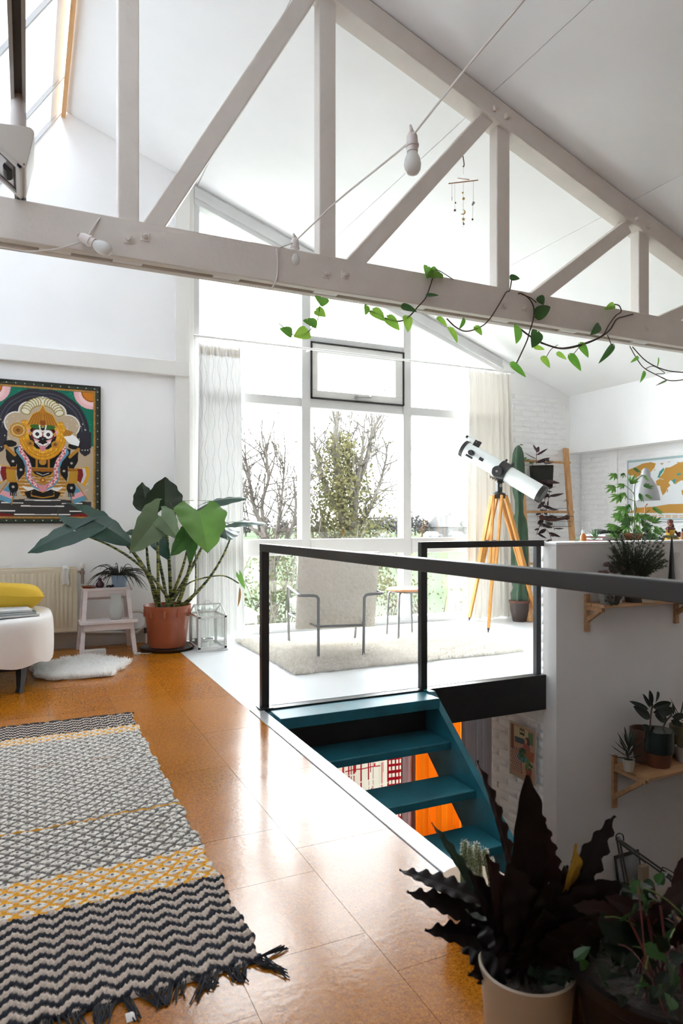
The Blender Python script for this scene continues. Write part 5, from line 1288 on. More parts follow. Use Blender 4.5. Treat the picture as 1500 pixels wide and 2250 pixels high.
cord([atY(228, 482, 3.47), atY(222, 478, 3.41), atY(210, 492, 3.392), atY(193, 520, 3.375), Cc]); cord([Cc, atY(165, 536, 3.38), atY(120, 548, 3.386), atY(60, 553, 3.39), atY(15, 546, 3.39), atY(-40, 540, 3.39)])
def bulb(p, ax_):
    ax_ = V(ax_).normalized(); s = part('socket', MB().lathe([(.001, -.012), (.016, -.012), (.021, .0), (.023, .03), (.026, .032), (.026, .04), (.022, .042), (.022, .06), (.001, .06)], p, 18, ax=ax_), sockm, t, smooth=40)
    part('bulb', MB().lathe([(.015, .055), (.020, .066), (.029, .085), (.0335, .108), (.031, .128), (.022, .143), (.010, .150), (.001, .152)], p, 22, ax=ax_), bulbm, s, smooth=True)
    e_ = ax_.orthogonal(); part('clamp', MB().tube([p + e_ * .012 - ax_ * .012, p + e_ * .016 - ax_ * .03, p - e_ * .012 - ax_ * .025], .005, 6), sockm, s)
bulb(A, (0.02, 0, -1)); bulb(B, (-.05, 0, -1)); bulb(Cc + V((-.03, 0, 0)), (.75, -.35, -.45))

mp_ = atD(1017, 347, 4.15); t = thing('star_mobile', 'tiny hanging mobile with gold moon and star under the truss brace', 'mobile', tuple(mp_))
br = mat('brass', (.55, .33, .08), .35, metal=.6); drk = mat('brown_bead', (.07, .04, .03), .4); thr = mat('mobile_thread', (.42, .38, .34), .8)
M = lambda x, y: atD(950 + x / 11.54, 330 + y / 11.54, 4.15)
part('hook', MB().tube([M(770, 150), M(790, 280), M(800, 380), M(785, 430), M(765, 400)], .0035, 5), mat('mauve_hook', (.20, .12, .12), .5), t, smooth=True)
part('crossbar', MB().tube([M(405, 848), M(1155, 760)], .0032, 6), mat('copper_rod', (.40, .22, .13), .45), t); part('crossbar', MB().tube([M(785, 600) + V((0, .06, 0)), M(778, 860) - V((0, .06, 0))], .0032, 6), mat('copper_rod', (.40, .22, .13), .45), t)
mb = MB()
for a, b in (((780, 430), (785, 610)), ((780, 830), (775, 1960)), ((485, 840), (490, 1180)), ((565, 830), (565, 1500)), ((1035, 775), (1030, 1310)), ((1030, 1310), (1010, 1750))): mb.tube([M(*a), M(*b)], .0008, 4)
part('threads', mb, thr, t)
for x, y, r_, m1 in ((765, 1080, 1, br), (580, 1335, .9, drk), (565, 1525, 1.3, drk), (785, 1230, 1.5, br), (1012, 1755, 1.1, drk), (778, 1832, .8, thr), (790, 1872, 1.0, drk)): part('bead', MB().sphere(M(x, y), .0055 * r_, 6), m1, t, smooth=True)
part('feather', MB().beam(M(490, 1180), M(490, 1275), .004, .002), thr, t)
mb = MB(); mb.tube([M(1045, 1320), M(1030, 1350), M(1003, 1400)], [.009, .008, .004], 6); part('feather', mb, mat('blue_grey_feather', (.30, .34, .40), .7), t, smooth=True)
cen2 = M(770, 1570); rgt = V((CS, -SN, 0)); upz = V((0, 0, 1))
mo = [(math.cos(a), math.sin(a)) for a in [R(-150 + 23 * k) for k in range(11)]]; mi2 = [(-.30 + .85 * math.cos(a), .18 + .85 * math.sin(a)) for a in [R(80 - 23 * k) for k in range(10)]]
mb = MB(); mb.prism([cen2 + (rgt * x + upz * y) * .016 for x, y in mo + mi2], V((SN, CS, 0)) * .003); part('moon', mb, br, t)
cs_ = M(783, 1745); mb = MB(); mb.prism([cs_ + (rgt * math.cos(R(90 + 36 * k)) + upz * math.sin(R(90 + 36 * k))) * (.013 if k % 2 == 0 else .0055) for k in range(10)], V((SN, CS, 0)) * .003); part('star', mb, br, t)

alu2 = mat('anodised_aluminium', (.36, .34, .31), .35, metal=.5); tx = atY(45, 440, 3.44).x
t = thing('light_track', 'aluminium channel track running overhead from the tie beam', 'light track', (tx, 2, 2.55))
mb = MB(); tz = 2.546
mb.box((tx - .024, .3, tz + .03), (tx + .024, 3.54, tz + .036)); mb.box((tx - .024, .3, tz), (tx - .020, 3.54, tz + .03)); mb.box((tx + .020, .3, tz), (tx + .024, 3.54, tz + .03)); mb.box((tx - .020, .3, tz), (tx - .012, 3.54, tz + .003)); mb.box((tx + .012, .3, tz), (tx + .020, 3.54, tz + .003))
part('channel', mb, alu2, t); part('conductor', MB().box((tx - .018, .3, tz + .018), (tx + .018, 3.5, tz + .029)), mat('dark_track_core', (.06, .045, .04), .6), t)
# triangular floodlight hanging from the track
fy = 2.56
t = thing('flood_light', 'white metal floodlight with dark glass clamped to the overhead track', 'flood light', (tx, fy + .1, 2.3))
Pf = lambda x, y: atY(x, y, fy)
sh = [Pf(-62, 262), Pf(58, 277), Pf(68, 280), Pf(74, 286), Pf(76, 294), Pf(58, 366), Pf(55, 371), Pf(50, 368)]
wl = mat('white_lamp_enamel', (.60, .56, .50), .4)
mb = MB(); mb.prism(sh, (0, .235, 0)); part('housing', mb, wl, t, bevel=.003)
a_, b_ = Pf(-62, 262), Pf(50, 368); hv = (b_ - a_); nrm_ = V((-hv.z, 0, hv.x)).normalized(); nrm_ = nrm_ if nrm_.z < 0 else -nrm_
lw_ = hv.length; hu = hv.normalized()
mb = MB(); yb0, yb1 = fy - .004, fy + .24
for s0, s1, y0, y1 in ((0, lw_, yb0, yb0 + .02), (0, lw_, yb1 - .02, yb1), (0, .02, yb0, yb1), (lw_ - .02, lw_, yb0, yb1)):
    p0, p1 = a_ + hu * s0, a_ + hu * s1; mb.prism([V((p0.x, y0, p0.z)), V((p1.x, y0, p1.z)), V((p1.x, y0, p1.z)) + nrm_ * .012, V((p0.x, y0, p0.z)) + nrm_ * .012], (0, y1 - y0, 0))
part('front_frame', mb, mat('cream_lamp_frame', (.55, .53, .49), .4), t, bevel=.002)
mb = MB(); p0, p1 = a_ + hu * .02, a_ + hu * (lw_ - .02); mb.prism([V((p0.x, yb0 + .02, p0.z)), V((p1.x, yb0 + .02, p1.z)), V((p1.x, yb0 + .02, p1.z)) + nrm_ * .003, V((p0.x, yb0 + .02, p0.z)) + nrm_ * .003], (0, yb1 - yb0 - .04, 0)); part('dark_seal', mb, black, t)
mb = MB(); p0, p1 = a_ + hu * .035, a_ + hu * (lw_ - .035); mb.prism([V((p0.x, yb0 + .045, p0.z)), V((p1.x, yb0 + .045, p1.z)), V((p1.x, yb0 + .045, p1.z)) + nrm_ * .006, V((p0.x, yb0 + .045, p0.z)) + nrm_ * .006], (0, yb1 - yb0 - .09, 0)); part('reflector_glass', mb, mat('lamp_reflector', (.42, .39, .37), .2, metal=.5), t)
mb = MB(); q = a_ + hu * (lw_ - .055); mb.tube([V((q.x, yb0 + .08, q.z)) + nrm_ * .008, V((q.x, yb0 + .15, q.z)) + nrm_ * .008], .016, 10); part('lamp_holder', mb, gm, t)
part('swivel', MB().lathe([(.024, .0), (.026, .002), (.026, .055), (.022, .06), (.022, .12)], (tx, fy + .06, tz - .1), 18), sockm, t, smooth=40)
mb = MB(); q = Pf(53, 361); mb.lathe([(.004, 0), (.003, .003)], q, 8, ax=(0, -1, 0)); part('screw', mb, chrome, t)

# ---- pothos trained along the tie beam
pst = mat('brown_vine_stem', (.055, .030, .022), .6); gst = mat('green_vine_stem', (.10, .16, .03), .5)
pl1, pl2, pl3 = leafmat('pothos_green', (.07, .20, .022), .35, .45, (.13, .30, .04)), leafmat('pothos_lime', (.26, .42, .06), .38, .5, (.12, .27, .03)), leafmat('pothos_dark', (.022, .075, .014), .35, .2, (.035, .11, .02))
t = thing('pothos_vine', 'long green pothos vine draped along the tie beam', 'vine', tuple(atY(1100, 690, 3.38)))
c6 = lambda x, y, Y_=3.385: atY(400 + x / 2.5, 600 + y / 2.5, Y_); c7 = lambda x, y, Y_=3.375: atY(900 + x / 2.5, 560 + y / 2.5, Y_)
def vs_(pts, r_=.004, m1=pst): part('stem', MB().tube(smooth_path(pts, 5), r_, 6), m1, t, smooth=True)
vs_([c6(765, 138, 3.46), c6(755, 190), c6(742, 260), c6(690, 325), c6(640, 350), c6(600, 332), c6(550, 292), c6(530, 275)], .003, gst)
vs_([c6(1392, -5, 3.42), c6(1380, 15), c6(1340, 130), c6(1290, 190), c6(1250, 235), c6(1200, 264), c6(1130, 256), c6(1060, 222), c6(1010, 205)], .004)
vs_([c7(275, 162, 3.43), c7(200, 110), c7(145, 82), c7(120, 110)], .0025)
vs_([c7(560, 130), c7(548, 195, 3.38), c7(530, 205, 3.385), c7(495, 265), c7(440, 350), c7(390, 395), c7(310, 420), c7(250, 395), c7(203, 350)], .004)
vs_([c7(592, 215, 3.41), c7(612, 212), c7(655, 240), c7(680, 290), c7(676, 360), c7(655, 430), c7(640, 480), c7(585, 597)], .0045)
vs_([c7(612, 215), c7(660, 235), c7(695, 262)], .0035)
vs_([c7(610, 410), c7(680, 460), c7(760, 497), c7(850, 515), c7(960, 490), c7(1050, 450), c7(1100, 410), c7(1135, 355), c7(1180, 338), c7(1225, 326, 3.40)], .0055)
vs_([c7(720, 485), c7(840, 512), c7(980, 478), c7(1060, 440), c7(1090, 390), c7(1130, 335), c7(1160, 312), c7(1150, 280), c7(1125, 272)], .004)
vs_([c7(1208, 502, 3.44), c7(1240, 560), c7(1285, 620), c7(1360, 662), c7(1425, 690), c7(1500, 686), c7(1560, 670)], .0035)
vs_([c7(1222, 505, 3.44), c7(1300, 585), c7(1400, 632), c7(1500, 645), c7(1580, 640)], .004); vs_([c7(1295, 625), c7(1340, 612), c7(1400, 650), c7(1350, 655), c7(1400, 680)], .0025)
vs_([c7(750, 560), c7(775, 520), c7(812, 495)], .0022); vs_([c7(895, 550), c7(940, 495)], .0022); vs_([c7(1108, 498), c7(1085, 440)], .003)
PL = [(c6, 765, 135, 768, 185, 72, pl1), (c6, 735, 205, 790, 240, 62, pl2), (c6, 690, 255, 735, 305, 70, pl1), (c6, 690, 325, 612, 350, 70, pl2), (c6, 600, 330, 535, 305, 48, pl1),
      (c6, 1400, -10, 1345, 20, 60, pl1), (c6, 1395, 10, 1430, 30, 55, pl2), (c6, 1208, 183, 1290, 212, 48, pl3), (c6, 1015, 180, 1005, 232, 40, pl2), (c6, 1045, 205, 1115, 265, 62, pl2), (c6, 1125, 245, 1195, 315, 62, pl2), (c6, 1235, 240, 1240, 325, 52, pl2), (c6, 1340, 120, 1410, 122, 20, pl3),
      (c7, 100, 68, 95, 130, 70, pl1), (c7, 125, 110, 180, 110, 50, pl2), (c7, 552, 125, 605, 130, 38, pl3), (c7, 155, 345, 205, 395, 38, pl2), (c7, 220, 402, 262, 484, 48, pl2), (c7, 300, 350, 272, 408, 28, pl1), (c7, 360, 395, 397, 442, 42, pl2),
      (c7, 708, 232, 735, 275, 58, pl3), (c7, 690, 330, 775, 285, 75, pl3), (c7, 590, 395, 585, 488, 70, pl1), (c7, 700, 425, 672, 510, 78, pl3), (c7, 558, 600, 640, 672, 48, pl1), (c7, 680, 505, 742, 520, 30, pl2), (c7, 728, 562, 770, 622, 42, pl2), (c7, 810, 540, 862, 575, 32, pl2),
      (c7, 880, 552, 942, 638, 52, pl1), (c7, 935, 490, 982, 565, 52, pl1), (c7, 1115, 500, 1038, 596, 40, pl3), (c7, 1040, 390, 992, 440, 52, pl3), (c7, 1120, 275, 1070, 300, 42, pl2), (c7, 1255, 560, 1212, 592, 22, pl1), (c7, 1290, 640, 1265, 702, 26, pl1), (c7, 1410, 690, 1350, 718, 12, Lb), (c7, 1365, 565, 1358, 622, 14, pl1)]
for fn_, a, b, c, d, wd, m1 in PL:
    dpt = rnd(-.05, -.015); p0 = fn_(a, b); p1 = fn_(c, d, 3.385 + dpt); wm = wd / 2.5 / F * 4.0 * 1.05
    mb = MB(); leaf(mb, p0, p1, V((rnd(-.25, .25), -1, rnd(-.1, .35))), wm * 1.2, 'heart', fold=.2, curl=.10, n=9, back=.12 if wd > 30 else 0.05); part('leaf', mb, m1, t, smooth=True)
# ================================================================== DESK BEHIND THE HALF WALL
dw = mat('white_desk_top', (.72, .72, .71), .4)
t = thing('work_desk', 'white work desk behind the half wall', 'desk', (4.75, 4.5, 0)); DZ = .885
part('top', MB().prism([(3.85, 3.8, DZ - .03), (6.02, 3.8, DZ - .03), (6.02, 5.2, DZ - .03), (4.7, 5.2, DZ - .03), (4.3, 4.5, DZ - .03), (3.9, 4.1, DZ - .03)], (0, 0, .03)), dw, t, bevel=.003)
for x, y in ((3.92, 3.86), (5.95, 3.86), (5.95, 5.14), (4.76, 5.12)):
    part('leg', MB().box((x - .025, y - .025, 0), (x + .025, y + .025, DZ - .03)), dw, t)
E5 = lambda x, y, Y_=4.35: atY(1260 + x / 6.25, 980 + y / 6.25, Y_)
# map
MX = 6.072
can = Canvas(3.3, atX(1378, 1020, MX).y, 1.08, 1.76, .0032, '#d9dcdf')
mpx = lambda x, y: (lambda q: (q.y, q.z))(atX(1260 + x / 6.25, 980 + y / 6.25, MX))
can.put((can.U > can.U.max() - .018) | (can.V > mpx(735, 232)[1] - .0) | (can.V < mpx(735, 1000)[1]), '#9cb3b6')
can.put((can.V < mpx(735, 1015)[1]), '#d9dcdf')
for i in range(14):
    if True: can.line([mpx(980 + i * 95, 955), mpx(1050 + i * 95, 955)], .010, '#c9a479'); can.line([mpx(980 + i * 95, 980), mpx(1050 + i * 95, 978)], .010, '#c9a479')
can.put((can.V < mpx(735, 930)[1]) & (can.V > mpx(735, 938)[1]), '#d9dcdf')
GO = '#b98a3f'
for pg in ([(745, 330), (860, 285), (950, 240), (1060, 222), (1130, 240), (1110, 300), (1060, 360), (1030, 340), (1000, 300), (930, 350), (925, 400), (880, 420), (860, 450), (820, 400), (780, 410), (750, 390)],
           [(745, 920), (850, 850), (990, 840), (1120, 830), (1300, 800), (1500, 795), (1900, 790), (2300, 830), (2300, 925)],
           [(1190, 240), (1240, 232), (1215, 260)], [(1285, 220), (1340, 210), (1300, 228)],
           [(1170, 440), (1230, 370), (1260, 300), (1330, 290), (1420, 240), (1500, 215), (1700, 200), (2100, 230), (2100, 330), (1800, 420), (1640, 520), (1560, 500), (1480, 470), (1430, 500), (1400, 530), (1360, 490), (1330, 470), (1300, 510), (1270, 470), (1210, 450)],
           [(1130, 480), (1180, 450), (1280, 470), (1330, 540), (1290, 580), (1270, 630), (1225, 680), (1195, 600), (1190, 550), (1140, 540)], [(1410, 215), (1480, 230), (1500, 260), (1430, 230)],
           [(1480, 610), (1560, 580), (1640, 600), (1650, 680), (1560, 700), (1490, 670)], [(980, 700), (1010, 700), (1000, 760), (985, 740)], [(1100, 325), (1130, 325), (1115, 340)], [(1285, 600), (1300, 590), (1295, 630), (1280, 640)]): can.poly([mpx(*p) for p in pg], GO)
for pg in ([(1150, 440), (1180, 350), (1240, 295), (1245, 330), (1200, 390), (1180, 430)], [(1410, 380), (1470, 368), (1470, 395), (1425, 405)], [(1350, 470), (1400, 445), (1400, 490), (1380, 525)], [(1410, 460), (1430, 455), (1420, 480)]): can.poly([mpx(*p) for p in pg], '#3f8f86')
ob = thing('world_map', 'white scratch map with golden continents on the right wall', 'map', (MX, 4.5, 1.08))
can.mesh('sheet', lambda U, W: (np.full_like(U, MX - .003), U, W), attr_mat('map_paper', .6), ob)
part('backing', MB().box((MX - .0029, 3.3, 1.08), (MX + .006, can.U.max(), 1.76)), paper, ob)
# lamp
gl = mat('grey_lamp_enamel', (.36, .365, .38), .35); lampY = 4.55
t = thing('desk_lamp', 'grey bell shaded desk lamp on the work desk', 'lamp', (atY(1391, 1148, lampY).x, lampY, DZ))
ls = lambda x, y: E5(x, y, lampY); b0 = ls(825, 1240); b0.z = DZ
part('base', MB().lathe([(.001, 0), (.085, 0), (.085, .012), (.03, .022), (.012, .03)], b0, 24), gl, t, smooth=40)
part('stem', MB().tube([b0, ls(825, 700)] + smooth_path([ls(825, 640), ls(830, 560), ls(855, 480), ls(900, 425), ls(940, 405)], 4), .0085, 8), mat('steel_stem', (.40, .41, .43), .3, metal=.6), t, smooth=True)
tp_ = ls(985, 300); sc2 = lampY and (ls(100, 0) - ls(0, 0)).length / 100; sax = V((.02, -.01, -1)).normalized()
K = sc2
part('shade', MB().lathe([(.001, 0), (22*K, 6*K), (42*K, 30*K), (50*K, 60*K), (50*K, 100*K), (70*K, 130*K), (100*K, 180*K), (125*K, 250*K), (138*K, 330*K), (140*K, 362*K), (136*K, 362*K), (120*K, 260*K), (90*K, 180*K), (45*K, 130*K), (.001, 120*K)], tp_, 36, ax=sax), gl, t, smooth=40)
part('switch', MB().lathe([(.008, 0), (.008, .03)], ls(880, 740), 8), tblk, t)
# things on the desk, from the left
def bottle(name, lab, px, Y_, r_, h, mats, cap):
    q = atY(px, 1180, Y_); q.z = DZ; t = thing(name, lab, 'bottle', q)
    part('body', MB().lathe([(.001, 0), (r_, 0), (r_, h * .62), (r_ * .5, h * .75), (r_ * .45, h * .8), (.001, h * .8)], q, 18), mats, t, smooth=40); part('cap', MB().lathe([(r_ * .55, h * .79), (r_ * .55, h), (.001, h)], q, 14), cap, t, smooth=40)
bottle('dropper_bottle', 'small orange dropper bottle with white cap at the left desk end', 1281, 4.02, .024, .125, mat('orange_label', (.50, .16, .03), .4), cupm)
bottle('spray_bottle', 'small amber bottle at the far right of the desk', 1500, 4.3, .024, .13, mat('amber_plastic', (.30, .11, .03), .3), tblk)
def spiky(name, lab, p, r_, h, n, m1, potc, ph=.06, wd=.012, cat='potted plant', up=.9):
    p = V(p); t = thing(name, lab, cat, p)
    part('pot', MB().lathe([(.001, 0), (r_ * .8, 0), (r_, ph), (r_ * .92, ph), (r_ * .75, ph * .3), (.001, ph * .3)], p, 22), potc, t, smooth=40); part('soil', MB().lathe([(.001, ph * .88), (r_ * .9, ph * .85)], p, 14), MATS['potting_soil'], t)
    for k in range(n):
        a = k * 2.4; f = k / n; d = V((math.cos(a) * (1 - .5 * f), math.sin(a) * (1 - .5 * f), .15 + up * f)).normalized(); b = p + V((0, 0, ph * .85 + h * .55 * f))
        mb = MB(); leaf(mb, b, b + d * h * rnd(.6, .85), V((0, 0, 1)) + rvec(.2), wd, 'lance', fold=.4, curl=-.1, n=6); part('leaf', mb, m1, t, smooth=True)
    return t
potd, pott, potw = mat('dark_pot', (.03, .028, .027), .45), mat('terracotta_clay', (.30, .115, .05), .7, var=.1, vscale=12), mat('cream_pot', (.42, .37, .30), .5)
q = atY(1307, 1180, 4.05); spiky('succulent', 'small spiky succulent beside the desk books', (q.x, q.y, DZ), .035, .10, 22, Lm, potd, .035)
q = atY(1268, 1180, 3.95); spiky('air_plant', 'tiny spiky air plant at the desk corner', (q.x, q.y, DZ), .02, .06, 10, Lb, potd, .015)
bk = [('#b6b9bd', 'thick white folder at the bottom of the desk pile', .022), ('#9a2c33', 'red spined book low in the desk pile', .018), ('#c7cacc', 'pale notebook in the desk pile', .016), ('#7c2b34', 'dark red notebook high in the desk pile', .014), ('#cfd6da', 'white sketchbook on top of the desk pile', .016)]
z = DZ; q = atY(1332, 1180, 4.22)
for i, (c_, lab, th) in enumerate(bk):
    t = thing('book', lab, 'book', (q.x + .01 * (i % 2), q.y, z), group='book pile on the desk', rotz=.06 * (i - 2), local=True)
    part('cover', MB().box((-.15, -.1, 0), (.15, .1, .002)).box((-.15, -.1, th - .002), (.15, .1, th)).box((-.15, -.1, 0), (-.147, .1, th)), mat('book_cloth_%d' % i, c_, .5), t)
    part('pages', MB().box((-.146, -.096, .002), (.145, .096, th - .002)), paper, t); z += th
mb = MB(); c = V((q.x + .02, q.y, z + .006))
for k in range(5): mb.tube([c + V(((.10 + .008 * k) * math.cos(a), (.07 + .006 * k) * math.sin(a), .006 * k + .006 * math.sin(2 * a + k))) for a in [j * .314 for j in range(20)]], .005, 5, closed=True)
solo('cable_coil', mb, tblk, 'black cable coil on top of the desk books', 'cable', tuple(c), smooth=True)
# ferny green plant
gf, gf2 = leafmat('fresh_geranium_green', (.10, .22, .045), .5, .45), leafmat('mid_geranium_green', (.045, .12, .03), .5, .35)
def lobed(root, p, d, size, m1):
    mb = MB(); d = V(d).normalized(); s = d.cross(V((0, -.6, .8))).normalized()
    for k in range(-2, 3):
        dd = (d + s * (k * .55)).normalized(); leaf(mb, p, p + dd * size * (1 - .12 * abs(k)), V((0, -.7, .7)) + rvec(.2), size * .24, 'lance', fold=.2, curl=-.05, n=5, wave=.25, nw=2)
    part('leaf', mb, m1, root, smooth=True)
pq = E5(800, 1300, 4.12); pq.z = DZ
t = thing('scented_geranium', 'tall ferny leaved green plant in a clay pot before the grey lamp', 'potted plant', pq)
part('pot', MB().lathe([(.001, 0), (.06, 0), (.075, .07), (.082, .07), (.082, .095), (.07, .095), (.001, .08)], pq, 24), pott, t, smooth=40)
ge = lambda x, y: E5(x, y, 4.12 + rnd(-.1, .1))
br_ = [((820, 1280), (850, 900), (840, 760), (815, 640), (700, 540)), ((830, 1280), (800, 1000), (840, 780), (740, 720), (700, 660)), ((800, 1280), (730, 1100), (690, 950), (720, 800)), ((840, 1290), (900, 1100), (960, 950), (1040, 880)), ((850, 1290), (980, 1150), (1080, 1080)), ((800, 1290), (640, 1180), (540, 1080)), ((815, 1280), (830, 1000), (860, 830))]
for b in br_: part('stem', MB().tube(smooth_path([E5(x, y, 4.12) for x, y in b], 4), .003, 5), gst, t, smooth=True)
for x, y, dx, dy, sz in ((580, 375, -60, 60, 95), (690, 370, -10, 40, 60), (820, 310, 40, 20, 95), (780, 520, 20, -40, 110), (560, 545, -70, 60, 110), (690, 520, -60, 30, 90), (640, 670, -80, 60, 130), (700, 640, -20, 40, 90), (960, 400, 30, 30, 90), (960, 555, 60, 0, 110), (900, 650, 30, 60, 110), (980, 680, 60, 20, 90), (700, 830, -70, 80, 130), (760, 800, 0, 60, 90), (1080, 860, 80, 30, 130), (640, 920, -40, 60, 110), (880, 920, 10, 60, 130), (820, 970, -60, 60, 120), (930, 1000, 30, 60, 130), (560, 1080, -50, 40, 110), (600, 1140, -60, 30, 100), (740, 1080, -20, 60, 120), (850, 1080, 40, 60, 130), (1080, 1060, 60, -40, 110), (1100, 1110, 60, 40, 120), (1170, 1130, 70, 40, 90), (760, 1180, -40, 50, 120), (880, 1180, 0, 60, 120), (1000, 1160, 50, 40, 120), (820, 1250, 10, 40, 110), (1080, 1200, 50, 40, 100), (930, 1240, 40, 50, 110)):
    lobed(t, ge(x, y), V((CS * dx, -SN * dx, -dy)), sz * sc2 * 1.0, random.choice((gf, gf, gf2)))
for _ in range(34):
    x, y = rnd(540, 1120), rnd(900, 1290)
    if abs(x - 830) < 120 + (y - 880) * .55: lobed(t, E5(x, y, 4.12 + rnd(-.14, .1)), V((CS * (x - 830), -SN * (x - 830), rnd(-60, 40))), rnd(85, 120) * sc2, random.choice((gf, gf2, gf2)))
# wooden stick, terracotta dishes, figurine, cup
mb = MB(); mb.tube([E5(985, 1280, 4.4), E5(980, 830, 4.4), E5(1010, 795, 4.4)], .006, 6); solo('plant_stake', mb, mat('copper_stake', (.42, .17, .08), .5), 'thin reddish plant stake behind the ferny plant', 'plant stake', tuple(E5(985, 1280, 4.4)))
for x, r_, lab in ((590, .05, 'low clay dish left of the ferny plant'), (740, .045, 'second low clay dish beside the ferny plant'), (1120, .045, 'low clay dish right of the ferny plant')):
    q = E5(x, 1290, 4.05); q.z = DZ; solo('clay_dish', MB().lathe([(.001, 0), (r_ * .8, 0), (r_, .03), (r_ * .93, .03), (r_ * .7, .008), (.001, .008)], q, 20), pott, lab, 'dish', tuple(q), smooth=40)
q = E5(1200, 1280, 4.2); q.z = DZ; solo('dark_cup', MB().lathe([(.001, 0), (.02, 0), (.023, .05), (.02, .05), (.018, .006), (.001, .006)], q, 16), potd, 'tiny dark cup left of the yellow figurine', 'cup', tuple(q), smooth=40)
fg = lambda x, y, dy=0: E5(x, y, 4.25 + dy)
q = fg(1325, 1300); q.z = DZ; t = thing('seated_figurine', 'small painted seated figurine in yellow robe with red headdress', 'figurine', q)
yr, mr, dg_ = mat('yellow_robe_paint', (.58, .33, .02), .4), mat('maroon_paint', (.10, .02, .014), .45), mat('olive_paint', (.06, .07, .02), .5)
part('plinth', MB().lathe([(.001, 0), (.075, 0), (.07, .018), (.001, .018)], q, 24), mat('dark_base', (.03, .02, .015), .5), t, smooth=40)
mb = MB(); mb.sphere(q + V((0, 0, .04)), .07, 10, (1.0, .7, .38)); mb.sphere(q + V((-.045, -.02, .035)), .035, 8, (1, .8, .6)); mb.sphere(q + V((.05, -.02, .035)), .035, 8, (1, .8, .6)); part('robe', mb, yr, t, smooth=True)
mb = MB(); mb.lathe([(.062, .05), (.066, .06), (.05, .07)], q, 18); part('sash', mb, dg_, t, smooth=True)
mb = MB(); mb.lathe([(.03, .06), (.036, .09), (.04, .115), (.028, .135), (.012, .145)], q, 14); part('torso', mb, yr, t, smooth=True)
mb = MB(); mb.tube(smooth_path([q + V((.036, 0, .12)), q + V((.06, -.02, .09)), q + V((.075, -.03, .06)), q + V((.082, -.03, .10))], 4), .011, 7); mb.tube(smooth_path([q + V((-.036, 0, .12)), q + V((-.055, -.025, .10)), q + V((-.06, -.03, .15))], 4), .010, 7); mb.lathe([(.036, .118), (.044, .128), (.030, .145)], q, 14); part('arms', mb, mr, t, smooth=True)
mb = MB(); mb.sphere(q + V((-.004, -.006, .170)), .020, 9, (.9, .9, 1.15)); part('head', mb, mat('figurine_skin', (.26, .07, .04), .5), t, smooth=True)
mb = MB(); mb.sphere(q + V((.006, .006, .178)), .024, 9, (1, 1, 1)); mb.lathe([(.026, .188), (.027, .196), (.020, .208), (.006, .214)], q, 14); mb.tube([q + V((.02, .005, .18)), q + V((.032, .0, .15)), q + V((.03, -.005, .13))], [.014, .014, .008], 7); part('headdress', mb, mr, t, smooth=True)

# ================================================================== HALF-WALL SHELVES
shw = wood('pine_shelf', (.36, .19, .09), (.48, .28, .14), .55, 'x', 7)
def shelf(lab, x0, x1, yf, z, brx, low):
    t = thing('wall_shelf', lab, 'shelf', ((x0 + x1) / 2, YH - .1, z)); w_ = (YH - yf)
    n = 3; dy = (YH - .014 - yf) / n
    for k in range(n): part('plank', MB().box((x0, yf + k * dy + .002, z - .022), (x1, yf + (k + 1) * dy - .001, z)), shw, t, bevel=.003)
    for bx in brx:
        part('bracket_upright', MB().box((bx - .0, YH - .022, low), (bx + .04, YH, z + .06)), shw, t, bevel=.002); part('bracket_arm', MB().box((bx + .004, yf + .03, z - .052), (bx + .036, YH - .022, z - .022)), shw, t, bevel=.002)
        part('bracket_brace', MB().beam((bx + .02, YH - .015, low + .08), (bx + .02, yf + .06, z - .045), .03, .03), shw, t, bevel=.002)
shelf('upper pine shelf on wooden brackets behind the handrail', 3.56, 4.75, 3.40, .505, (3.562, 4.465), .30)
shelf('lower pine shelf holding dark potted plants on the grey wall', 3.83, 5.1, 3.27, -.672, (3.825, 4.9), -.99)
SZ1, SZ2 = .506, -.671
H5 = lambda x, y, Y_=3.48: atY(1260 + x / 6.25, 980 + y / 6.25, Y_)
# feathery dark shrub
fe = mat('feathery_dark_green', (.028, .042, .018), .6)
q = H5(830, 1800, 3.46); q.z = SZ1
t = thing('feathery_shrub', 'dark feathery asparagus fern on the upper shelf', 'potted plant', q)
part('pot', MB().lathe([(.001, 0), (.06, 0), (.075, .10), (.068, .10), (.001, .085)], q, 24), potd, t, smooth=40)
mb = MB(); st_ = MB()
for k in range(80):
    a = rnd(0, 6.28); e = H5(rnd(490, 1290), rnd(1180, 1680), 3.46 + rnd(-.09, .05)); b = q + V((rnd(-.04, .04), rnd(-.03, .03), .09)); c = (b + e) / 2 + V((0, 0, .06)); pts = bez(b, c, e, 12); st_.tube(pts, .0014, 3, caps=False)
    for i in range(4, 13):
        for _ in range(11):
            d = ((pts[i] - pts[i-1]).normalized() + rvec(.9)).normalized() * rnd(.02, .045); p = pts[i] + rvec(.004); s2 = d.cross(rvec()).normalized() * .0019; mb.add([p - s2, p + s2, p + d], [(0, 1, 2)])
part('stems', st_, fe, t); o = part('needles', mb, fe, t); o['kind'] = 'stuff'
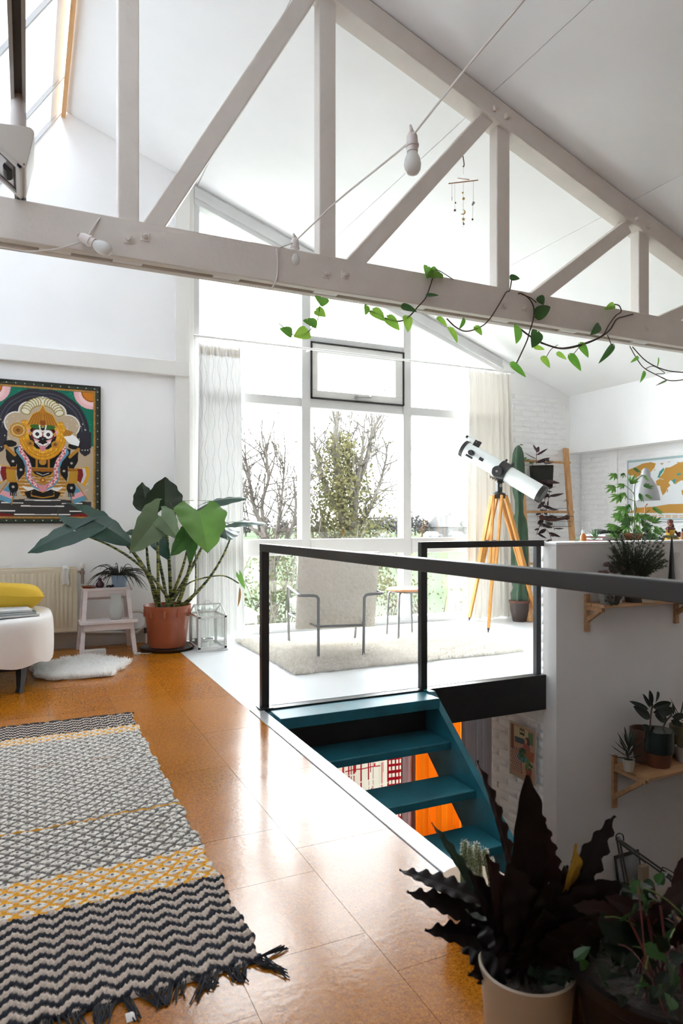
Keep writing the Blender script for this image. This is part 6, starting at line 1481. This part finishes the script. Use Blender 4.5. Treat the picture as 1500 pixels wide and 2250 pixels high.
# mauve succulents in a dark pot
q = H5(520, 1960); q.z = SZ1; mv = leafmat('mauve_succulent', (.20, .13, .125), .6, .1)
t = thing('mauve_succulent', 'mauve crinkled succulents in a dark pot on the upper shelf', 'potted plant', q)
part('pot', MB().lathe([(.001, 0), (.06, 0), (.095, .17), (.088, .17), (.001, .15)], q, 24), potd, t, smooth=40)
for k in range(13):
    a = k * 2.4; r_ = .03 * k ** .5; c = q + V((math.cos(a) * r_, math.sin(a) * r_ * .6, .205 + .03 * math.sin(k * 1.9) + .02)); mb = MB()
    for j in range(14):
        an = j * 2.4; el = .2 + j * .09; d = V((math.cos(an) * math.cos(el), math.sin(an) * math.cos(el), math.sin(el))); leaf(mb, c, c + d * .036, V((0, 0, 1)), .02, 'oval', fold=.4, curl=-.2, n=5)
    part('rosette', mb, mv, t, smooth=True)
# trailing plant under the rail
q = H5(450, 2060, 3.46); q.z = SZ1
t = thing('trailing_shelf_plant', 'dark trailing plant hanging at the left shelf end', 'plant', q)
part('pot', MB().lathe([(.001, 0), (.045, 0), (.055, .07), (.05, .07), (.001, .05)], q, 20), mat('grey_glaze_pot', (.16, .16, .15), .4), t, smooth=40)
for k in range(5): vine(t, [q + V((0, 0, .07)), H5(420 + 25 * k, 2010, 3.41), H5(440 + 22 * k, 2100 + 12 * k, 3.39), H5(470 + 16 * k, 2130 + 22 * (k % 3), 3.385)], 6, .035, .016, Lk, pst, .0022, prof='oval')
q = H5(610, 2060, 3.44); q.z = SZ1; mb = MB(); mb.lathe([(.001, 0), (.022, 0), (.026, .02), (.018, .045), (.014, .05)], q, 14); mb.tube([q + V((-.008, 0, .045)), q + V((-.016, 0, .085))], [.007, .003], 6); mb.tube([q + V((.008, 0, .045)), q + V((.014, 0, .085))], [.007, .003], 6); mb.sphere(q + V((0, -.004, .05)), .015, 7)
solo('bunny_ornament', mb, mat('grey_ornament', (.30, .27, .25), .5), 'tiny grey eared ornament on the upper shelf', 'ornament', tuple(q), smooth=True)
q = H5(960, 2090, 3.44); q.z = SZ1; solo('cream_tray', MB().lathe([(.001, 0), (.07, 0), (.085, .028), (.08, .028), (.066, .006), (.001, .006)], q, 28), mat('cream_tray_glaze', (.60, .50, .36), .4), 'low cream tray on the upper shelf', 'tray', tuple(q), smooth=40)
# tapered dark bottle and clear flask at the right
q = H5(1345, 1900, 3.50); q.z = SZ1; solo('dark_bottle', MB().lathe([(.001, 0), (.026, 0), (.026, .14), (.020, .20), (.016, .30), (.008, .42), (.008, .455), (.001, .455)], q, 20), mat('dark_bottle_glass', (.015, .017, .02), .15), 'tall tapered dark bottle at the right end of the upper shelf', 'bottle', tuple(q), smooth=40)
q = H5(1395, 1900, 3.54); q.z = SZ1; solo('glass_flask', MB().lathe([(.05, 0), (.055, .06), (.055, .18), (.03, .25), (.022, .29), (.032, .335), (.034, .338)], q, 24), glass('flask_glass', (.93, .94, .94), .12), 'clear glass flask behind the dark bottle', 'flask', tuple(q), smooth=40)

# lower shelf plants
S5 = lambda x, y, Y_=3.42: atY(1300 + x / 7.5, 1480 + y / 7.5, Y_)
q = S5(1090, 1500, 3.42); q.z = SZ2; rub = leafmat('rubber_plant_leaf', (.010, .018, .011), .65, .05)
t = thing('rubber_plant', 'dark leaved rubber plant in brown pot on the lower shelf', 'potted plant', q)
part('pot', MB().lathe([(.001, 0), (.078, 0), (.095, .10), (.095, .165), (.088, .165), (.001, .15)], q, 28), mat('brown_clay_pot', (.115, .038, .016), .55), t, smooth=40); part('pot_sleeve', MB().lathe([(.097, .10), (.105, .105), (.105, .255), (.098, .255)], q, 28), mat('dark_green_glaze', (.010, .020, .018), .25), t, smooth=40)
for b in (((970, 1000), (960, 850), (975, 650), (990, 560), (1000, 500)), ((1130, 1010), (1190, 850), (1240, 760), (1320, 680)), ((1190, 930), (1260, 930), (1400, 980))): part('stem', MB().tube(smooth_path([S5(x, y) for x, y in b], 4), .006, 7), pst, t, smooth=True)
for a, b, c, d, wd in ((930, 590, 625, 455, 60), (880, 600, 690, 490, 70), (960, 740, 690, 540, 120), (960, 560, 840, 330, 55), (975, 540, 950, 275, 95), (1060, 470, 1080, 300, 100), (1000, 560, 1310, 480, 110), (1010, 640, 1380, 600, 120), (1340, 680, 1330, 490, 70), (1240, 780, 1040, 680, 110), (1320, 720, 1530, 690, 90), (1300, 770, 1500, 870, 80), (1340, 800, 1440, 920, 60), (960, 960, 830, 840, 95), (970, 960, 1000, 870, 70), (1280, 930, 1440, 1020, 50), (1200, 720, 1100, 600, 90)):
    mb = MB(); leaf(mb, S5(a, b), S5(c, d, 3.42 + rnd(-.08, .05)), V((rnd(-.2, .2), -1, .15)), wd / 7.5 / F * 5.0 * 1.3, 'oval', fold=.2, curl=.08, n=8); part('leaf', mb, rub, t, smooth=True)
q = S5(830, 1350, 3.51); q.z = SZ2; solo('clay_pot', MB().lathe([(.001, 0), (.05, 0), (.075, .20), (.085, .20), (.085, .25), (.076, .25), (.06, .05), (.001, .05)], q, 24), mat('dark_clay', (.10, .045, .028), .6), 'empty dark clay pot behind the rubber plant', 'pot', tuple(q), smooth=40)
q = S5(605, 1500, 3.43); q.z = SZ2; spiky('small_succulent', 'small spiky succulent in a cream cup on the lower shelf', q, .042, .19, 30, Lk, potw, .085, .016)
q = S5(1490, 1500, 3.40); q.z = SZ2; solo('white_cup', MB().lathe([(.001, 0), (.035, 0), (.052, .11), (.048, .11), (.032, .01), (.001, .01)], q, 20), mat('grey_white_cup', (.40, .38, .36), .4), 'pale cup at the right of the lower shelf', 'cup', tuple(q), smooth=40)
q = S5(1450, 1400, 3.47); q.z = SZ2; t = spiky('olive_pot_plant', 'grassy plant in a tall olive pot at the right of the lower shelf', q, .075, .2, 10, Lk, mat('olive_glaze', (.16, .14, .08), .4), .24, .014)

# ================================================================== LOWER ROOM
# desk under the shelves with folding arm lamp
t = thing('lower_desk', 'wooden desk on the lower floor under the shelves', 'desk', (4.35, 3.2, ZL)); LZ = -1.78
part('top', MB().box((3.5, 2.85, LZ - .03), (5.3, 3.56, LZ)), shw, t, bevel=.003)
for x in (3.55, 5.25):
    for y in (2.9, 3.5): part('leg', MB().box((x - .025, y - .025, ZL), (x + .025, y + .025, LZ - .03)), shw, t)
G5 = lambda x, y, Y_=3.40: atY(1240 + x / 5, 1800 + y / 5, Y_)
al3 = mat('lamp_arm_grey', (.12, .12, .125), .35, metal=.5)
b0 = G5(770, 950); q = V((b0.x, b0.y, LZ))
t = thing('arm_lamp', 'grey folding arm desk lamp on the lower desk', 'lamp', q)
part('base', MB().lathe([(.001, 0), (.08, 0), (.08, .02), (.015, .03), (.012, .05)], q, 24), al3, t, smooth=40)
j1, j2 = G5(590, 225), G5(1180, 660)
for dx in (-14, 14): part('lower_arm', MB().tube([q + V((dx * .0012, 0, .04)), G5(590 + dx, 235)], .007, 8), al3, t, smooth=True)
for dy in (-16, 12): part('upper_arm', MB().tube([G5(600, 235 + dy), G5(1175, 655 + dy * 1.6)], .007, 8), al3, t, smooth=True)
part('spring', MB().tube([G5(640, 280), G5(890, 470)], .010, 8), al3, t, smooth=True)
part('joint', MB().sphere(j1, .02, 8), al3, t, smooth=True); part('joint', MB().sphere(j2, .022, 8), al3, t, smooth=True)
part('cable', MB().tube(smooth_path([G5(570, 225), G5(565, 180), G5(600, 155), G5(640, 175), G5(650, 235)], 4), .004, 6).tube(smooth_path([G5(1230, 615), G5(1150, 560), G5(1080, 530), G5(1060, 570), G5(1100, 625), G5(1160, 610)], 4), .004, 6), tblk, t, smooth=True)
part('shade', MB().lathe([(.02, -.03), (.03, .0), (.075, .10), (.072, .10), (.025, .0)], j2 + V((.06, -.03, -.03)), 24, ax=V((.5, -.3, -.8))), al3, t, smooth=40)
# picture leaning on the wall, cacti, bird
t = thing('photo_print', 'framed grey photo leaning on the wall behind the arm lamp', 'picture', tuple(G5(690, 720, 3.55)))
a, b, c, d = G5(555, 410, 3.575), G5(815, 420, 3.575), G5(825, 780, 3.53), G5(590, 700, 3.53)
z_ = LZ; mb = MB(); x0, x1 = a.x, b.x; ztop = a.z
mb.prism([(x0, 3.50, z_), (x1, 3.50, z_), (x1, 3.575, ztop), (x0, 3.575, ztop)], (0, .012, 0)); part('frame', mb, mat('dark_frame_edge', (.03, .025, .022), .5), t)
mb = MB(); mb.prism([(x0 + .012, 3.4985, z_ + .012), (x1 - .012, 3.4985, z_ + .012), (x1 - .012, 3.573, ztop - .012), (x0 + .012, 3.573, ztop - .012)], (0, .002, 0)); part('print', mb, mat('grey_photo', (.20, .21, .23), .35, col2=(.35, .36, .38), vscale=7), t)
q = G5(925, 850, 3.40); q.z = LZ; t = thing('small_cactus', 'small round topped cactus in a clay pot beside the arm lamp', 'cactus', q)
part('pot', MB().lathe([(.001, 0), (.045, 0), (.06, .20), (.052, .20), (.001, .18)], q, 20), MATS['dark_clay'], t, smooth=40); part('cactus_body', MB().lathe([(.03, .18), (.04, .22), (.042, .27), (.032, .31), (.012, .325)], q, 18), cg, t, smooth=True)
q = G5(865, 800, 3.50); q.z = LZ; solo('pill_box', MB().box((q.x - .035, q.y - .02, LZ), (q.x + .035, q.y + .02, G5(865, 510, 3.5).z)), mat('tan_card', (.40, .30, .20), .6), 'narrow tan box behind the small cactus', 'box', tuple(q), bevel=.003)
q = G5(625, 770, 3.38); t = thing('bird_figure', 'small orange breasted bird figure before the arm lamp', 'bird figure', (q.x, q.y, LZ))
part('body', MB().sphere(q, .032, 10, (1.25, .8, .9)), mat('orange_breast', (.32, .12, .03), .7), t, smooth=True); part('tail', MB().beam(q + V((.03, 0, 0)), q + V((.085, 0, .02)), .02, .008), mat('tan_card', (.40, .30, .20), .6), t); part('eye', MB().sphere(q + V((-.02, -.022, .012)), .006, 6), tblk, t); part('perch', MB().tube([q - V((0, 0, .03)), V((q.x, q.y, LZ))], .006, 6), pst, t)

# poster on the brick
pX = XW - .012; P5 = lambda x, y: atX(1100 + x / 3.75, 1250 + y / 3.75, pX)
pa, pb = P5(75, 1250), P5(290, 1330); y1, y0 = pa.y, pb.y; zt_, zb_ = (pa.z + pb.z) / 2, P5(180, 1735).z
can = Canvas(y0, y1, zb_, zt_, .0016, '#b3a08a'); pw, ph_ = y1 - y0, zt_ - zb_
cvt = lambda u, v: (y1 - u * pw, zt_ - v * ph_)
def pp(pts, c_): can.poly([cvt(*p) for p in pts], c_)
def pe(u, v, a, b, c_): q = cvt(u, v); can.ell(q[0], q[1], a * pw, b * ph_, c_)
pp([(.05, .04), (.95, .04), (.95, .95), (.05, .95)], '#b98f78'); pp([(.18, .06), (.72, .06), (.72, .26), (.18, .26)], '#c4b98e'); pp([(.05, .04), (.17, .04), (.17, .5), (.05, .5)], '#7d4a33'); pp([(.72, .08), (.9, .08), (.9, .3), (.72, .3)], '#5f7a4f'); pp([(.4, .07), (.58, .07), (.58, .18), (.4, .18)], '#2c2a28'); pe(.45, .12, .03, .03, '#c4b98e'); pe(.53, .12, .03, .03, '#c4b98e')
pp([(.2, .25), (.6, .24), (.62, .34), (.22, .36)], '#3d5560'); pe(.68, .28, .1, .09, '#3a1d16'); pp([(.6, .28), (.8, .36), (.78, .48), (.5, .42)], '#a5544f'); pe(.63, .27, .05, .05, '#c98f78'); pp([(.52, .44), (.95, .42), (.92, .6), (.55, .6)], '#9c5a38'); pe(.5, .6, .2, .08, '#4e86a6')
for i in range(12):
    for j in range(10):
        if (i + j) % 2 == 0: pp([(.06 + i * .034, .46 + j * .045), (.09 + i * .034, .46 + j * .045), (.09 + i * .034, .485 + j * .045), (.06 + i * .034, .485 + j * .045)], '#3a2f4a')
for _ in range(22): pe(.48 + rnd(-.1, .12), .56 + rnd(-.12, .1), .05, .025, random.choice(('#2f5a35', '#46693a', '#22402a')))
for _ in range(14): pe(.75 + rnd(-.1, .1), .70 + rnd(-.1, .08), .05, .03, random.choice(('#2f5a35', '#537a3e'))) 
pp([(.62, .76), (.86, .76), (.82, .92), (.66, .92)], '#8c4b33'); can.line([cvt(.45, .7), cvt(.47, .9)], .006, '#3a2a20')
ob = thing('poster', 'colourful interior illustration poster on the white lower brick wall', 'poster', (pX, (y0 + y1) / 2, zb_))
can.mesh('print', lambda U, W: (np.full_like(U, pX - .0032), U, W), attr_mat('poster_print', .5), ob); part('sheet', MB().box((pX - .003, y0 - .004, zb_ - .004), (pX - .001, y1 + .004, zt_ + .004)), paper, ob)

# curtains before the lower window
t = thing('orange_curtain', 'glowing orange curtain at the lower window', 'curtain', (3.95, YG - .1, ZL))
part('cloth', MB().grid(curtain(3.64, 4.30, YG - .10, ZL + .06, -.30, 4, .03, 0, 11), 70, 10), sheer('orange_cloth', (.95, .27, .008), .0, .10), t, smooth=True); part('rail', MB().tube([(3.6, YG - .1, -.3), (4.3, YG - .1, -.3)], .01, 6), rodm, t)
t = thing('pink_curtain', 'narrow dusty pink curtain between textile and orange curtain', 'curtain', (3.56, YG - .12, ZL))
part('cloth', MB().grid(curtain(3.50, 3.69, YG - .13, ZL + .06, -.30, 2.5, .02, 0, 13), 40, 10), sheer('dusty_pink_cloth', (.62, .45, .45), .0, .06), t, smooth=True); part('rail', MB().tube([(3.45, YG - .13, -.3), (3.72, YG - .13, -.3)], .01, 6), rodm, t)
t = thing('grey_curtain', 'long grey curtain beside the orange curtain', 'curtain', (4.5, YG - .12, ZL))
part('cloth', MB().grid(curtain(4.25, 4.72, YG - .15, ZL + .03, -.28, 5, .03, 0, 17), 70, 10), sheer('grey_cloth', (.42, .41, .43), .0, .02), t, smooth=True); part('rail', MB().tube([(4.2, YG - .15, -.28), (4.75, YG - .15, -.28)], .01, 6), rodm, t)
can = Canvas(1.9, 3.54, ZL + .1, -.30, .0055, '#e2dac8'); rr = np.random.default_rng(5)
for _ in range(150):
    u = rr.uniform(1.9, 3.5); z0_ = rr.uniform(ZL, -.5); h_ = rr.uniform(.1, .9); wd = rr.uniform(.003, .010); can.put((np.abs(can.U - u) < wd) & (can.V > z0_) & (can.V < z0_ + h_), random.choice(('#a3151f', '#8a1019', '#b62c33', '#d9d0bb')))
for _ in range(90):
    v = rr.uniform(ZL, -.3); u0_ = rr.uniform(1.8, 3.3); l_ = rr.uniform(.06, .4); can.put((np.abs(can.V - v) < .006) & (can.U > u0_) & (can.U < u0_ + l_), random.choice(('#a3151f', '#e4dcc9', '#e4dcc9')))
edge2 = can.U > 3.38; can.put(edge2 & ((np.sin(can.V * 90) > .2) | (np.sin(can.U * 160) > .3)), '#8a1019')
ob = thing('woven_hanging', 'cream woven textile with red lines hung before the lower window', 'textile', (2.7, YG - .1, ZL + .1))
can.mesh('cloth', lambda U, W: (U, YG - .09 + .006 * np.sin(U * 30), W), attr_mat('thin_woven_cloth', .95, trans=.14), ob); part('hanging_rail', MB().tube([(1.9, YG - .09, -.3), (3.52, YG - .09, -.3)], .01, 6), rodm, ob)
# ================================================================== FOREGROUND PLANTS
cd_ = leafmat('calathea_dark', (.008, .005, .005), .6, .04, (.014, .009, .008)); cdr = leafmat('calathea_maroon', (.018, .008, .008), .55, .08); cgl = leafmat('calathea_green', (.02, .04, .025), .32, .1); cyl = leafmat('calathea_yellowing', (.10, .05, .010), .45, .3, (.30, .16, .02))
for m_ in (cd_, cdr, cyl): m_.node_tree.nodes['Principled BSDF'].inputs['Specular IOR Level'].default_value = .12
D0 = 1.30
pb_ = atD(1157, 2150, D0); q = V((pb_.x, pb_.y, .0))
t = thing('rattlesnake_plant', 'dark rattlesnake plant with long wavy leaves in a beige pot', 'potted plant', q)
bpot = mat('beige_ceramic', (.36, .295, .22), .35)
zr = H - (2118 - CY) / F * D0
part('pot', MB().lathe([(.001, 0), (.066, 0), (.072, .012), (.088, zr - .02), (.092, zr), (.088, zr + .003), (.083, zr - .002), (.08, zr - .03), (.001, zr - .035)], q, 44), bpot, t, smooth=40)
part('soil', MB().lathe([(.001, zr - .028), (.081, zr - .031)], q, 20), MATS['potting_soil'], t)
ctr = q + V((0, 0, zr - .02))
def cal(b, tp, wd, m1, d0=D0, d1=D0, wave=.25, nw=6, nr=(0, -1, .25), fold=.15, curl=.1, side=0.0, pf='lance'):
    p0, p1 = atD(b[0], b[1], d0), atD(tp[0], tp[1], d1); w_ = wd / F * (d0 + d1) / 2
    mb = MB(); leaf(mb, p0, p1, nr, w_, pf, fold=fold, curl=curl, wave=wave, nw=nw, n=34, side=side); part('leaf', mb, m1, t, smooth=True)
    st_ = bez(ctr + rvec(.02) * .8, (ctr + p0) / 2 + V((0, 0, .02)), p0, 6); part('stem', MB().tube(st_, .003, 6), cdr, t, smooth=True)
CAL = [((1150, 2010), (1163, 1708), 92, cd_, .07, 5, (-.1, -1, .2)), ((1135, 1985), (1058, 1672), 42, cdr, .30, 8, (.6, -1, 0)), ((1232, 1985), (1166, 1742), 40, cdr, .28, 8, (-.5, -1, .2)), ((1205, 2030), (1353, 1792), 62, cd_, .22, 7, (-.4, -1, .3)),
       ((1225, 2040), (1270, 1858), 74, cyl, .12, 4, (.2, -1, .3)), ((1080, 1990), (876, 1907), 48, cd_, .24, 7, (.2, -.8, .7)), ((1090, 2030), (896, 1957), 56, cd_, .22, 7, (.1, -.7, .8)), ((1105, 2070), (935, 2042), 56, cd_, .22, 6, (.1, -.6, .8)),
       ((1060, 1985), (952, 1808), 26, cgl, .2, 6, (.4, -1, 0)), ((1190, 2090), (1362, 1940), 120, cd_, .14, 5, (0, -.8, .6)), ((1150, 2100), (1040, 1990), 110, cd_, .15, 5, (0, -.9, .5)), ((1160, 2110), (1120, 1900), 110, cd_, .12, 5, (0, -1, .3)),
       ((1180, 2110), (1225, 1930), 120, cd_, .12, 5, (0, -1, .3)), ((1190, 2120), (1315, 2010), 110, cd_, .15, 5, (0, -.8, .5)), ((1140, 2120), (1010, 2070), 90, cd_, .2, 5, (0, -.7, .6)), ((1150, 2130), (1030, 2140), 60, cd_, .25, 5, (0, -.5, .8)),
       ((1130, 2130), (1050, 2160), 44, cd_, .25, 4, (0, -.6, .8)), ((1140, 2110), (1122, 2262), 62, cd_, .12, 4, (0, -1, .3)), ((1075, 2020), (1005, 1965), 70, cgl, .12, 4, (.2, -.4, .9)), ((1170, 2060), (1180, 1850), 90, cd_, .1, 5, (.3, -1, .2)), ((1110, 2060), (1075, 1880), 70, cdr, .15, 5, (.3, -1, .2)), ((1215, 2050), (1250, 1900), 80, cd_, .12, 5, (.1, -1, .3)),
       ((1200, 2110), (1300, 2080), 100, cd_, .15, 4, (0, -.8, .6)), ((1160, 2120), (1090, 2010), 120, cd_, .12, 4, (0, -.9, .4)), ((1170, 2120), (1200, 2000), 130, cd_, .1, 4, (0, -.9, .4)), ((1100, 2050), (1035, 1915), 60, cd_, .12, 4, (.2, -.9, .4))]
for i, (b, tp, wd, m1, wv, nw, nr) in enumerate(CAL): cal(b, tp, wd, m1, D0 + rnd(-.03, .05), D0 + rnd(-.10, .12), wv * .8, nw, nr, pf='oval' if i in (0, 9, 11, 12, 19) else 'lance')
# low lobed leaf inside the pot
for k in range(7):
    a = k * .9; p0 = ctr + V((.02, -.03, .01)); p1 = p0 + V((math.cos(a) * .05, math.sin(a) * .04 - .02, .02)); mb = MB(); leaf(mb, p0, p1, (0, -.4, 1), .035, 'oval', wave=.2, nw=3, n=10); part('low_leaf', mb, cgl, t, smooth=True)
# woolly white cactus in a tan pot behind
D2 = 1.78; wc = mat('cactus_white_fuzz', (.95, .95, .85), .9); wcg = mat('cactus_grey_green', (.10, .15, .07), .7)
fx = lambda x, y, d=D2: atD(860 + x / 3.75, 1820 + y / 3.75, d)
q = fx(700, 560); q.z = 0; zt2 = fx(700, 450).z
t = thing('woolly_cactus', 'cluster of white woolly column cacti in a tan pot behind the dark leaves', 'cactus', q)
part('pot', MB().lathe([(.001, 0), (.07, 0), (.095, zt2 - .0), (.088, zt2), (.001, zt2 - .015)], q, 28), mat('tan_clay', (.48, .33, .22), .6), t, smooth=40)
for bx, by, tx_, ty in ((590, 370, 600, 105), (625, 360, 625, 185), (650, 380, 650, 140), (690, 380, 688, 180), (725, 400, 700, 130), (730, 400, 668, 250), (820, 430, 765, 175), (840, 430, 818, 260), (690, 420, 640, 300)):
    a, b = fx(bx, by, D2 + rnd(-.02, .02)), fx(tx_, ty, D2 + rnd(-.02, .02)); mid2 = (a + b) / 2
    cbase = V((a.x, a.y, zt2 - .02)); pts = [cbase, a, a.lerp(b, .5), a.lerp(b, .85), a.lerp(b, .97), b]
    part('column', MB().tube(pts, [.007, .0085, .009, .0085, .006, .002], 8), wcg, t, smooth=True)
    mb = MB()
    for _ in range(800):
        f = random.random(); p = cbase.lerp(a, f * 2) if f < .25 else a.lerp(b, (f - .25) / .75); d = rvec().normalized(); s2 = d.cross(rvec()).normalized() * .0007; e = p + d * .0135; p = p + d * .007; mb.add([p - s2, p + s2, e], [(0, 1, 2)])
    o = part('wool', mb, wc, t); o['kind'] = 'stuff'
q = fx(890, 415, 1.7); t = thing('yellow_flower', 'single tiny yellow flower beside the woolly cactus', 'flower', (q.x, q.y, 0)); mb = MB()
for k in range(5): leaf(mb, q, q + V((math.cos(k * 1.256), -.3, math.sin(k * 1.256))) * .011, (0, -1, 0), .009, 'oval', n=4)
part('petals', mb, mat('yellow_petal', (.55, .33, .02), .6), t); part('stem', MB().tube([q, q + V((.02, .02, -.06)), (q.x + .03, q.y + .03, .1), (q.x + .03, q.y + .03, .0)], .0015, 5), gst, t)
# wine-dark planter with ivy and purple leaves at the right
D3 = 1.22; q0 = atD(1452, 2110, D3); q = V((q0.x, q0.y, 0)); zr2 = H - (2115 - CY) / F * D3
t = thing('dark_planter', 'large dark planter with mixed green and purple foliage at the right corner', 'potted plant', q)
part('pot', MB().lathe([(.001, 0), (.11, 0), (.15, zr2 - .03), (.162, zr2 - .02), (.162, zr2), (.152, zr2 + .002), (.148, zr2 - .03), (.001, zr2 - .04)], q, 48), mat('wine_dark_plastic', (.008, .005, .006), .45), t, smooth=40)
part('soil', MB().lathe([(.001, zr2 - .02), (.149, zr2 - .032)], q, 24), MATS['potting_soil'], t)
MATS['wine_dark_plastic'].node_tree.nodes['Principled BSDF'].inputs['Specular IOR Level'].default_value = .2
ivd, ivl, pur = leafmat('ivy_dark_small', (.006, .012, .006), .35, .05), leafmat('ivy_fresh_small', (.025, .075, .016), .3, .3), leafmat('purple_heart_leaf', (.055, .008, .035), .35, .15)
mar = leafmat('maroon_coleus', (.014, .004, .004), .55, .08)
for k in range(150):
    a = rnd(0, 6.28); r_ = .17 * random.random() ** .5; c = q + V((math.cos(a) * r_, math.sin(a) * r_, zr2 - .01 + rnd(-.02, .17) * (1.1 - r_ / .2))); d = V((rnd(-1, 1), rnd(-1, .3), rnd(-.4, .7))).normalized()
    mb = MB(); leaf(mb, c, c + d * rnd(.022, .042), V((0, -.5, 1)) + rvec(.5), rnd(.018, .03), 'heart', fold=.2, curl=.05, n=5, back=.1); part('leaf', mb, ivl if k % 4 == 0 else ivd, t, smooth=True)
for k in range(18):
    a = rnd(0, 6.28); e = atD(rnd(1290, 1520), rnd(1930, 2150), D3 + rnd(-.1, .12)); b = q + V((rnd(-.1, .1), rnd(-.1, .1), zr2 - .02)); part('stem', MB().tube(bez(b, (b + e) / 2 + V((0, 0, .06)), e, 7), .0014, 4), gst if k % 2 else redst, t, smooth=True)
for a, b, wd, m1 in (((1480, 2000), (1500, 1885), 50, mar), ((1450, 1990), (1520, 1940), 45, mar), ((1420, 2010), (1480, 1990), 34, mar), ((1370, 2010), (1260, 1990), 40, mar), ((1440, 2020), (1330, 1970), 40, mar), ((1480, 2200), (1500, 2130), 26, pur), ((1430, 2190), (1475, 2160), 24, pur), ((1440, 2215), (1500, 2190), 26, pur), ((1420, 2010), (1410, 1960), 16, ivl), ((1380, 2020), (1395, 1985), 14, ivl), ((1450, 2060), (1380, 2010), 70, ivd), ((1480, 2080), (1530, 1990), 80, mar), ((1400, 2060), (1300, 2020), 60, ivd), ((1420, 2090), (1320, 2070), 70, ivd), ((1450, 2100), (1400, 2010), 80, ivd)):
    p0, p1 = atD(*a, D3 + rnd(-.02, .02)), atD(*b, D3 + rnd(-.05, .05)); mb = MB(); leaf(mb, p0, p1, V((0, -1, .5)), wd / F * D3, 'oval', fold=.2, curl=.1, n=10, wave=.12, nw=5); part('leaf', mb, m1, t, smooth=True)
    cc_ = q + V((rnd(-.05, .05), rnd(-.05, .05), zr2 - .02)); part('stem', MB().tube(bez(cc_, (cc_ + p0) / 2 + V((0, 0, .02)), p0, 5), .0022, 5), redst, t)
for m_ in (ivd, mar, pur): m_.node_tree.nodes['Principled BSDF'].inputs['Specular IOR Level'].default_value = .2
# small amber jar between the pots
q = atD(1274, 2185, 1.36); q.z = 0; zj = atD(1274, 2110, 1.36).z
solo('amber_jar', MB().lathe([(.001, 0), (.028, 0), (.032, .02), (.032, zj * .8), (.022, zj * .9), (.022, zj), (.018, zj), (.028, zj * .8), (.028, .01), (.001, .01)], q, 24), mat('amber_jar_glass', (.035, .012, .006), .12), 'small amber glass jar between beige pot and dark planter', 'jar', tuple(q), smooth=40)
